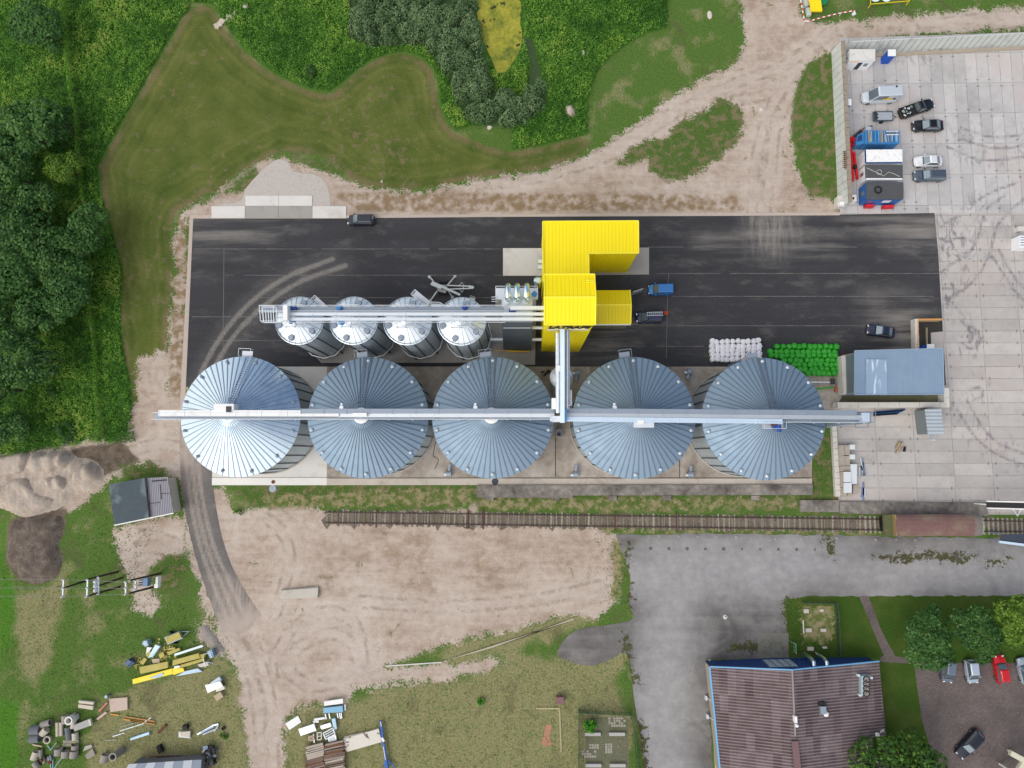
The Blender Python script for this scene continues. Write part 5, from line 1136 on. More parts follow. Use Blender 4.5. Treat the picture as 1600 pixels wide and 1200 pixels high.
flat('ramp_floor', W([(1318,616),(1473,616),(1473,628),(1310,629)]), .03, M(S(108,104,78), .95, 0, .3, .8, S(76,84,44), .7), 2)
# weighbridge pit behind the shed
t = thing('pit_wall', 'pale pit wall with yellow and black hazard edge behind the blue-grey shed', 'wall', tuple(at(1432,520,.0)))
m = MB(); m.prism(W([(1429.5,498),(1434.5,498),(1436.5,550),(1430.5,550)], 1.2), .0, 1.2); m.build('side_run', concl, t); m = MB(); m.prism(W([(1434.5,498),(1472,497.5),(1472,500.5),(1434.5,501)], 1.2), 0, 1.2); m.build('back_run', M(S(176,150,110), .9, 0, .2, 3), t)
m = MB()
for k in range(13): y = 501.5+k*3.6; m.bar(at(1434.2,y,1.23), at(1434.4,y+1.8,1.23), .22, .03)
for k in range(11): x = 1436+k*3.4; m.bar(at(x,499,1.23), at(x+1.7,499,1.23), .25, .03)
m.build('hazard_mark', M(S(228,150,60), .7), t)
m = MB(); m.bar(at(1447.5,512,.3), at(1448,541,.3), .15, .3); m.build('bumper_rail', M(S(150,140,110), .8), t)
flat('pit_floor', W([(1436,500.5),(1472,500.5),(1472,550),(1438,550)]), .05, M(S(52,50,48), .9, 0, .25, .5, S(150,140,130), .3), 2)
flat('pit_floor', W([(1454,520),(1473,518),(1474,550),(1455,550)]), .09, M(S(176,170,164), .9, 0, .1, .6), 2, None, .06)

# ---- corrugated lean-to
def corr(name, rgb, axis, period, rough=.5, metal=.3):
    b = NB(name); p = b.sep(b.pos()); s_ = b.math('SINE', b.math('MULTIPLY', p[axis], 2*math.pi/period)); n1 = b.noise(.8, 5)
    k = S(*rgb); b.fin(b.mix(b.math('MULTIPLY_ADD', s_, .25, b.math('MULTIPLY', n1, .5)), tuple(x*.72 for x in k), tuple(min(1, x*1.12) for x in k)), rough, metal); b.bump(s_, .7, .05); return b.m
zz = 3.0; a, b_, c, d = at(1445,639.5,zz), at(1471,638.5,zz), at(1475,678.5,zz), at(1450,679,zz)
t = thing('corrugated_kiosk', 'small hut with white corrugated roof below the block wall corner', 'hut', (*at2(1458,660), .03))
m = MB(); m.sheet(d, c, b_, a, .08); m.build('roof', corr('corrugated', (198,208,214), 1, .55), t)
MB().prism([(a.x+.1,a.y-.1),(b_.x-.1,b_.y-.1),(c.x-.1,c.y+.1),(d.x+.1,d.y+.1)], .03, zz-.1).build('wall', M(S(120,128,132), .7, .1), t)
m = MB(); ladder(m, at(1452,682,.05), at(1462,683,.6), 1.0, 5, .08); m.build('step', g_light, t)
# ---- palletised blocks at the wall
pav = M(S(170,160,148), .95, 0, .25, 3.5, S(110,100,88), .6)
t = thing('low_wall', 'low pale concrete wall beside the grass strip, left of the pallets', 'wall', tuple(at(1304,720,0))); m = MB(); m.prism(W([(1300,664),(1307,664),(1314,776),(1306,776)], .7), 0, .7); m.build('run', concl, t)
m = MB()
for k in range(1, 12): y = 664+k*9.3; m.bar(at(1300.4+.55*k,y,.705), at(1306.8+.58*k,y,.705), .05, .012)
m.build('joint', M(S(140,136,128), .9), t)
def zq(x0, y0, x1, y1): return [(1280+x0/8.57,660+y1/8.57),(1280+x1/8.57,660+y1/8.57),(1280+x1/8.57,660+y0/8.57),(1280+x0/8.57,660+y0/8.57)]
plab = ['brown paver pallet at the top left of the pallet rows', 'brown paver pallet at the top middle of the pallet rows', 'brown paver pallet, second down on the wall side', 'brown paver pallet, second down on the middle row', 'brown paver pallet under the grey sheet above the two white panels',
        'narrow brown pallet squeezed by the wall beside the upper white panel', 'brown paver pallet at the bottom left of the pallet rows', 'grey paver pallet standing alone below the long white panel', 'flat brown pallet below the lower white panel']
for i, q in enumerate(((265,305,333,445),(338,305,410,438),(270,448,343,580),(346,448,411,578),(283,586,415,656),(290,662,328,868),(296,880,370,1000),(456,836,522,960),(376,950,455,990))):
    zt = 1.0 if i < 7 else .7; w = W(zq(*q), zt); c = np.mean(w, 0); t = thing('block_pallet', plab[i], 'pallet', (*c, .02), 0, 'pallets of paving blocks'); MB().prism(w, .15, zt).build('block_stack', pav, t); MB().prism(w, .02, .148).build('pallet_base', wood, t)
wl_ = ['white-topped pallet, uppermost in the right-hand pallet row', 'white-topped pallet, second in the right-hand pallet row', 'long white panel pack at the end of the right-hand pallet row', 'square white panel pack, upper of the two in the middle', 'square white panel pack, lower of the two in the middle']
for i, q in enumerate(((412,298,480,362),(412,430,480,494),(422,560,505,825),(332,662,422,800),(334,808,436,945))):
    zt = 1.15 if i < 3 else 1.5; w = W(zq(*q), zt); c = np.mean(w, 0); t = thing('panel_pack', wl_[i], 'pack', (*c, .02), 0, 'white packs on the pallets'); MB().prism(w, .02, zt-.3).build('load', pav, t); MB().prism(w, zt-.298, zt).build('panel', M(S(214,220,222), .6, 0, .06, 2), t)
def bundle(name, lab, cat, bars, w=.12, h=.1, mat=None, z=.1, group=None, zstep=.0):
    c = at(*bars[0][0], z); t = thing(name, lab, cat, (c.x, c.y, .03), 0, group)
    for i, (p, q) in enumerate(bars):
        m = MB(); m.bar(at(*p, z+zstep*i), at(*q, z+zstep*i), w, h); m.build('bar', mat[i % len(mat)] if isinstance(mat, list) else mat, t)
    return t
bundle('metal_profiles', 'loose galvanised profiles lying on the concrete right of the pallets', 'profiles', [((1343,744),(1343,730)),((1346,744),(1345.5,728)),((1345,727),(1350,743)),((1347.5,716),(1352,743)),((1344.5,715),(1347,735)),((1350,744),(1348,722))], .2, .1, [g_light, g_mid], .15)
bundle('metal_profiles', 'bundle of bluish profiles below the loose ones on the concrete', 'profiles', [((1346.5,777),(1348,762)),((1351,777),(1351,762)),((1349,782),(1349,754)),((1348.8,774),(1349.2,762))], .22, .12, [M(S(120,140,180), .5, .4), g_light], .15)
bundle('timber_pile', 'loose pile of short timbers on the concrete yard', 'timber', [((1400,708+i*.2),(1408+i*.6,690+i*.4)) if i % 2 else ((1399+i*.9,700+i),(1405+i*.8,689+i*1.4)) for i in range(7)], .2, .14, [wood, M(S(120,104,84), .9), M(S(176,160,136), .9)], .15, None, .05)
MB().prism(W([(1410,705),(1412,698),(1413,698),(1412,706)]), .03, .5).build('plank', black, bpy.data.objects['timber_pile'])
bundle('steel_pipes', 'long dark blue pipes lying beside the block wall', 'pipes', [((1365,644+i*1.3),(1414-i*3,640+i*1.6)) for i in range(5)], .22, .2, [M(S(30,60,110), .5), black, M(S(60,120,180), .5)], .2)
# ---- fans and bits on the silo pad
def fan(lab, p, q):
    a, b_ = at(*p, .7), at(*q, .7); t = thing('aeration_fan', lab, 'fan', (b_.x, b_.y, .11), 0, 'aeration fans at the silos')
    m = MB(); m.tube([a, b_], .26, 12); m.build('duct', g_mid, t); m = MB(); d = (b_-a).normalized(); m.tube([b_-Vector((.35,0,0)), b_+Vector((.35,0,0))], .5, 14); m.build('housing', g_mid, t); m = MB(); m.tube([b_+Vector((-.75,-.1,0)), b_+Vector((-.36,-.1,0))], .22, 10); m.build('motor', g_light, t); m = MB(); m.box((b_.x,b_.y,.2), (.7,.6,.18)); m.build('foot', g_dark, t)
fan('grey aeration fan on the pad between the second and middle silos', (703,725), (701.5,740)); fan('grey aeration fan on the pad just right of the tower conveyor silo gap', (901,726), (899.5,741)); fan('grey aeration fan between the last two grey silos, lower side', (1080,728), (1079,741))
fan('grey aeration fan on the upper side between the last two grey silos', (1074,592), (1077,581)); fan('grey aeration fan beside the small silver bin', (900,595), (902,582))
for lab, p, r, mt in (('rust brown manhole cover on the white pad edge', (427,753), .28, rust), ('dark round manhole on the pad edge below the middle silo', (773.5,752.5), .5, g_dark), ('grey round shaft on the grass below the white pad edge', (425.5,763.5), .55, g_mid)):
    p = at(*p, .2); m = MB(); m.lathe([(r,0),(r,.06),(r*.8,.07),(r*.75,.05)], 18); o = m.build('manhole_cover', mt, None, local=True); o.location = (p.x, p.y, .2 if p.y > -5 and r < .54 else .0); tag(o, lab, 'manhole')
for lab, p in (('small brown log pile on the pad left of the silver bin', (850,584)),):
    t = thing('log_pile', lab, 'logs', tuple(at(*p, .11)))
    for k in range(5):
        m = MB(); c = at(p[0]+(k % 3-1)*4, p[1]+(k//3)*4-2, .4); m.tube([c, c+Vector((.5,.15*k,.1))], .24, 9); m.build('log', wood if k % 2 else black, t)
t = thing('pallet_frame', 'light steel frame and planks by the silo next to the tower', 'frame', tuple(at(924,578,.11))); m = MB(); m.bar(at(919,573,.2), at(919,583,.2), .15, .1); m.build('plank', concl, t)
for k in range(3): m = MB(); m.bar(at(923,574+k*4,.2), at(931,573+k*4,.2), .12, .1); m.build('slat', wood, t)
t = thing('grain_tractor_auger', 'green auger and grey pipe lying below the green bags', 'auger', tuple(at(1290,607,.11))); m = MB(); m.bar(at(1262,609,.5), at(1302,605,.6), .25, .25); m.build('auger_tube', M(S(50,150,40), .5), t); m = MB(); m.bar(at(1258,597,.4), at(1300,597.5,.4), .2, .2); m.build('pipe', g_light, t); m = MB(); m.tube([at(1301,592,.5), at(1301,600,.5)], .35, 10); m.build('motor', g_dark, t); m = MB(); m.prism(W([(1305,604),(1314,604),(1314,612),(1305,612)], .5), .11, .5); m.build('block', M(S(170,100,80), .9, 0, .3, 3), t)

# ---------------------------------------------------------------- railway
ra, rb = at(508,808.5), at(1620,823)
t = thing('railway_track', 'old single railway track with worn sleepers running beside the silos', 'railway', (ra.x, ra.y, 0))
dR = (rb-ra); LR = dR.length; dR.normalize(); nR = Vector((-dR.y, dR.x, 0))
slm = NB('worn_sleeper'); oi = slm.n('ShaderNodeObjectInfo').outputs['Random']; nn = slm.noise(4, 4, .6, slm.objc()); slm.fin(slm.mix(nn, slm.ramp(oi, [(0, S(108,98,88)), (.5, S(164,156,146)), (1, S(206,198,188))]), S(92,84,74)), .95)
ns = int(LR/.78); sm = MB(); sm.box((0,0,.03), (.25,2.5,.16)); first = None
for i in range(min(100, ns)):
    c = ra+dR*(.3+LR*.76*i/100 if ns > 100 else .3+i*.78); o = sm.build('sleeper', slm.m, t, local=True) if first is None else first.copy()
    if first is None: first = o
    else: COL.objects.link(o)
    o.location = (c.x-ra.x, c.y-ra.y, 0); o.rotation_euler = (0, 0, math.atan2(dR.y, dR.x)+random.gauss(0,.02)); s = random.uniform(.85,1.08); o.scale = (random.uniform(.7,1.15), s, random.uniform(.5,1)); o.parent = t
m = MB(); k = 0
while .3+LR*.76+k*.7 < LR: c = ra+dR*(.3+LR*.76+k*.7); m.box((c.x,c.y,.03), (.25,2.5,.16), math.atan2(dR.y, dR.x)); k += 1
o = m.build('sleepers', slm.m, t); o['kind'] = 'stuff'
m = MB()
for i in range(70):
    c = ra+dR*(.65+LR*.76*(i+.5)/70); s = random.uniform(.6,1); m.box((c.x+random.uniform(-.15,.15),c.y,.02), (random.uniform(.1,.22),2.4*s,.12), math.atan2(dR.y, dR.x)+random.gauss(0,.03))
o = m.build('sleepers', slm.m, t); o['kind'] = 'stuff'
railm = M(S(82,66,62), .7, .3, .2, 2)
for s in (-.79, .79):
    m = MB(); o = nR*s; m.bar(ra+o+Vector((0,0,.17)), rb+o+Vector((0,0,.17)), .13, .16); m.build('rail', railm, t)
for x in (588,731,755,961,1057):
    m = MB(); c = at(x, 808.5+(x-508)*.013, .12); m.bar(c-nR*1.45, c+nR*1.45, .16, .12); m.build('tie_rod', M(S(96,62,54), .8), t)
ball = W([(500,797),(1620,812),(1620,836),(500,821)])
bb = NB('track_ballast'); n1, n2, n3 = bb.noise(.5, 5, .6), bb.noise(4, 5, .65), bb.noise(.25, 4)
c = bb.ramp(bb.math('MULTIPLY_ADD', n2, .6, bb.math('MULTIPLY', n1, .4)), [(.32, S(72,62,52)), (.5, S(112,100,86)), (.68, S(156,142,126))]); c = bb.mix(bb.step(bb.math('ADD', n3, bb.math('MULTIPLY', n2, .5)), .82, .98, 0, .8), c, S(84,92,48)); bb.fin(c, .95)
flat('track_ballast', W([(505,799),(1620,813),(1620,833),(505,819)]), .012, bb.m, 2, None, 0, .3)
# covered wagon with a rusty round roof
wz = 3.6; wa, wb_ = at(1388,822,0), at(1541,822,0)
t = thing('railway_wagon', 'old railway wagon with rust brown rounded roof standing on the track', 'wagon', ((wa.x+wb_.x)/2, wa.y, .2)); X0w, X1w = at(1387,820,wz).x, at(1538,820,wz).x; Yw = at(1460,821.5,wz).y
ru = NB('rusty_roof'); n1, n2 = ru.noise(.35, 6, .6), ru.noise(2.2, 6, .65); ru.fin(ru.mix(ru.step(n1, .42, .62), ru.mix(n2, S(104,74,72), S(134,104,98)), ru.mix(n2, S(120,96,76), S(140,124,112))), .85, .05)
m = MB(); prof = [(-1.58,2.7),(-1.5,3.05),(-1.2,3.35),(-.7,3.55),(0,3.62),(.7,3.55),(1.2,3.35),(1.5,3.05),(1.58,2.7)]; k = len(prof)
m.add([(X0w+1.3,Yw+y,z) for y, z in prof]+[(X1w-1.3,Yw+y,z) for y, z in prof], [(i+1,i,k+i,k+i+1) for i in range(k-1)]+[tuple(range(k)), tuple(range(2*k-1,k-1,-1))]); m.build('roof', ru.m, t)
m = MB(); m.add([(X1w-1.28,Yw+y*1.01,z+.02) for y, z in prof]+[(X1w-.15,Yw+y*.96,z-.05) for y, z in prof], [(i+1,i,k+i,k+i+1) for i in range(k-1)]+[tuple(range(2*k-1,k-1,-1))]); m.build('end_cap', M(S(122,112,106), .85, 0, .2, 1), t)
m = MB(); m.add([(X1w-.14,Yw+y*.97,z-.04) for y, z in prof]+[(X1w,Yw+y*.93,z-.12) for y, z in prof], [(i+1,i,k+i,k+i+1) for i in range(k-1)]+[tuple(range(2*k-1,k-1,-1))]); m.build('end_rim', M(S(196,198,198), .7), t)
MB().box(((X0w+1.3+X1w-1.3)/2, Yw, 1.85), (X1w-X0w-2.7, 3.0, 1.9)).build('body', M(S(92,74,66), .85, 0, .2, 1), t)
MB().box((X0w+.62,Yw,2.5), (1.3,3.0,.5)).build('end_platform', M(S(88,94,60), .95, 0, .35, 2, S(130,104,66), .6), t)
m = MB(); m.box((X0w+1.28,Yw,3.0), (.22,3.1,.9)); m.build('end_board', M(S(140,118,80), .9, 0, .3, 2), t)
MB().box(((X0w+X1w)/2,Yw,.85), (X1w-X0w-.4,2.2,.12)).build('underframe', black, t)
for f in (.18,.82):
    for s in (-.79,.79):
        for dx in (-.9,.9): m = MB(); c = Vector((X0w+(X1w-X0w)*f+dx, Yw+s, .68)); m.tube([c-Vector((0,.07,0)), c+Vector((0,.07,0))], .45, 16); m.build('wheel', railm, t)
# structures at the right picture edge
t = thing('belt_conveyor', 'white framed belt conveyor reaching in from the right edge above the rails', 'conveyor', (*at2(1570,793), .03)); a, b_ = at(1541,788.5,3), at(1640,791,5)
m = MB(); m.bar(a, b_, .75, .15); m.build('belt', black, t)
for s in (-.5,.5):
    m = MB(); m.bar(a+Vector((0,s,.1)), b_+Vector((0,s,.1)), .14, .3); m.build('side_frame', white, t)
m = MB(); p = at(1588,797,3); m.bar(at(1583,795,3.6), at(1590,806,.2), .14, .14); m.bar(at(1596,795,3.9), at(1590,806,.2), .14, .14); m.build('leg', white, t); m = MB(); m.bar((a.x,a.y,.1), a, .16, .16); m.build('post', white, t)
t = thing('roof_edge', 'dark lean-to roof with pale blue edge at the right picture border', 'roof', (*at2(1600,845), .03)); q = [at(1562,846,3), at(1660,858,3), at(1660,832,3.2), at(1566,835,3.2)]; m = MB(); m.sheet(q[0], q[1], q[2], q[3], .1); m.build('roof_sheet', M(S(52,60,74), .6, 0, .2, 1), t); m = MB(); m.bar(at(1561,846.5,3.05), at(1660,859,3.05), .35, .3); m.build('fascia', M(S(196,214,230), .5), t)
for p in (q[0], q[3]): m = MB(); m.bar((p.x+.3,p.y,.03), (p.x+.3,p.y,2.9), .2, .2); m.build('post', g_mid, t)
t = thing('air_handler', 'white ribbed cooling unit at the right edge of the concrete yard', 'unit', (*at2(1597,377), .03)); MB().prism(W([(1593,387),(1612,387),(1612,368),(1593,368)], 1.8), .03, 1.8).build('casing', wm, t); m = MB()
for k in range(4): m.bar(at(1594.5,371+k*4,1.83), at(1611,371+k*4,1.83), .12, .06)
m.build('louvre', g_mid, t)
t, w = box_px('cable_box', 'small pale junction box above the white cooling unit at the right edge', 'box', [(1591,361),(1600,361),(1600,354),(1591,354)], .8, concl); wpart('door', t, w, 0, .2, .8, .15, .7, g_mid)
# ================================================================ lower-right building
zr, zl, zrr = 6.4, 3.5, 2.7
NL, NM, NRt = at(1109.5,1042,zl), at(1237.5,1047,zr), at(1373.5,1033.5,zrr)
SL, SM, SR = at(1127,1215,zl), at(1247,1215,zr), at(1391,1215,zrr)
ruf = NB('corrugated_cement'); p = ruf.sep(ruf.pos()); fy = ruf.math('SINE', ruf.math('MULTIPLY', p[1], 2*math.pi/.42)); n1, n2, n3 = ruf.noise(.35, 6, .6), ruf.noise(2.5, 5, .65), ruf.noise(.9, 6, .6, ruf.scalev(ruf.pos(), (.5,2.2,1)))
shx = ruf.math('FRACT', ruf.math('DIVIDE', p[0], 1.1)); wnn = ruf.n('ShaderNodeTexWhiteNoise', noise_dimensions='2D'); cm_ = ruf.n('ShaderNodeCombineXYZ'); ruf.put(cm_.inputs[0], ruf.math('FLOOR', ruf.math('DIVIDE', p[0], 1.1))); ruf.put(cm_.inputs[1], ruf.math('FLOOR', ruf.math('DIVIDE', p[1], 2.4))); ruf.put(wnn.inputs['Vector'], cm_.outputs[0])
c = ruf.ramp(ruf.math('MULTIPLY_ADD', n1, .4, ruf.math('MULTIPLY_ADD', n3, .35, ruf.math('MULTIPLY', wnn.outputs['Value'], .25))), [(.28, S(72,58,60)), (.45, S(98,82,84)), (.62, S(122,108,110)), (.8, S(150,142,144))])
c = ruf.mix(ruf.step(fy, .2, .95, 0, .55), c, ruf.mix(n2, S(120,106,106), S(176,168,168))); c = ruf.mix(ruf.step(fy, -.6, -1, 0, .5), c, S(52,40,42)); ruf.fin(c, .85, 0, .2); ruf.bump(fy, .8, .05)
ruf2 = M(S(84,70,70), .9, 0, .2, 1.5)
dkblue = M(S(28,62,120), .6, 0, .12, .8, S(16,36,70), .4); ltblue = M(S(116,176,220), .5, 0, .08, 2)
t = thing('workshop_building', 'long workshop with brown corrugated gable roof and dark blue front wall', 'building', (NM.x, NM.y-5, .02))
m = MB(); m.sheet(SL, SM, NM, NL, .12); m.build('roof', ruf.m, t, ); m = MB(); m.sheet(SM, SR, NRt, NM, .12); m.build('roof', ruf.m, t)
ins = .25; yN = NM.y-.18
m = MB(); m.add([(NL.x+ins,yN+(NL.y-NM.y),.02), (NM.x,yN,.02), (NRt.x-ins,yN+(NRt.y-NM.y),.02), (NRt.x-ins,yN+(NRt.y-NM.y),zrr-.15), (NM.x,yN,zr-.15), (NL.x+ins,yN+(NL.y-NM.y),zl-.15)], [(1,0,5,4),(2,1,4,3)])
m.build('front_wall', dkblue, t)
m = MB(); m.bar((NL.x+ins,yN+(NL.y-NM.y)-.1,zl/2), (SL.x+ins,SL.y,zl/2), .2, zl-.3); m.build('side_wall', M(S(160,150,136), .9, 0, .15, .8), t); m = MB(); m.bar((NRt.x-ins,yN+(NRt.y-NM.y)-.1,zrr/2), (SR.x-ins,SR.y,zrr/2), .2, zrr-.3); m.build('side_wall', M(S(160,150,136), .9, 0, .15, .8), t)
m = MB(); m.bar(NL+Vector((-.08,0,-.05)), SL+Vector((-.08,0,-.05)), .22, .2); m.build('gutter', ltblue, t)
m = MB(); m.bar(NL+Vector((0,.05,.02)), NM+Vector((0,.05,.02)), .14, .24); m.bar(NM+Vector((0,.05,.02)), NRt+Vector((0,.05,.02)), .14, .24); m.build('verge_board', ltblue, t)
m = MB(); m.bar(NM+Vector((0,0,.06)), at(1242.5,1150,zr+.06), .22, .1); m.build('ridge_cap', M(S(150,140,138), .8), t); m = MB(); m.bar(at(1242,1158,zr+.15), SM+Vector((0,0,.15)), .9, .12); m.build('ridge_vent', M(S(120,92,94), .8, 0, .15, 2), t)
fa = at(1196,1034.5,.0); 
def onwall(px_, z): 
    X = at(px_, 1036, z).x; f = (X-NL.x)/(NM.x-NL.x) if X < NM.x else (X-NM.x)/(NRt.x-NM.x)
    Y = NL.y+(NM.y-NL.y)*f if X < NM.x else NM.y+(NRt.y-NM.y)*f; return Vector((X, Y-.18, z))
wv = MB(); p0, p1 = onwall(1196,2.6), onwall(1240,2.6); wv.bar(p0+Vector((0,.06,0)), p1+Vector((0,.06,0)), .1, 3.2); wf = wv.build('window', M(S(176,190,200), .25, .1, .05), t)
m = MB()
for f in (.0,.25,.5,.75,1): c = p0+(p1-p0)*f+Vector((0,.13,0)); m.bar(c-Vector((0,0,1.6)), c+Vector((0,0,1.6)), .07, .05)
m.build('glazing_bar', dkblue, wf)
for px_ in (1263, 1283):
    p = onwall(px_, 2.2); m = MB(); m.tube([p+Vector((0,.05,2.0)), p+Vector((0,.55,1.9)), p+Vector((0,.75,1.2)), p+Vector((0,.75,-1.6))], .28, 12); m.build('wall_duct', g_new, t, smooth=True)
m = MB(); m.bar(at(1366,1148,2.95), at(1381,1140.5,2.8), .3, .15); m.build('roof_step', concl, t)
# roof furniture
def roofz(X): return zl+(zr-zl)*(X-NL.x)/(NM.x-NL.x) if X < NM.x else zr+(zrr-zr)*(X-NM.x)/(NRt.x-NM.x)
w = W([(1347,1087.5),(1359.5,1087),(1359.5,1057),(1347,1057.5)], 4.6); t2 = thing('roof_chiller', 'grey rooftop cooling unit with a row of four round fans', 'chiller', (*np.mean(w, 0), 3.2))
MB().prism(w, 3.2, 4.4).build('casing', M(S(176,196,200), .5, .2, .06), t2)
for y in (1061.5,1068.5,1076,1083.5):
    p = at(1353.8,y,4.42); m = MB(); m.lathe([(.50,-.04),(.50,.06),(.42,.08),(.42,-.02)], 18, tuple(p)); f = m.build('fan_ring', black, t2); m = MB()
    for k in range(4): a = k*math.pi/4+.3; m.bar(p+Vector((math.cos(a)*.42,math.sin(a)*.42,.03)), p-Vector((math.cos(a)*.42,math.sin(a)*.42,-.03)), .09, .02)
    m.build('fan_blade', M(S(170,160,154), .6), f)
for q in ((1341,1055),(1361,1059),(1344,1086)): m = MB(); p = at(*q,4); m.box((p.x,p.y,3.9), (.35,.3,.5)); m.build('pipe_box', steelw, t2)
p = at(1283,1107,5.2); t2 = thing('roof_chimney', 'short metal chimney with dark cap on the right roof slope', 'chimney', (p.x,p.y,4.7)); m = MB(); m.box((p.x,p.y,5.3), (.8,1.0,1.3)); m.build('stack', g_mid, t2); m = MB(); m.box((p.x,p.y+.75,5.2), (1.0,.5,1.0)); m.build('cowl', black, t2); m = MB(); m.bar((p.x,p.y,5.9), (p.x+.9,p.y-.7,5.2), .12, .08); m.build('brace', black, t2)
for q, lab, r in (((1290.5,1115.5),'round white roof cowl beside the metal chimney',.36), ((1245,1133.5),'small white cowl on the roof ridge',.25), ((1371,1148),'white cowl on the dark low roof above the tree',.3)):
    p = at(*q, roofz(at(*q,4.5).x)+.4); m = MB(); m.lathe([(r*.5,-.7),(r*.5,-.1),(r,-.05),(r,.12),(r*.5,.28)], 14); o = m.build('roof_cowl', white, None, local=True, smooth=True); o.location = p; tag(o, lab, 'cowl')
p = at(1242,1123,6.6); m = MB(); m.box((0,0,0), (.35,.85,.8)); o = m.build('roof_box', white, None, local=True); o.location = p; tag(o, 'white upright box on the roof ridge above the small cowl', 'box')
m = MB(); q = W([(1107,1030),(1111,1030),(1128,1262),(1121,1262)], .1); m.prism(q, 0, .12); struct(m.build('plinth_strip', M(S(184,176,160), .9, 0, .2, 1.5, S(120,110,96), .6)))
for i, (x, y) in enumerate(((1103,1090), (1105,1119))):
    p = at(x, y, .3); m = MB(); m.box((0,0,.3), (.25,.6,.6)); m.bar((.1,0,.5), (.9,-.1,2.4), .08, .08); o = m.build('wall_box', steelw, None, local=True); o.location = (p.x,p.y,.03); tag(o, ['white wall box upper of two along the light blue gutter', 'white wall box lower of two along the light blue gutter'][i], 'box')
# corner of a cream structure at the lower right
t = thing('canopy_edge', 'cream canopy beam of a building cut off by the lower right corner', 'canopy', (*at2(1600,1195), .02)); m = MB(); m.bar(at(1578,1176,4.5), at(1604,1190,4.5), .7, .5); m.bar(at(1604,1190,4.52), at(1588,1215,4.52), 1.2, .5); m.build('beam', M(S(206,204,180), .7, 0, .08, 1), t)
MB().prism(W([(1604,1192),(1640,1175),(1640,1240),(1590,1215)], 4.4), 4.2, 4.4).build('roof_panel', M(S(60,64,84), .6), t)
for q in ((1606,1190),(1592,1212)): m = MB(); p = at(*q,4.2); m.bar((p.x+.2,p.y-.2,.02), (p.x+.2,p.y-.2,4.2), .25, .25); m.build('post', concl, t)
# ================================================================ left shed
zs = 3.1; P_ = [at(*q, zs) for q in ((170,757),(227,746.5),(233.5,808),(178.5,820))]; Q_ = [at(*q, zs-.25) for q in ((227,747),(262,745),(271,801),(233.5,808))]
c = (P_[0]+Q_[1]+Q_[2]+P_[3])/4; t = thing('felt_roof_shed', 'old shed with half dark felt, half grey sheet roof by the curved road', 'shed', (c.x,c.y,.0))
fm = NB('roof_felt'); n1, n2 = fm.noise(.25, 4, .5), fm.noise(1.2, 6, .6); fm.fin(fm.mix(fm.step(n1, .52, .6), fm.mix(n2, S(62,74,82), S(82,92,98)), S(102,116,120)), .85)
m = MB(); m.sheet(P_[3], P_[2], P_[1], P_[0], .15); m.build('roof', fm.m, t); m = MB(); m.sheet(Q_[3], Q_[2], Q_[1], Q_[0], .12); m.build('roof', corr('grey_sheet', (154,152,160), 0, .35, .8, 0), t)
ctr = Vector((c.x,c.y)); ow = [(ctr+(Vector((v.x,v.y))-ctr)*.95) for v in (P_[3], Q_[2], Q_[1], P_[0])]
MB().prism([tuple(v) for v in ow], .0, zs-.4).build('wall', M(S(186,178,164), .9, 0, .15, 1), t)
m = MB(); m.bar(P_[3]-Vector((0,.08,.06)), Q_[2]-Vector((0,.08,.06)), .16, .2); m.build('fascia', white, t); m = MB(); m.bar(P_[1]+Vector((0,0,.05)), P_[2]+Vector((0,0,.05)), .14, .1); m.build('ridge_strip', black, t)
dk = M(S(56,52,54), .9)
m = MB()
for a, b_ in (((237,752),(260,750)), ((251,771.5),(264,771)), ((234,787),(250,785)), ((250,757),(252,780))): m.bar(at(*a,zs-.2), at(*b_,zs-.2), .05 if a[0] != 237 else .16, .06)
m.build('roof_stain', dk, t)
# ================================================================ sand and soil heaps
sandh = NB('heaped_sand'); n1, n2, n3 = sandh.noise(.5, 5), sandh.noise(3, 5), sandh.noise(.8, 4, .5, sandh.scalev(sandh.pos(), (2.4,.5,.5))); sandh.fin(sandh.ramp(sandh.math('MULTIPLY_ADD', n1, .3, sandh.math('MULTIPLY_ADD', n3, .4, sandh.math('MULTIPLY', n2, .3))), [(.3, S(142,128,116)), (.5, S(176,162,148)), (.72, S(200,188,176))]), .95); sandh.bump(sandh.math('MULTIPLY_ADD', n3, .8, n2), .7, .14)
soilh = NB('heaped_soil'); n1, n2 = soilh.noise(.9, 6, .6), soilh.noise(5, 5, .7); soilh.fin(soilh.ramp(soilh.math('MULTIPLY_ADD', n1, .45, soilh.math('MULTIPLY', n2, .55)), [(.32, S(58,50,44)), (.5, S(104,92,82)), (.66, S(138,126,114)), (.78, S(196,188,180))]), .95); soilh.bump(n2, .8, .15)
gravh = M(S(186,178,170), .95, 0, .14, 2.5, S(150,142,136), .5)
from mathutils import noise as mnoise
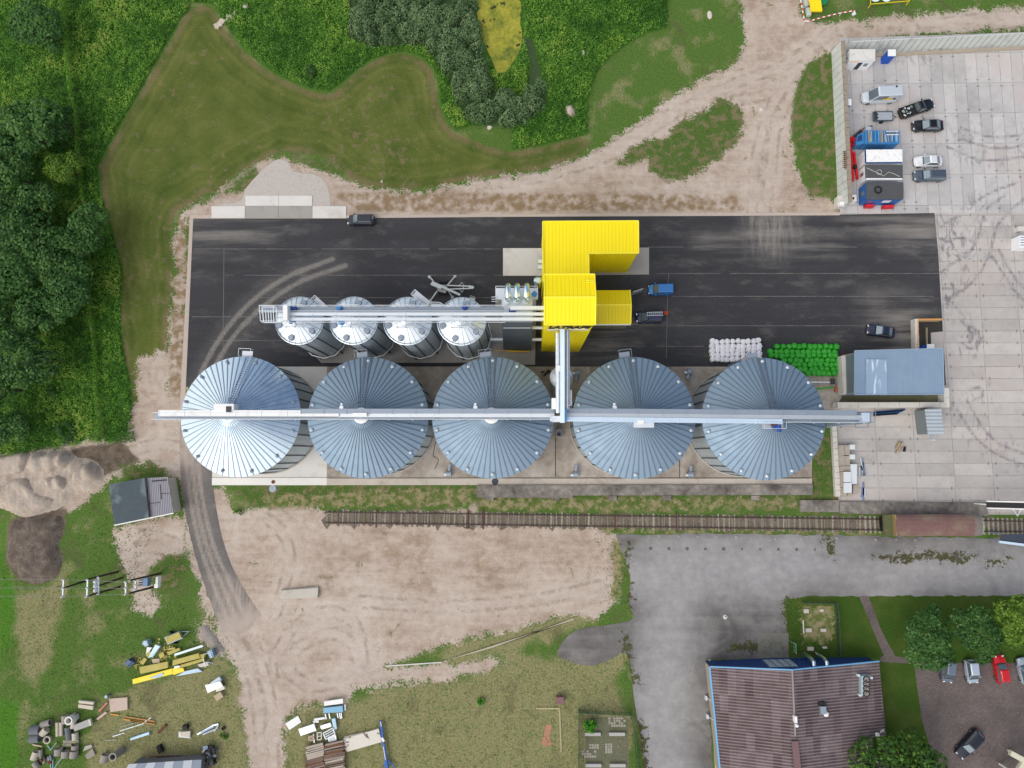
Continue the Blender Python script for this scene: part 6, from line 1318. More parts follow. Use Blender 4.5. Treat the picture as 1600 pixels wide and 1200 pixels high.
def heap(name, lab, cat, poly, H, mat, flat_top=.5, lump=.25, step=.35, ridge=0, facet=0):
    poly = W(poly, 0) if not isinstance(poly[0], Vector) else poly; pa = np.array(poly); lo, hi = pa.min(0), pa.max(0)
    gx = np.arange(lo[0]-.2, hi[0]+.4, step); gy = np.arange(lo[1]-.2, hi[1]+.4, step); X, Y = np.meshgrid(gx, gy); P = np.stack([X.ravel(), Y.ravel()], 1)
    d = sdf(P, pa, 20); wmax = max(d.max(), .5); H *= .8; lump *= .6
    Z = np.empty(len(P))
    for i, (x, y) in enumerate(P):
        nz_ = mnoise.fractal((x*.5, y*.5, H), 1.0, 2.0, 4)
        u = min(1, max(0, (d[i]+.25*nz_)/(wmax*flat_top))); z = H*math.sin(u*math.pi/2)**1.15 if u > 0 else -.12
        z += lump*nz_*min(1, max(0, d[i])) + (ridge*math.sin(x*3.0+nz_*2)*min(1, max(0, d[i])) if ridge else 0)
        if facet and d[i] > .3: z += facet*.25*(mnoise.noise((x*.45+y*.12, y*.5-x*.1, 1.7)))
        Z[i] = z if d[i] > -.5 else -.25
    m = MB(); n = len(gx); keep = d > -.6; m.v = [(P[i,0], P[i,1], Z[i]) for i in range(len(P))]
    for j in range(len(gy)-1):
        for i in range(n-1):
            a = j*n+i; q = (a, a+1, a+n+1, a+n)
            if any(keep[v] for v in q): m.f.append(list(q)); m.mi.append(0)
    c = pa.mean(0); o = m.build(name, mat, None, origin=(c[0], c[1], 0)); o.data.polygons.foreach_set('use_smooth', [True]*len(o.data.polygons)); return tag(o, lab, cat)
heap('sand_heap', 'low spread of sand joining the rounded heaps at the left edge', 'sand heap', curve([(-40,712),(0,708),(40,704),(70,698),(105,700),(122,714),(140,718),(160,728),(165,745),(150,765),(118,775),(98,792),(70,805),(38,810),(10,797),(-40,790)], 3), 1.0, sandh.m, .35, .3, .3)
heap('sand_heap', 'broad sand heap with squared slabs at the left edge', 'sand heap', curve([(-30,765),(-10,745),(20,744),(48,742),(62,762),(85,770),(96,778),(88,792),(62,803),(35,805),(15,793),(-5,783)], 3), 1.6, sandh.m, .55, .4, .22, 0, 2.4)
heap('sand_heap', 'flat sand heap behind the others, touching the picture edge', 'sand heap', curve([(-40,715),(0,712),(30,705),(50,709),(48,728),(40,742),(0,748),(-40,750)], 3), 1.7, sandh.m, .4, .3, .25, .06)
heap('sand_heap', 'long ribbed sand heap, upper of the two rounded ones', 'sand heap', curve([(40,730),(50,708),(80,701),(105,703),(118,716),(116,730),(95,741),(65,745),(48,742)], 4), 2.2, sandh.m, .8, .35, .22, .22)
heap('sand_heap', 'ribbed sand heap in the middle of the group, below the upper long one', 'sand heap', curve([(66,748),(78,742),(100,739),(112,745),(112,760),(104,770),(88,776),(72,766)], 4), 1.9, sandh.m, .8, .35, .22, .2)
heap('sand_heap', 'rounded sand heap at the right end of the group near the shed', 'sand heap', curve([(110,748),(118,730),(138,721),(155,725),(162,738),(158,752),(140,760),(118,762)], 4), 2.1, sandh.m, .85, .35, .22, .16)
heap('soil_heap', 'dark brown soil heap with stones below the sand heaps', 'soil heap', curve([(18,815),(60,802),(95,806),(100,835),(92,850),(98,872),(90,900),(60,912),(30,902),(12,875),(12,840)], 3), 1.3, soilh.m, .5, .45)
flat('gravel_apron', W(curve([(330,322),(352,318),(372,316),(380,308),(384,295),(402,274),(420,258),(435,249),(452,255),(458,268),(490,272),(508,285),(516,308),(516,325)], 3)+[(500,330),(400,330)]), .03, gravh, 1.5, None, 0, .12)
heap('sand_mound', 'small round pile of pale sand in the tall weeds', 'sand heap', [(884,166),(893,164),(899,172),(897,182),(890,185),(883,178)], .7, sandh.m, .9, .05, .2)
heap('rubble_pile', 'grey rubble on the grass left of the curved road', 'rubble', [(310,982),(322,976),(336,992),(348,1010),(352,1022),(340,1018),(326,1006),(314,1000)], .4, M(S(150,142,134), .95, 0, .25, 2.5, S(96,90,84), .5), .6, .3)
# ================================================================ power line frame
def pole(lab, top, base, extra=None):
    b0 = at(*base, 0); zt = HC*(1-(np.hypot(base[0]-NAD[0], base[1]-NAD[1])/np.hypot(top[0]-NAD[0], top[1]-NAD[1]))); tp = at(*top, zt)
    t = thing('power_pole', lab, 'pole', (b0.x,b0.y,0)); m = MB(); m.tube([(b0.x,b0.y,-.1), (b0.x*.5+tp.x*.5,b0.y*.5+tp.y*.5,zt*.5), tp], [.17,.15,.12], 10); m.build('shaft', M(S(62,52,46), .9, 0, .2, 2), t); return t, tp, zt
insul = M(S(226,230,234), .3)
t1, p1, z1 = pole('leaning wooden pole at the left end of the pole row', (98.5,919), (136,907))
def arm(par, a, b_, z, k=3, nm='crossarm'):
    m = MB(); a, b_ = at(*a, z), at(*b_, z); m.bar(a, b_, .18, .14); m.build(nm, steelw, par)
    for i in range(k): c = a+(b_-a)*(i/(k-1)); m = MB(); m.lathe([(.06,0),(.13,.1),(.08,.2),(.12,.3),(.05,.4)], 10, tuple(c)); m.build('insulator', insul, par)
arm(t1, (99.5,905.5), (98,932), z1)
t2, p2, z2 = pole('upper wooden pole of the second frame in the pole row', (137,905), (184,893.5)); t3, p3, z3 = pole('lower wooden pole of the second frame in the pole row', (139,931), (187,917)); arm(t2, (137,905.5), (136,932), z2)
t4, p4, z4 = pole('middle pole carrying three white transformers in a row', (155,915), (190,903)); arm(t4, (154,902), (154,928), z4, 2)
for y in (908.5,915.5,922.5):
    p = at(149.5,y,z4+.1); m = MB(); m.lathe([(.28,-.5),(.32,.1),(.22,.3),(.1,.42)], 12, tuple(p)); m.build('transformer', insul, t4, smooth=True); m = MB(); m.bar(p+Vector((-.2,0,.2)), p+Vector((-.55,0,.25)), .1, .1); m.build('bushing', black, t4)
t5, p5, z5 = pole('upper pole of the right frame beside the bare sand', (204,906.5), (251,896)); t6, p6, z6 = pole('lower pole of the right frame beside the bare sand', (202,927), (244,916)); arm(t5, (196.5,909), (196.5,928.5), z5)
arm(t5, (212,907), (212,921), 6.2, 3, 'switch_arm'); m = MB(); p = at(229,909,5.5); m.box(tuple(p), (.8,1.1,1.0)); m.build('transformer_tank', M(S(96,124,152), .5, .3), t5)
for dy in (-.35,0,.35): m = MB(); m.bar(p+Vector((-.4,dy,.5)), p+Vector((-.75,dy,.75)), .12, .12); m.build('bushing', black, t5)
for q, h, par, wd in (((247.5,906),3.2,t5,(.35,1.0,.9)), ((246,915),3.0,t6,(.55,.55,.8))): m = MB(); p = at(*q,h); m.box(tuple(p), wd); m.build('meter_box', white, par)
t = thing('overhead_wire', 'thin power wires running off to the left edge from the pole row', 'wires', (p1.x-8,p1.y,z1)); wm_ = M(S(150,150,150), .5, .6)
for q in ((905.5,'a'),(919,'b'),(932,'c')):
    a = at(-30,q[0],z1); b_ = at(99,q[0],z1+.35); e = at(196.5,910+(q[0]-905.5)*.7,z5+.3); m = MB(); m.tube([a, (a+b_)/2-Vector((0,0,.2)), b_, (b_+e)/2-Vector((0,0,.2)), e], .03, 4); m.build('wire', wm_, t)
# ================================================================ the dump at lower left
def slab(name, lab, cat, quad, z0, th, mat, group=None, lift=None):
    zs_ = lift or [z0+th]*4; w = [at(q[0], q[1], z) for q, z in zip(quad, zs_)]; c = sum(w, Vector())/len(w); m = MB()
    m.add([(v.x,v.y,v.z-th) for v in w]+[tuple(v) for v in w], [tuple(range(len(w))) if False else tuple(range(len(w)))[::-1], tuple(range(len(w),2*len(w)))]+[(i,(i+1) % len(w),len(w)+(i+1) % len(w),len(w)+i) for i in range(len(w))])
    bm = None; o = m.build(name, mat, None, origin=(c.x,c.y,z0)); 
    me = o.data; b2 = bmesh.new(); b2.from_mesh(me); bmesh.ops.recalc_face_normals(b2, faces=b2.faces); b2.to_mesh(me); b2.free(); return tag(o, lab, cat, group)
def z7(pts): return [(180+x/8, 960+y/8) for x, y in pts]
wool = NB('mineral_wool'); n1, n2 = wool.noise(1.2, 5), wool.noise(6, 4); wool.fin(wool.mix(wool.math('MULTIPLY_ADD', n1, .6, wool.math('MULTIPLY', n2, .4)), S(150,138,68), S(214,200,122)), .95); wool = wool.m
ypan = M(S(248,220,14), .45, 0, .06, 1); gpan = M(S(160,182,196), .5, .2, .08, 1); wpan = M(S(226,236,240), .5, 0, .06, 1); ply = M(S(196,176,156), .85, 0, .12, 1.5, S(150,132,116), .4)
t = thing('flatbed_trailer', 'small trailer loaded with yellow insulation boards on the grass', 'trailer', (*at2(272,997), .0))
for i, q in enumerate(z7(((655,375),(850,295),(800,210),(615,285)))): pass
MB().prism(W(z7([(655,378),(848,298),(800,212),(613,288)]), .9), .55, .9).build('bed', g_mid, t); MB().prism(W(z7([(650,368),(830,296),(795,225),(625,292)]), 1.2), .905, 1.2).build('insulation_load', wool, t)
m = MB(); m.bar(at(*z7([(850,270)])[0],.7), at(*z7([(925,212)])[0],.5), .08,.08); m.bar(at(*z7([(815,215)])[0],.7), at(*z7([(925,212)])[0],.5), .08,.08); m.build('drawbar', g_mid, t)
for q in ((700,222),(752,352)): m = MB(); p = at(*z7([q])[0],.3); m.tube([p-Vector((.04,.1,0)), p+Vector((.04,.1,0))], .3, 12); m.build('wheel', tyre, t)
slab('facade_panel', 'long bright yellow facade panel lying in the dump, lower edge of the panel heap', 'panel', z7([(215,812),(705,678),(720,745),(222,872)]), .02, .3, ypan)
slab('facade_panel', 'shorter yellow facade panel continuing the long one to the right', 'panel', z7([(714,676),(850,672),(862,712),(726,758)]), .05, .34, ypan)
slab('scrap_sheet', 'small pale blue sheet lying on the long yellow panel', 'sheet', z7([(415,800),(590,728),(608,752),(560,790),(425,830)]), .36, .04, gpan)
slab('insulation_panel', 'wide yellow-brown insulation panel above the yellow facade panel', 'insulation', z7([(300,660),(655,592),(656,668),(315,745)]), .1, .5, wool)
slab('insulation_panel', 'long yellow-brown insulation panel in the middle of the panel heap', 'insulation', z7([(720,575),(1040,488),(1062,548),(716,640)]), .1, .7, wool)
slab('insulation_panel', 'narrow insulation panel right beneath the long middle one', 'insulation', z7([(790,640),(1105,548),(1115,580),(815,672)]), .1, .5, wool)
slab('insulation_panel', 'short insulation block with a notch at the right end of the heap', 'insulation', z7([(1060,505),(1112,492),(1112,545),(1070,552)]), .1, .6, wool)
slab('insulation_panel', 'tilted insulation panel under the long white sheet', 'insulation', z7([(655,470),(800,418),(812,448),(665,512)]), .1, .4, wool)
slab('insulation_panel', 'small pale insulation board near the trailer', 'insulation', z7([(665,420),(745,415),(750,440),(668,446)]), .1, .3, wool)
slab('insulation_panel', 'square insulation offcut left of the loose crumbs', 'insulation', z7([(545,500),(600,470),(615,520),(560,555)]), .1, .3, wool)
slab('insulation_panel', 'upright insulation strip by the blue-grey box panel', 'insulation', z7([(380,500),(430,455),(445,480),(400,540)]), .1, .4, wool)
slab('insulation_panel', 'leaning insulation strip at the left of the heap', 'insulation', z7([(310,610),(360,540),(398,560),(350,630)]), .1, .35, wool)
slab('white_sheet', 'long narrow white sheet on top of the panel heap', 'sheet', z7([(735,495),(1085,382),(1100,405),(745,520)]), .5, .2, wpan)
slab('white_sheet', 'pale box panel leaning steeply at the left of the heap', 'sheet', z7([(408,545),(500,378),(560,400),(470,530)]), .1, .5, M(S(190,214,222), .5, .1), None, [.5,1.1,1.1,.5])
slab('white_sheet', 'white sheet half hidden behind the leaning box panel', 'sheet', z7([(395,410),(460,415),(440,445),(385,495)]), .1, .3, white)
slab('plywood_sheet', 'small beige board lying between the insulation offcuts', 'board', z7([(455,560),(550,552),(556,605),(470,612)]), .05, .2, ply)
slab('curved_sheet', 'curved pale blue-grey sheet at the lower right of the panel heap', 'sheet', z7([(752,775),(870,712),(1030,675),(1088,715),(960,735),(800,812)]), .05, .3, M(S(168,190,206), .45, .2))
slab('white_sheet', 'white block with pale offcuts in the middle of the heap', 'sheet', z7([(735,650),(800,640),(815,662),(740,678)]), .3, .4, white)
t = thing('steel_cage', 'blue-grey steel cage at the right end of the panel heap', 'cage', (*at2(*z7([(1180,500)])[0]), .0))
m = MB(); m.prism(W(z7([(1145,465),(1205,440),(1232,530),(1185,550)]), 1.2), .02, 1.2); m.build('tub', M(S(130,158,182), .5, .3), t); m = MB(); m.bar(at(*z7([(1110,500)])[0],1.3), at(*z7([(1215,470)])[0],1.3), .06,.06); m.bar(at(*z7([(1180,470)])[0],1.3), at(*z7([(1210,540)])[0],1.3), .06,.06); m.build('bar', white, t)
t = thing('chair_scrap', 'pale scrap frame and white tub beside the dark hollow of the heap', 'scrap', (*at2(*z7([(1100,630)])[0]), .0)); MB().prism(W(z7([(1030,630),(1090,610),(1150,590),(1170,640),(1060,662)]), .7), .02, .7).build('tub', M(S(206,196,186), .8), t); m = MB(); m.bar(at(*z7([(1100,550)])[0],.9), at(*z7([(1128,660)])[0],.6), .08,.08); m.bar(at(*z7([(1160,600)])[0],.9), at(*z7([(1225,610)])[0],.6), .06,.06); m.build('bar', wpan, t)
t = thing('dark_crate', 'small dark blue crate on the grass left of the panel heap', 'crate', (*at2(201,1037), .0)); MB().prism(W(z7([(105,620),(165,560),(240,605),(180,665)]), .9), .0, .9).build('body', M(S(66,84,110), .7), t); MB().prism(W(z7([(110,618),(165,568),(205,592),(150,645)]), 1.0), .902, 1.0).build('lid', M(S(92,110,134), .7), t)
t = thing('grey_bin', 'small pale grey bin above the panel heap', 'bin', (*at2(227,1005), .0)); MB().prism(W(z7([(335,370),(350,330),(400,325),(418,385),(375,408)]), 1.0), .0, 1.0).build('body', M(S(160,178,200), .6), t); MB().prism(W(z7([(350,365),(362,335),(392,332),(405,375),(378,392)]), 1.06), 1.002, 1.06).build('lid', M(S(190,204,220), .6), t)
slab('white_board', 'pair of glossy white boards leaning near the road', 'board', z7([(1120,885),(1310,835),(1348,900),(1155,985)]), .3, .15, white, None, [.5,.9,.9,.5])
slab('white_board', 'grey upright panel behind the glossy white boards', 'board', z7([(1180,860),(1300,778),(1330,830),(1310,845)]), .05, .6, M(S(176,190,200), .5, .2))
slab('white_board', 'cream board at the lower right of the glossy white ones', 'board', z7([(1255,925),(1362,900),(1368,935),(1262,970)]), .05, .5, M(S(220,216,200), .6))
slab('paver_pallet', 'small pallet of broken pale stone below the white boards', 'pallet', z7([(1232,1020),(1310,965),(1350,1030),(1268,1088)]), .02, .6, M(S(186,168,140), .9, 0, .3, 4, S(110,96,80), .6))
rr = random.Random(4)
m = MB()
for k in range(70): x, y = rr.gauss(600,70), rr.gauss(470,80); p = at(*z7([(x, y)])[0], .05); m.box((p.x,p.y,.06), (rr.uniform(.1,.3), rr.uniform(.1,.3), .1), rr.uniform(0,3))
for k in range(40): x, y = rr.gauss(275,25), rr.gauss(600,40); p = at(*z7([(x, y)])[0], .05); m.box((p.x,p.y,.06), (rr.uniform(.1,.25), rr.uniform(.1,.25), .1), rr.uniform(0,3))
o = m.build('insulation_debris', wool, None, origin=at(250,1020,0)); o['kind'] = 'stuff'
# -- concrete pipes and slabs (second close-up)
def z8(x, y): return (30+x/8, 1080+y/8)
def hollow(m, a, b_, ro, ri, n=20):
    a, b_ = Vector(a), Vector(b_); d = (b_-a).normalized(); up = Vector((0,0,1)) if abs(d.z) < .9 else Vector((0,1,0)); s = d.cross(up).normalized(); u = s.cross(d).normalized(); vs = []
    for p, r in ((a,ro),(b_,ro),(b_,ri),(a,ri)):
        for k in range(n): g = 2*math.pi*k/n; vs.append(p+(s*math.cos(g)+u*math.sin(g))*r)
    m.add(vs, [(i*n+k, i*n+(k+1) % n, ((i+1) % 4)*n+(k+1) % n, ((i+1) % 4)*n+k) for i in range(4) for k in range(n)])
pcon = [M(S(150,144,136), .9, 0, .15, 2, S(104,98,92), .5), M(S(108,110,116), .9, 0, .15, 2), M(S(190,182,166), .9, 0, .12, 2)]
def lying(lab, p, q, r, mi=0, z=None, grp='concrete pipes in the dump'):
    z = z or r; a, b_ = at(*z8(*p), z), at(*z8(*q), z); m = MB(); hollow(m, a, b_, r, r*.8); c = (a+b_)/2; o = m.build('concrete_pipe', pcon[mi], None, smooth=True, origin=(c.x,c.y,0)); return tag(o, lab, 'pipe', grp)
lying('dark grey concrete pipe at the far left, upper of the pair', (152,485), (268,478), .68, 1); lying('dark grey concrete pipe at the far left, lower of the pair', (150,590), (262,580), .66, 1)
lying('short pale concrete pipe above the dark pair', (282,420), (390,390), .48, 0); lying('concrete pipe with its open mouth turned to the viewer, by the dark pair', (285,535), (345,475), .52, 2, .7)
lying('pale slender concrete post of the standing pair, left', (478,388), (482,560), .26, 2); lying('pale slender concrete post of the standing pair, right', (528,386), (530,555), .26, 2)
lying('concrete pipe behind the white ring, left', (575,300), (580,400), .5, 0); lying('concrete pipe behind the white ring, right', (672,280), (690,350), .45, 0); lying('beige concrete pipe right of the white ring', (690,360), (672,460), .38, 2)
lying('long dark concrete pipe below the white ring', (605,450), (625,610), .42, 1); lying('short beige concrete pipe below the tilted trough', (700,520), (705,605), .45, 2)
lying('grey concrete pipe, first in the lower row of three', (495,715), (493,795), .58, 0); lying('grey concrete pipe, second in the lower row of three', (580,745), (578,825), .56, 0); lying('grey concrete pipe, third in the lower row of three', (690,745), (680,828), .58, 0)
lying('flat grey concrete pipe above the third of the lower row', (700,675), (698,725), .5, 0)
lying('pale concrete pipe in the lower left cluster, left', (215,755), (180,850), .48, 2); lying('pale concrete pipe in the lower left cluster, right', (268,730), (268,810), .32, 0); lying('grey concrete pipe at the lowest corner of the cluster', (190,890), (235,955), .42, 0)
lying('grey concrete pipe standing alone beside the tall hollow ring', (1080,790), (1055,880), .58, 0)
def ring(lab, c, r, h, mi, z0=0):
    p = at(*z8(*c), h); m = MB(); hollow(m, (0,0,.02), (0,0,h), r, r*.68, 24); o = m.build('concrete_ring', pcon[mi] if mi < 3 else M(S(226,222,214), .85, 0, .08, 2), None, local=True); o.location = (p.x, p.y, z0); m2 = MB(); m2.lathe([(r*.67,.04),(r*.67,.06)], 20); d = m2.build('dark_floor', M(S(58,48,38), .95), o, local=True); return tag(o, lab, 'ring', 'concrete rings in the dump')
ring('white concrete ring standing highest among the pipes, dark inside', (614,372), .60, 1.6, 3); ring('beige concrete ring lying flat on the grass, brown inside', (343,612), .56, .5, 2); ring('tall hollow grey ring with dark inside, right of the dump', (1165,825), .58, 2.4, 0)
slab('concrete_trough', 'long pale concrete trough lying tilted beside the white ring', 'trough', [z8(670,430), z8(865,352), z8(895,430), z8(690,502)], .5, .35, M(S(170,168,164), .9, 0, .1, 2)); slab('trough_end', 'bright end piece of the tilted concrete trough', 'trough', [z8(862,352), z8(885,352), z8(902,428), z8(880,432)], .55, .42, concl)
for i, (q, lab) in enumerate((([(742,118),(930,138),(925,170),(745,150)], 'cream concrete beam, upper of the two by the square slab'), ([(738,165),(922,188),(918,234),(736,208)], 'cream concrete beam, lower of the two by the square slab'), ([(545,615),(740,610),(742,650),(548,655)], 'mossy flat slab above the lower row of pipes, upper'), ([(535,662),(650,655),(650,690),(540,695)], 'mossy flat slab above the lower row of pipes, lower'),
        ([(820,690),(900,668),(912,700),(795,755)], 'grey slab on top of the tilted slab stack'), ([(825,800),(915,715),(950,800),(850,852)], 'large grey slab at the bottom of the tilted slab stack'), ([(160,660),(280,685),(285,700),(170,680)], 'thin beige lath by the flat ring'))):
    slab('concrete_beam', lab, 'slab', [z8(*v) for v in q], .03, .45 if i < 2 else .25, [M(S(206,196,178), .9, 0, .1, 2), M(S(206,196,178), .9, 0, .1, 2), M(S(150,146,124), .9, 0, .2, 2), M(S(150,146,124), .9, 0, .2, 2), conc, M(S(150,142,132), .9, 0, .15, 2), ply][i])
slab('square_slab', 'large square beige board lying on the dry grass', 'board', [z8(1122,95), z8(1350,78), z8(1352,232), z8(1140,262)], .03, .3, M(S(196,176,160), .9, 0, .1, 1.2, S(150,136,128), .5))
slab('red_beam', 'red and white painted beam by the square board, upper', 'beam', [z8(985,245), z8(1090,138), z8(1106,152), z8(1000,265)], .03, .3, M(S(186,120,112), .8, 0, .2, 2, S(210,196,190), .6)); slab('red_beam', 'red and white painted beam by the square board, lower', 'beam', [z8(962,345), z8(1080,255), z8(1095,275), z8(980,362)], .03, .3, M(S(206,176,168), .8, 0, .15, 2, S(186,120,112), .6))
p = at(*z8(1085,70),.8); m = MB(); m.lathe([(.24,0),(.26,.8),(.2,.84)], 12); o = m.build('steel_drum', g_mid, None, local=True); o.location = (p.x,p.y,0); tag(o, 'small blue-grey drum beside the square board', 'drum')
t = thing('scrap_heap', 'dark scrap heap with red parts in the lower left cluster', 'scrap', (*at2(*z8(330,850)), 0))
rr = random.Random(9)
for k in range(14):
    m = MB(); p = at(*z8(rr.uniform(265,400), rr.uniform(820,900)), rr.uniform(.2,.6)); m.box(tuple(p), (rr.uniform(.3,.8), rr.uniform(.2,.5), .25), rr.uniform(0,3), rr.uniform(-.3,.3)); m.build('scrap_piece', [black, M(S(110,40,36), .8), M(S(96,110,126), .6), pcon[0]][k % 4], t)
t = thing('green_stakes', 'pale green posts lying by the scrap heap at the bottom edge', 'posts', (*at2(*z8(420,880)), 0))
for a, b_ in (((425,790),(420,960)), ((395,870),(392,960)), ((530,840),(440,960)), ((470,640),(390,740)), ((350,670),(400,740))): m = MB(); m.bar(at(*z8(*a),.25), at(*z8(*b_),.15), .12,.1); m.build('post', M(S(130,166,160), .7), t)
# -- right part of the dump (third close-up)
def z9(x, y): return (160+x/8, 1080+y/8)
bundle('wooden_poles', 'orange-brown wooden poles lying crossed on the dry grass', 'poles', [(z9(100,285),z9(210,300)), (z9(290,318),z9(655,375)), (z9(262,350),z9(500,385)), (z9(350,365),z9(660,415))], .16,.14, [M(S(206,152,66), .7, 0, .2, 2), M(S(180,130,70), .7, 0, .2, 2)], .12)
bundle('thin_bars', 'thin pale bars lying beneath the wooden poles', 'bars', [(z9(218,498),z9(520,402)), (z9(225,445),z9(390,398)), (z9(130,565),z9(275,520)), (z9(40,612),z9(180,605)), (z9(520,392),z9(610,330))], .12,.1, [wpan, M(S(150,160,140), .7)], .1)
slab('pale_beam', 'pale blue hollow beam lying on the grass', 'beam', [z9(345,590), z9(580,510), z9(585,542), z9(350,618)], .02, .4, M(S(178,206,224), .5, .1, .06)); slab('rusty_beam', 'short rusty channel on the dry grass', 'beam', [z9(680,515), z9(775,418), z9(800,432), z9(700,535)], .02, .35, rust)
t = thing('board_stack', 'small stack of pale boards with a dark roll behind', 'stack', (*at2(*z9(1040,530)), 0))
for k in range(4): MB().prism(W([z9(960+k*4,500+k*4), z9(1110-k*3,490+k*3), z9(1108-k*6,585-k*4), z9(958+k*6,572-k*4)], .15*k), .02+.12*k, .12+.12*k).build('board', [wpan, M(S(206,196,180), .8)][k % 2], t)
m = MB(); p = at(*z9(1040,450),.4); m.tube([p-Vector((.3,0,0)), p+Vector((.35,.1,0))], .38, 12); m.build('roll', black, t)
bundle('galvanised_scrap', 'bundle of galvanised profiles with a dark end, on the dry grass', 'scrap', [(z9(1185,540),z9(1400,420)), (z9(1255,540),z9(1445,460)), (z9(1230,520),z9(1390,440)), (z9(1370,430),z9(1450,410)), (z9(1395,505),z9(1450,425))], .2,.14, [g_light, g_mid, M(S(150,170,200), .5, .3)], .15, None, .05)
for q, lab in (((1510,466), 'dark tyre lying alone right of the galvanised scrap'), ((728,715), 'dark oblong crate on the grass above the grey hut')):
    p = at(*z9(*q),.2); m = MB()
    if q[0] > 1000: hollow(m, (0,0,.02), (0,0,.22), .28, .15, 16)
    else: m.box((0,0,.3), (.6,1.1,.6), .45); m.box((0,0,.62), (.35,.8,.05), .45)
    o = m.build('tyre' if q[0] > 1000 else 'dark_crate', tyre, None, local=True); o.location = (p.x,p.y,0); tag(o, lab, 'tyre' if q[0] > 1000 else 'crate')
zz = 2.4; a, b_, c, d = at(*z9(225,960),zz), at(*z9(330,912),zz), at(*z9(1240,855),zz), at(*z9(1195,965),zz); a2, d2 = at(*z9(215,1100),zz), at(*z9(1230,1090),zz)
t = thing('grey_hut', 'grey hut with panelled roof at the bottom edge of the dump', 'hut', (*at2(*z9(760,1000)), 0)); n_ = 8
for k in range(n_): m = MB(); p0, p1 = b_+(c-b_)*k/n_, b_+(c-b_)*(k+.97)/n_; q0, q1 = a2+(d2-a2)*k/n_, a2+(d2-a2)*(k+.97)/n_; m.sheet(q0, q1, p1, p0, .1); m.build('roof_panel', [M(S(176,182,190), .7, 0, .1, 1), M(S(128,138,152), .7, 0, .1, 1)][k % 2], t)
MB().prism([(b_.x+.2,b_.y-.2),(c.x-.2,c.y-.2),(d2.x-.2,d2.y),(a2.x+.2,a2.y)], 0, zz-.15).build('wall', M(S(110,112,116), .9), t)
t = thing('iron_bars', 'rusty iron bars lying above the grey hut', 'bars', (*at2(*z9(800,830)), 0))
for k in range(6): m = MB(); m.bar(at(*z9(640+k*12-70*(k % 2),800+k*14),.2), at(*z9(1000-k*8,790+k*16),.2), .08,.08); m.build('bar', rust if k % 3 else M(S(150,150,130), .7), t)
t = thing('machinery_scrap', 'heap of dark machine scrap beside the grey hut', 'scrap', (*at2(*z9(1330,840)), 0)); rr = random.Random(21)
for k in range(26): m = MB(); p = at(*z9(rr.uniform(1250,1430), rr.uniform(690,940)), rr.uniform(.2,.9)); m.box(tuple(p), (rr.uniform(.2,.9), rr.uniform(.15,.5), rr.uniform(.2,.5)), rr.uniform(0,3), rr.uniform(-.4,.4)); m.build('scrap_piece', [black, M(S(96,80,74), .8), M(S(120,132,150), .5, .3), M(S(50,54,66), .6), M(S(180,184,190), .5)][k % 5], t)
m = MB(); p = at(*z9(1380,880),.7); hollow(m, p-Vector((.25,0,0)), p+Vector((.25,.1,0)), .55, .3, 16); m.build('wheel', g_dark, t)
# ================================================================ lower-middle pile
def za(x, y): return (430+x/7.27, 1070+y/7.27)
slab('white_sheet', 'white rectangular sheet lying alone on the bare sand', 'sheet', [za(115,440), za(258,352), za(295,425), za(160,515)], .03, .12, white)
slab('white_sheet', 'long white panel on the trestle at the top of the steel pile', 'sheet', [za(553,190), za(768,158), za(770,212), za(556,240)], .5, .15, white)
slab('blue_cover', 'light blue sheet metal cover below the long white panel', 'sheet', [za(545,265), za(765,240), za(770,310), za(548,322)], .2, .5, M(S(120,168,196), .5, .2)); slab('white_strip', 'small white strip at the right of the blue cover', 'sheet', [za(782,225), za(800,225), za(802,288), za(788,292)], .05, .3, white)
slab('galvanised_box', 'folded galvanised box on the left of the steel pile', 'box', [za(262,505), za(440,445), za(465,520), za(290,580)], .03, .6, g_light); slab('galvanised_box', 'white folded channel above the folded galvanised box', 'box', [za(440,385), za(560,368), za(565,390), za(445,408)], .1, .3, white); slab('galvanised_box', 'pale leaning channel at the right of the steel pile', 'box', [za(640,390), za(680,380), za(700,500), za(665,520)], .1, .4, M(S(176,206,220), .5, .1))
slab('white_offcut', 'short white offcut under the white channel', 'sheet', [za(428,412), za(492,405), za(495,430), za(432,434)], .05, .2, white)
def frame(name, lab, quad, z, mat, bars=1):
    w = [at(*q, z) for q in quad]; c = sum(w, Vector())/4; t = thing(name, lab, 'frame', (c.x,c.y,.02)); m = MB()
    for a, b_ in zip(w, w[1:]+w[:1]): m.bar(a, b_, .14, .12)
    m.build('rim', mat, t); m = MB()
    for k in range(1, bars+1): f = k/(bars+1); m.bar(w[0]+(w[3]-w[0])*f, w[1]+(w[2]-w[1])*f, .1, .1)
    m.build('crossbar', mat, t)
    for v in w: m = MB(); m.bar((v.x,v.y,.02), v, .1, .1); m.build('foot', mat, t)
frame('welded_frame', 'white steel frame with crossbars lying on the steel pile', [za(545,550), za(655,490), za(680,560), za(575,618)], .6, steelw, 2); frame('welded_frame', 'rounded pale frame in front of the steel pile', [za(478,545), za(525,540), za(525,620), za(480,625)], .4, M(S(206,206,196), .7), 1); frame('welded_frame', 'grey ribbed frame with struts at the top of the steel pile', [za(515,470), za(625,435), za(635,470), za(530,500)], .5, g_light, 4); frame('welded_frame', 'low grey frame at the bottom of the steel pile', [za(605,590), za(685,572), za(692,625), za(612,645)], .3, g_light, 3); frame('brick_crate', 'small crate with brick-red pieces at the steel pile', [za(380,585), za(435,580), za(436,628), za(384,632)], .35, M(S(196,170,150), .8), 2)
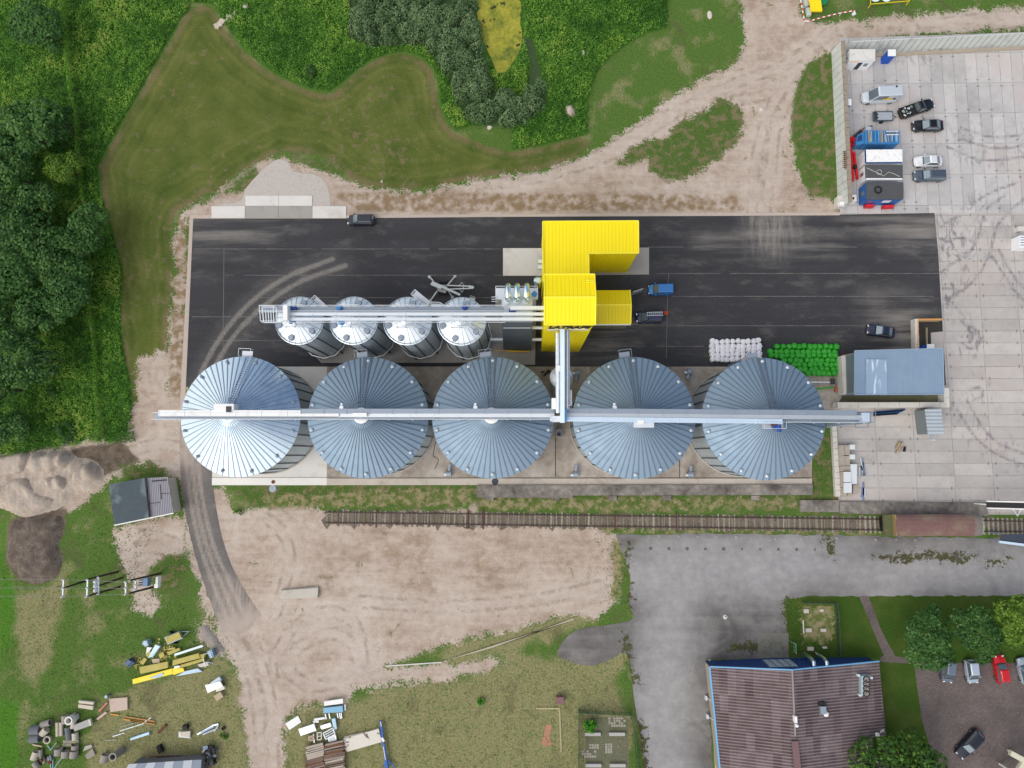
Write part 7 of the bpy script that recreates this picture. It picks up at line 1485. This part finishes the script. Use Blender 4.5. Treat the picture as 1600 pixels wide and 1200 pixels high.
bundle('grey_posts', 'short grey posts standing below the blue cover', 'posts', [(za(570,330),za(580,390)), (za(610,325),za(625,385)), (za(705,320),za(715,375)), (za(730,318),za(742,385)), (za(750,315),za(755,380)), (za(435,560),za(445,660))], .14,.12, [g_light], .3)
logm = [M(S(118,98,84), .9, 0, .25, 3, S(64,54,48), .6), M(S(150,136,124), .9, 0, .2, 3), M(S(110,72,50), .9, 0, .25, 3), M(S(176,164,150), .9, 0, .2, 3)]
rr = random.Random(2)
def sleeper_pile(lab, x0, x1, y0, y1, skew, n):
    t = thing('sleeper_stack', lab, 'timber stack', (*at2(*za((x0+x1)/2,(y0+y1)/2)), .02))
    for k in range(n):
        for l in range(2):
            y = y0+(y1-y0)*k/n; z = .35+.32*l; a, b_ = at(*za(x0+rr.uniform(-18,12), y+skew+rr.uniform(-5,5)), z), at(*za(x1+rr.uniform(-12,15), y+rr.uniform(-6,6)), z); m = MB(); m.bar(a, b_, rr.uniform(.22,.32), .26); m.build('timber', logm[rr.randrange(4)], t)
sleeper_pile('stack of old dark sleepers, left of the two', 360, 555, 665, 960, 55, 12); sleeper_pile('stack of old dark sleepers, right of the two, higher', 570, 785, 640, 1010, 45, 15)
def rusty_white():
    b = NB('rust_stained_white'); n1, n2 = b.noise(.55, 6, .6, b.pos(), .5), b.noise(5, 4); b.fin(b.mix(b.step(n1, .57, .62), b.mix(n2, S(206,200,188), S(222,216,204)), b.mix(n2, S(96,78,70), S(140,120,110))), .8); return b.m
slab('steel_plate', 'large white plate with rust stains on the dry grass', 'plate', [za(770,615), za(1175,500), za(1210,650), za(805,765)], .05, .4, rusty_white()); slab('steel_plate', 'second pale plate peeping out under the rust-stained one', 'plate', [za(780,590), za(1000,540), za(1010,560), za(785,612)], .02, .3, conc)
t = thing('blue_boom', 'long blue steel boom lying in the dry grass', 'boom', (*at2(*za(1230,620)), .02)); bm_ = M(S(34,94,176), .5, .1, .1); m = MB(); m.bar(at(*za(1195,405),.5), at(*za(1235,690),.6), .26,.3); m.bar(at(*za(1232,660),.6), at(*za(1275,960),.6), .3,.34); m.build('main_beam', bm_, t); m = MB(); m.bar(at(*za(1212,600),.75), at(*za(1234,645),.75), .3,.1); m.bar(at(*za(1228,700),.8), at(*za(1252,850),.8), .08,.05); m.bar(at(*za(1197,420),.7), at(*za(1206,470),.7), .1,.05); m.build('white_mark', white, t)
m = MB(); m.bar(at(*za(1280,850),.5), at(*za(1370,950),.4), .12,.12); m.bar(at(*za(1250,870),.5), at(*za(1235,960),.4), .12,.12); m.bar(at(*za(1285,940),.5), at(*za(1300,870),.5), .1,.1); m.build('strut', bm_, t)
# concrete beams on the sand, chimney box, plot
slab('concrete_lintel', 'wide pale concrete slab lying alone on the bare sand', 'slab', [(438.5,922.5),(497,918.5),(496,934),(438,936)], .03, .5, M(S(190,184,172), .9, 0, .12, .8, S(140,134,124), .6)); slab('concrete_lintel', 'narrow concrete slab under the upper edge of the wide one', 'slab', [(450,921),(497,916.5),(497,919),(460,922)], .02, .35, conc)
slab('kerb_stone', 'pale kerb line running through the dry grass', 'kerb', [(602,1040),(690,1034),(690,1036),(602,1042)], .0, .12, concl); slab('kerb_stone', 'pale kerb line climbing to the right through the dry grass', 'kerb', [(690,1034),(770,1012),(896,966),(897,968.5),(771,1014.5),(690,1036)], .0, .12, M(S(176,168,150), .9, 0, .2, 2))
p = at(875,1095,1.0); t = thing('brick_shaft', 'small reddish brown square shaft in the dry grass', 'shaft', (p.x,p.y,0)); m = MB(); m.box((p.x,p.y,.5), (1.0,.9,1.0)); m.build('body', M(S(132,96,94), .9, 0, .15, 2), t); m = MB(); m.box((p.x,p.y,1.03), (1.1,1.0,.06)); m.build('lid', M(S(128,92,96), .8, 0, .1, 2), t)
redp = M(S(176,126,104), .95, 0, .3, 1.5, S(130,116,84), .7)
struct(flat('plot_floor', W([(915,1122),(980,1120),(986,1262),(915,1262)]), .012, M(S(104,104,84), .95, 0, .3, 1.2, S(80,90,50), .7), 2)); 
slab('kerb_stone', 'pale kerb across the top of the old garden bed', 'kerb', [(838,1106),(875,1106),(875,1108.5),(838,1108)], .0, .12, M(S(180,168,128), .9)); slab('kerb_stone', 'pale kerb down the right of the old garden bed', 'kerb', [(873,1109),(875.5,1109),(878,1175),(876,1175)], .0, .12, M(S(170,162,128), .9))
struct(flat('brick_dust', W(curve([(846,1160),(852,1140),(850,1134),(858,1132),(862,1136),(858,1150),(862,1162),(856,1166),(848,1164)], 3)), .012, redp, 2, None, 0, .15))
for k, (x, y, lab) in enumerate(((926,1147.5,'grey concrete bench slab half under the green bush'), (964,1147.5,'grey concrete bench slab right of the green bush'), (927,1196.5,'grey concrete bench slab at the lower left of the fenced plot'), (965,1196.5,'grey concrete bench slab at the lower right of the fenced plot'))): slab('bench_slab', lab, 'bench', [(x-12,y-2.5),(x+12.5,y-2.5),(x+12.5,y+2.5),(x-12,y+2.5)], .03, .4, M(S(176,174,170), .9, 0, .1, 2))
t = thing('paver_grid', 'patches of small square pavers in the fenced plot', 'pavers', (*at2(945,1175), .0)); m = MB(); rr = random.Random(7)
for cx_, cy_, nx__, ny__ in ((953,1171,3,4), (922,1180,6,3), (966,1130,7,4), (930,1168,4,2)):
    for i in range(nx__):
        for j in range(ny__):
            if rr.random() < (.25 if cx_ != 953 else .02): continue
            p = at(cx_+(i-nx__/2)*3.9, cy_+(j-ny__/2)*3.9, .02); m.box((p.x,p.y,.025), (.30,.30,.05))
m.build('paver', M(S(160,154,144), .9, 0, .25, 2), t)
# green mesh fence round the plot
def meshfence(name, lab, pts, h, col, step=2.4):
    P = [at(*q, 0) for q in pts]; t = thing(name, lab, 'fence', tuple(P[0])); fmat = NB('wire_mesh'); po = fmat.sep(fmat.objc())
    fmat.fin(S(*col), .7); tr = fmat.n('ShaderNodeBsdfTransparent'); mxs = fmat.n('ShaderNodeMixShader'); fmat.put(mxs.inputs[0], .62); fmat.t.links.new(fmat.b.outputs[0], mxs.inputs[1]); fmat.t.links.new(tr.outputs[0], mxs.inputs[2]); fmat.t.links.new(mxs.outputs[0], fmat.out.inputs[0])
    m = MB(); r = MB()
    for a, b_ in zip(P[:-1], P[1:]):
        m.bar(a+Vector((0,0,h/2)), b_+Vector((0,0,h/2)), .02, h-.06); r.bar(a+Vector((0,0,h)), b_+Vector((0,0,h)), .05, .05); L = (b_-a).length; k = max(1, int(L/step))
        for i in range(k): c = a+(b_-a)*i/k; q = MB(); q.bar(c, c+Vector((0,0,h+.05)), .07, .07); q.build('post', M(S(*col), .6), t)
    m.build('mesh_panel', fmat.m, t); r.build('top_rail', M(S(*col), .6), t); return t
meshfence('wire_fence', 'green wire fence round the plot with the green bush', [(903.5,1215),(903.5,1108),(985,1112),(990,1140),(996,1215)], 1.7, (62,96,72))
meshfence('wire_fence', 'thin green wire fence around the worn grass plot by the blue wall', [(1253,940),(1303,941),(1306,960),(1308,1022)], 1.2, (58,86,66)); meshfence('wire_fence', 'short pale green railing left of the worn grass plot', [(1234,1001),(1240,1004),(1240,1019)], 1.0, (120,190,150), 1.2)
for k, (x, y, sx, sy, lab) in enumerate(((1264,985,9,6,'pale square block on the worn grass, upper left'), (1287,985,8,5,'pale square block on the worn grass, upper right'), (1267,1014,9.5,5.5,'grey square block on the grass close to the blue wall'), (1289,1012,7,3,'white low stone on the grass close to the blue wall'), (1260,955,8,6,'crumbled pale stone at the top of the worn grass, left'), (1284,954,6,4,'crumbled pale stone at the top of the worn grass, right'))): slab('stone_block', lab, 'block', [(x-sx/2,y-sy/2),(x+sx/2,y-sy/2),(x+sx/2,y+sy/2),(x-sx/2,y+sy/2)], .02, .3 if k < 4 else .12, M(S(196,188,178), .9, 0, .15, 2, S(150,144,130), .5))
slab('pump_post', 'thin pale post lying along the left of the worn grass plot', 'post', [(1254.5,969),(1256,969),(1257,990),(1255.5,990)], .05, .2, concl)
for q, lab in (((1133,964), 'small white bollard stump on the old asphalt'), ((1102,993.5), 'round drain cover on the old asphalt'), ((1172.5,971), 'square drain cover on the old asphalt')):
    p = at(*q, .03); m = MB()
    if q[0] == 1133: m.lathe([(.3,0),(.34,.05),(.12,.06),(.12,.5),(.08,.55)], 12)
    elif q[0] == 1102: m.lathe([(.34,0),(.34,.03),(.26,.04)], 16)
    else: m.box((0,0,.015), (.9,.9,.04)); m.box((0,0,.035), (.55,.55,.02))
    o = m.build('bollard' if q[0] == 1133 else 'drain_cover', concl if q[0] == 1133 else M(S(120,118,116), .8), None, local=True); o.location = (p.x,p.y,.022); tag(o, lab, 'bollard' if q[0] == 1133 else 'drain')
# row of post stubs beside the railway
pm_ = M(S(160,155,150), .9, 0, .25, 3); pd_ = M(S(104,100,98), .9, 0, .25, 3); proto = None
for i, (x, y, dark) in enumerate([(1030+i*30, 837.5+i*.5, 0) for i in range(5)]+[(1181,842,0),(1211,842,0),(1252,842,0),(1307,841,0),(1368,843,0),(1400,843,0),(1430,844,0)]+[(988+i*28.5, 857+i*.2, 1) for i in range(11)]):
    p = at(x, y, .02); m = MB(); sz_ = random.uniform(.22,.42); m.box((0,0,.02), (sz_,sz_,.08), random.uniform(-.3,.3)); m.box((.05,.04,.07), (.16,.14,.08), random.uniform(0,3)); o = m.build('post_stub', pd_ if dark else pm_, None, local=True); o.location = (p.x,p.y,.022)
    tag(o, 'dark broken post stub in the long row on the old asphalt' if dark else 'pale square post stub in the row beside the rails', 'post stub', 'dark stubs on the old asphalt' if dark else 'pale stubs along the rails')
# ================================================================ top edge
slab('yellow_container', 'bright yellow sheet roof of a machine at the top edge', 'machine', [(1263,-12),(1281,-12),(1285,17),(1268,17)], 1.4, .3, ypan)
t = thing('grey_machine', 'grey machine parts standing left of the yellow sheet at the top edge', 'machine', (*at2(1260,8), 0)); MB().prism(W([(1256,-10),(1263,-10),(1264,8),(1258,9)], .8), .0, .8).build('body', g_light, t); MB().prism(W([(1260,12),(1266,11),(1268,23),(1262,24)], .5), 0, .5).build('plate', M(S(196,206,200), .7), t)
m = MB(); p = at(1286,0,.6); m.lathe([(.1,0),(.8,.3),(.8,.5),(.2,.6)], 12); o = m.build('green_tub', M(S(20,130,84), .6), None, local=True); o.location = (p.x,p.y,0); tag(o, 'small green tub right of the yellow sheet at the top edge', 'tub')
t = thing('barrier_tape', 'red and white barrier tape strung round the yellow machine', 'tape', tuple(at(1257,33,0))); tw = M(S(240,240,236), .5); trd = M(S(206,60,60), .5); pts = [(1249,-14),(1251,0),(1257,33),(1265,33),(1285,27),(1310,21),(1335,16.5),(1335,20)]
mw_, mr_ = MB(), MB(); flip = 0
for a, b_ in zip(pts[:-1], pts[1:]):
    A_, B_ = at(*a, .8), at(*b_, .8); L = (B_-A_).length; k = max(1, int(L/.42))
    for i in range(k): (mw_ if flip else mr_).bar(A_+(B_-A_)*i/k, A_+(B_-A_)*(i+.98)/k, .16, .06); flip ^= 1
mw_.build('white_stripe', tw, t); mr_.build('red_stripe', trd, t)
for q in ((1257,33),(1315,20),(1335,17)): m = MB(); p = at(*q,.8); m.bar((p.x,p.y,0), (p.x,p.y,.95), .08,.08); m.build('stake', white, t)
m = MB(); p = at(1334,22,.1); m.box((0,0,.15), (.5,.45,.3), .4); o = m.build('stone_block', white, None, local=True); o.location = (p.x,p.y,0); tag(o, 'white stone at the end of the barrier tape', 'block')
t = thing('trampoline_stand', 'thin yellow frame with white discs cut by the top edge', 'frame', tuple(at(1390,5,0))); ym = M(S(226,206,40), .5); m = MB()
for a, b_ in (((1360,6.5),(1421,1.5)), ((1360,6.5),(1361,-20)), ((1421,1.5),(1421,-20))): m.bar(at(*a,1.0), at(*b_,1.0), .1,.1)
m.build('rail', ym, t)
for x in (1361,1421): m = MB(); p = at(x, 6.5 if x < 1400 else 1.5, 1); m.bar((p.x,p.y,0), (p.x,p.y,1), .1,.1); m.build('leg', ym, t)
for x, y in ((1368,-4), (1385,-4)): m = MB(); p = at(x,y,1.1); m.lathe([(.2,-.3),(.75,-.05),(.75,.05),(.6,.1)], 18, tuple(p)); m.build('disc', M(S(222,232,240), .4, .1), t, smooth=True)
for q, lab, sz in (((765,199),'white crumpled scrap on the bare patch by the thicket',(.9,.7,.3)), ((384,11),'pale stone block in the weeds at the top left, farthest up',(1.1,1.0,.5)), ((367,20),'narrow pale stone in the weeds at the top left',(.5,1.2,.3)), ((597,283.5),'white stone at the lower edge of the mown grass',(.4,.4,.3)), ((1109,23),'pale rubble patch on the grass at the top right',(.9,1.6,.15)), ((911,83),'pale rubble lump in the tall weeds right of the pond',(.7,1.2,.4)), ((1190,171),'white stone on the sandy road',(.7,.8,.2)), ((1405,672),'flat pale board scrap on the concrete yard',(.4,.3,.05))):
    p = at(*q, .1); m = MB(); rr = random.Random(int(q[0]))
    m.lathe([(.5,0),(.47,.5),(.3,.95),(.1,1.0)], 7); m.v = [(v[0]*sz[0]*rr.uniform(.8,1.1), v[1]*sz[1]*rr.uniform(.8,1.1), v[2]*sz[2]) for v in m.v]
    o = m.build('rubble_stone', M(S(206,196,188), .9, 0, .2, 2.5, S(150,140,130), .5), None, local=True); o.location = (p.x,p.y,.0); tag(o, lab, 'stone')
t = thing('rubble_stones', 'heap of pale rubble stones at the top of the mown grass', 'rubble', tuple(at(347,36,0))); rr = random.Random(3)
for k in range(14): m = MB(); p = at(rr.uniform(338,362), 0, 0); x = rr.uniform(0,1); q = at(337+24*x+rr.uniform(-2,2), 42-16*x+rr.uniform(-3,3), 0); m.box((q.x,q.y,.1), (rr.uniform(.4,1), rr.uniform(.3,.8), .35), rr.uniform(0,3), rr.uniform(-.2,.2)); m.build('stone', M(S(196,184,166), .9, 0, .2, 2), t)
# ================================================================ vegetation
def leaf_mat(name, stops, rnd=.25):
    b = NB(name); ti = b.attr('tint'); oi = b.n('ShaderNodeObjectInfo').outputs['Random']
    c = b.ramp(ti, stops); c = b.mix(b.math('MULTIPLY', b.math('SUBTRACT', oi, .0), rnd), c, tuple(min(1, x*1.5) for x in stops[1][1]))
    b.fin(c, .55, 0, .25); tl = b.n('ShaderNodeBsdfTranslucent'); b.put(tl.inputs[0], b.mix(.5, c, (.10,.22,.03))); ms = b.n('ShaderNodeMixShader'); b.put(ms.inputs[0], .22)
    b.t.links.new(b.b.outputs[0], ms.inputs[1]); b.t.links.new(tl.outputs[0], ms.inputs[2]); b.t.links.new(ms.outputs[0], b.out.inputs[0]); return b.m
def cards(name, P, D, L, Wd, tint, mat, rng):
    """one leaf-sized diamond per point, lying roughly across direction D"""
    N = len(P); D = D/np.maximum(np.linalg.norm(D, axis=1, keepdims=True), 1e-6)
    r = rng.normal(size=(N,3)); t = np.cross(D, r); t /= np.maximum(np.linalg.norm(t, axis=1, keepdims=True), 1e-6); u = np.cross(D, t)
    L = L[:,None]/2; Wd = Wd[:,None]/2; bend = D*L*.25
    V = np.stack([P-t*L-bend, P+u*Wd, P+t*L-bend, P-u*Wd], 1).reshape(-1,3)
    me = bpy.data.meshes.new(name); me.vertices.add(4*N); me.vertices.foreach_set('co', V.ravel().astype(np.float32)); me.loops.add(4*N); me.loops.foreach_set('vertex_index', np.arange(4*N, dtype=np.int32)); me.polygons.add(N); me.polygons.foreach_set('loop_start', np.arange(0, 4*N, 4, dtype=np.int32))
    add_attr(me, 'tint', np.repeat(np.clip(tint, 0, 1), 4)); me.materials.append(mat); me.update(); me.validate(); return me
def crown_mesh(name, R, zb, zt, nl, leaf, nleaf, mat, seed, flat=.85):
    rng = np.random.default_rng(seed); a = rng.uniform(0, 2*np.pi, nl); r = R*.72*np.sqrt(rng.uniform(0, 1, nl)); sq = 1+.18*np.sin(2*a+seed)+.10*np.sin(3*a+seed*2)
    C = np.stack([r*np.cos(a)*sq, r*np.sin(a)*sq, zb+(zt-zb)*flat*np.sqrt(np.maximum(0, 1-(r/R)**2))*rng.uniform(.72, 1.0, nl)-R*.12], 1); lr = R*rng.uniform(.20, .36, nl)
    k = rng.integers(0, nl, nleaf); d = rng.normal(size=(nleaf,3)); d[:,2] = np.abs(d[:,2])*1.0-.25*rng.uniform(0,1,nleaf); d /= np.linalg.norm(d, axis=1, keepdims=True)
    P = C[k]+d*lr[k][:,None]*rng.uniform(.78, 1.08, nleaf)[:,None]; keep = np.ones(nleaf, bool)
    for c, q in zip(C, lr): keep &= ~(((P-c)**2).sum(1) < (q*.72)**2)
    P, d, k = P[keep], d[keep], k[keep]; n = len(P); lt = rng.uniform(-.18, .18, nl)
    tint = .5+lt[k]+rng.normal(0, .16, n)
    return cards(name, P, d+rng.normal(0, .45, (n,3))+np.array([0,0,.35]), leaf*rng.uniform(.7, 1.35, n), leaf*.62*rng.uniform(.7, 1.3, n), tint, mat, rng)
lf_dark = leaf_mat('dark_foliage', [(0, S(32,60,28)), (.5, S(60,100,46)), (1, S(112,146,76))]); lf_mid = leaf_mat('mid_foliage', [(0, S(26,50,16)), (.5, S(54,92,28)), (1, S(112,146,56))])
lf_yel = leaf_mat('yellowish_foliage', [(0, S(50,76,20)), (.5, S(88,124,38)), (1, S(142,166,66))]); lf_will = leaf_mat('greyish_foliage', [(0, S(54,78,46)), (.5, S(98,126,82)), (1, S(148,170,124))])
lf_brt = leaf_mat('bright_foliage', [(0, S(24,70,12)), (.5, S(60,130,26)), (1, S(130,190,60))])
bark = M(S(84,70,56), .95, 0, .2, 2)
tri = 0
def tree_proto(name, R, H, mat, seed, nleaf=5200, leaf=.46, nl=34):
    t = thing(name, None, 'tree', (0,0,0)); zb = H*.30
    m = MB(); m.tube([(0,0,-.2),(0.1,0,H*.25),(0,.1,H*.55)], [R*.075,R*.06,R*.04], 10); m.build('trunk', bark, t, local=True, smooth=True)
    rr = random.Random(seed)
    for k in range(5):
        a = k*1.256+rr.uniform(-.3,.3); m = MB(); m.tube([(0,0,H*(.22+.05*k)), (R*.3*math.cos(a),R*.3*math.sin(a),H*.5), (R*.62*math.cos(a),R*.62*math.sin(a),H*.66)], [R*.04,R*.028,R*.012], 7); m.build('limb', bark, t, local=True, smooth=True)
    o = bpy.data.objects.new('crown', crown_mesh('crown', R, zb, H, nl, leaf, nleaf, mat, seed)); COL.objects.link(o); o.parent = t; return t
protos = {}
def plant_tree(kind, px, rpx, H, lab, group=None, name='broadleaf_tree'):
    mats = {'d': lf_dark, 'm': lf_mid, 'y': lf_yel, 'b': lf_brt}; e = at(px[0], px[1], H*.62); R = rpx/(F/(HC-H*.62))*1.17
    v = (kind, random.randrange(3))
    if v not in protos: t = protos[v] = tree_proto(name, 4.0, 8.0, mats[kind], 31+len(protos)*7)
    else: t = copy_tree(protos[v])
    t.name = name; t.location = (e.x, e.y, 0); t.rotation_euler = (0, 0, random.uniform(0, 6.28)); t.scale = (R/4, R/4, H/8); tag(t, lab, 'tree', group); return t
wood_lab = 'broad dark green tree in the dense wood at the left edge'
for x, y, r, H in ((38,205,52,9),(92,190,24,7),(12,268,44,9),(48,312,36,8),(24,352,44,9),(88,402,44,9),(28,420,50,10),(108,452,44,9),(60,492,42,9),(14,505,44,9),(36,556,46,10),(-6,606,36,9),(-30,330,45,9),(-30,450,45,9),(-25,230,45,9)): plant_tree('d', (x,y), r, H, wood_lab, 'trees of the wood at the left edge')
plant_tree('d', (62,42), 42, 7, 'broad dark tree near the upper left corner, left of the overgrown fence')
plant_tree('d', (134,360), 38, 8, 'dark tree leaning out over the mown grass, rightmost of the wood'); plant_tree('y', (101,262), 28, 6, 'yellow-green small tree standing among the dark wood by the fence')
plant_tree('m', (58,338), 26, 6, 'mid green small tree in the gap of the dark wood'); plant_tree('d', (6,668), 34, 7, 'dark tree at the left edge just above the sand heaps')
plant_tree('m', (20,475), 26, 8, 'yellowish green crown amid the dark wood at the left')
plant_tree('d', (1448,996), 40, 7.5, 'round dark tree with light leaf tips, leftmost at the brick car park', None, 'round_tree'); plant_tree('d', (1527,990), 36, 7, 'round dark tree in the middle of the three at the brick car park', None, 'round_tree'); plant_tree('y', (1598,976), 39, 7.5, 'lighter yellow-green tree at the right picture edge above the red car', None, 'round_tree')
plant_tree('m', (1396,1190), 50, 8, 'bright green tree hanging over the workshop roof at the bottom edge', None, 'round_tree'); plant_tree('m', (1446,1222), 38, 7, 'green tree at the bottom edge beside the brick car park', None, 'round_tree')
def shrub(lab, px, rpx, H, mat, seed, n=900, leaf=.3):
    e = at(*px, H*.5); R = rpx/(F/(HC-H*.5)); t = thing('shrub', lab, 'shrub', (e.x,e.y,0)); o = bpy.data.objects.new('crown', crown_mesh('crown', R, .0, H, 14, leaf, n, mat, seed)); COL.objects.link(o); o.parent = t
    for k in range(3): m = MB(); a = k*2.1; m.tube([(0,0,-.05), (R*.3*math.cos(a),R*.3*math.sin(a),H*.5)], [.05,.02], 6); m.build('stem', bark, t, local=True)
shrub('bright green bush growing between bench slabs in the fenced plot', (923,1136), 11.5, 2.2, lf_brt, 3, 700, .36); shrub('dark low shrub in the meadow just above the sand heap track', (100,674), 20, 1.8, lf_dark, 4); shrub('small dark round shrub at the edge of the mown grass bay', (484,112), 11, 1.8, lf_dark, 5); shrub('tiny dark shrub in the dry grass right of the blue boom', (751,1096), 7, .9, lf_brt, 6, 300, .25); shrub('small dark shrub in the meadow above the brown patch', (80,613), 10, 1.2, lf_dark, 7, 400)
shrub('small ragged shrub on the bare sand below the white silo pad', (374,800), 7, .8, lf_mid, 8, 110, .25); shrub('low green weed clump at the lower left of the road junction', (350,1150), 6, .5, lf_brt, 9, 160, .25)
# overgrown fence lines in the meadow
def green_fence(lab, pts, h, seed, w=.28):
    P = [at(*q, h*.6) for q in curve(pts, 6)]; rng = np.random.default_rng(seed); t = thing('overgrown_fence', lab, 'fence', (P[0].x,P[0].y,0)); pos = []
    for a, b_ in zip(P[:-1], P[1:]):
        a2, b2 = Vector((a.x if hasattr(a,'x') else a[0], a[1], 0)), Vector((b_[0], b_[1], 0)); n = int((b2-a2).length*70)
        s = rng.uniform(0, 1, n); q = np.array(a2)[None]*(1-s[:,None])+np.array(b2)[None]*s[:,None]; q[:,:2] += rng.normal(0, w*.5, (n,2)); q[:,2] = h*np.sqrt(rng.uniform(.02, 1.1, n)); pos.append(q)
    pos = np.concatenate(pos); N = len(pos); o = bpy.data.objects.new('climbing_leaves', cards('climbing_leaves', pos-np.array([P[0].x,P[0].y,0]), rng.normal(0,.6,(N,3))+np.array([0,0,1.]), rng.uniform(.18,.36,N), rng.uniform(.1,.2,N), .55+rng.normal(0,.2,N), lf_fence, rng)); COL.objects.link(o); o.parent = t
    for p in P[::3]: m = MB(); m.bar((p[0],p[1],-.1), (p[0],p[1],h), .1, .1); m.build('post', wood, t)
lf_fence = leaf_mat('fence_foliage', [(0, S(50,90,20)), (.5, S(88,140,36)), (1, S(136,178,66))])
green_fence('overgrown fence running down the meadow, upper stretch', [(99,-20),(104,40),(107,95),(113,150),(121,185),(122,215),(126,265),(132,315)], 1.7, 1); green_fence('overgrown fence beside the mown strip, lower stretch', [(138,445),(143,490),(148,540),(150,600),(156,680)], 1.5, 2)
# ---- tall meadow growth: nobody could count it
rng = np.random.default_rng(77)
def scatter(polys, dens, box, inset=.15, minus=None):
    lo, hi = box; A = (hi[0]-lo[0])*(hi[1]-lo[1]); n = int(A*dens); P = rng.uniform(lo, hi, (n,2)); k = union(P, polys, 3) > inset
    if minus is not None: k &= union(P, minus, 3) < -.1
    return P[k]
def nz2(P, s, off): return np.array([mnoise.fractal((x*s+off, y*s, off), 1.0, 2.0, 4) for x, y in P])
lf_mead = leaf_mat('meadow_growth', [(0, S(40,76,26)), (.3, S(66,114,36)), (.6, S(106,158,56)), (.85, S(150,186,72)), (1, S(184,194,98))])
pond = [W([(745,-60),(745,20),(752,55),(760,90),(776,116),(790,116),(801,98),(812,84),(818,60),(816,-60)])]
P = scatter(tall_polys, 18, ((-97,-12),(31,90)), .1, [willow_poly, *pond]); N = len(P); a1, a2, a3 = nz2(P, .09, 3.1), nz2(P, .35, 8.3), nz2(P, 1.1, 5.2)
h = .35+.5*np.clip(.5+a2*.9, 0, 1)+.35*np.clip(a3, 0, 1); h = np.clip(h, .2, 1.6)
pos, D, L, Wd, T = [], [], [], [], []
for k in range(3):
    q = np.column_stack([P+rng.normal(0, .14, (N,2)), h*rng.uniform(.45, 1.05, N)]); pos.append(q); D.append(np.column_stack([rng.normal(0,.55,(N,2)), np.ones(N)])); L.append(rng.uniform(.20,.46,N)); Wd.append(rng.uniform(.07,.18,N)); T.append(.52+.36*a1+.26*a2+.22*a3+rng.normal(0,.12,N))
o = bpy.data.objects.new('tall_weeds', cards('tall_weeds', np.concatenate(pos), np.concatenate(D), np.concatenate(L), np.concatenate(Wd), np.concatenate(T), lf_mead, rng)); COL.objects.link(o); tag(o, 'tall green weeds and grass of the wild meadow', 'weeds', None, 'stuff')
# willow thicket round the pond
B = scatter([willow_poly], .55, ((-30,40),(10,90)), .6, pond); pos, D, L, T = [], [], [], []
for x, y in B:
    R, H = rng.uniform(.8,1.7), rng.uniform(1.2,2.6); n = int(230*R); d = rng.normal(size=(n,3)); d[:,2] = np.abs(d[:,2]); d /= np.linalg.norm(d, axis=1, keepdims=True)
    wob = 1+.25*np.sin(3*np.arctan2(d[:,1],d[:,0])+x); pos.append(np.column_stack([x+d[:,0]*R*wob, y+d[:,1]*R*wob, .2+d[:,2]*H])*1.0); D.append(d+rng.normal(0,.5,(n,3))+np.array([0,0,.4])); L.append(rng.uniform(.2,.42,n)); T.append(.45+rng.normal(0,.12)+rng.normal(0,.17,n)+.2*(d[:,2]-.5))
pos, D, L, T = map(np.concatenate, (pos, D, L, T)); o = bpy.data.objects.new('willow_thicket', cards('willow_thicket', pos, D, L, L*.5, T, lf_will, rng)); COL.objects.link(o); tag(o, 'grey-green willow thicket ringing the pond', 'thicket', None, 'stuff')
# bright weeds edging the thicket, and marsh growth south of the pond
P = scatter([W([(745,108),(775,118),(800,112),(826,104),(826,140),(800,150),(765,146),(745,130)])], 16, ((-20,40),(10,80)), .1); N = len(P)
q = np.column_stack([P, rng.uniform(.1,.6,N)]); o = bpy.data.objects.new('marsh_plants', cards('marsh_plants', q, np.column_stack([rng.normal(0,.5,(N,2)),np.ones(N)]), rng.uniform(.25,.55,N), rng.uniform(.1,.2,N), .6+rng.normal(0,.2,N), lf_yel, rng)); COL.objects.link(o); tag(o, 'yellow-green marsh plants south of the duckweed pond', 'plants', None, 'stuff')
# low weeds on rough grass, the track side and the old asphalt
lf_low = leaf_mat('low_weeds', [(0, S(58,82,34)), (.4, S(92,118,52)), (.7, S(132,146,80)), (1, S(180,172,128))])
rough = [W([(0,880),(90,905),(180,830),(240,905),(300,960),(330,1000),(370,1060),(385,1150),(392,1205),(0,1205)]), W([(150,770),(250,820),(200,900),(100,880)]), W([(440,1140),(545,1095),(700,1062),(860,1020),(965,1030),(985,1150),(990,1205),(440,1205)])] + island_polys[2:4] + island_polys[4:]
P = scatter(rough, 7, ((-85,-50),(72,2)), .1); P2 = scatter(island_polys[:2]+[W([(905,820),(965,838),(962,900),(958,940),(930,950),(945,900)])], 3.5, ((0,-30),(75,75)), .2); P = np.concatenate([P, P2]); N = len(P); a1, a2 = nz2(P, .16, 2.2), nz2(P, .7, 6.6); k = (a2+.4*rng.normal(size=N)) > -.15; P, a1, a2 = P[k], a1[k], a2[k]; N = len(P)
dry_here = union(P, dry_polys, 3) > 0
q = np.column_stack([P, rng.uniform(.03,.2,N)]); o = bpy.data.objects.new('low_weeds', cards('low_weeds', q, np.column_stack([rng.normal(0,.45,(N,2)),np.ones(N)]), rng.uniform(.18,.4,N), rng.uniform(.05,.13,N), .36+.4*a1+.2*a2+.34*dry_here+rng.normal(0,.15,N), lf_low, rng)); COL.objects.link(o); tag(o, 'low weeds and dry grass tufts of the waste ground', 'weeds', None, 'stuff')
P = scatter(weeds, 9, ((10,-50),(80,-8)), -.2); N = len(P); q = np.column_stack([P, rng.uniform(.04,.2,N)]); o = bpy.data.objects.new('crack_weeds', cards('crack_weeds', q, np.column_stack([rng.normal(0,.5,(N,2)),np.ones(N)]), rng.uniform(.1,.28,N), rng.uniform(.05,.14,N), .3+rng.normal(0,.28,N), lf_low, rng)); COL.objects.link(o); tag(o, 'weeds growing in the broken edges of the old asphalt', 'weeds', None, 'stuff')
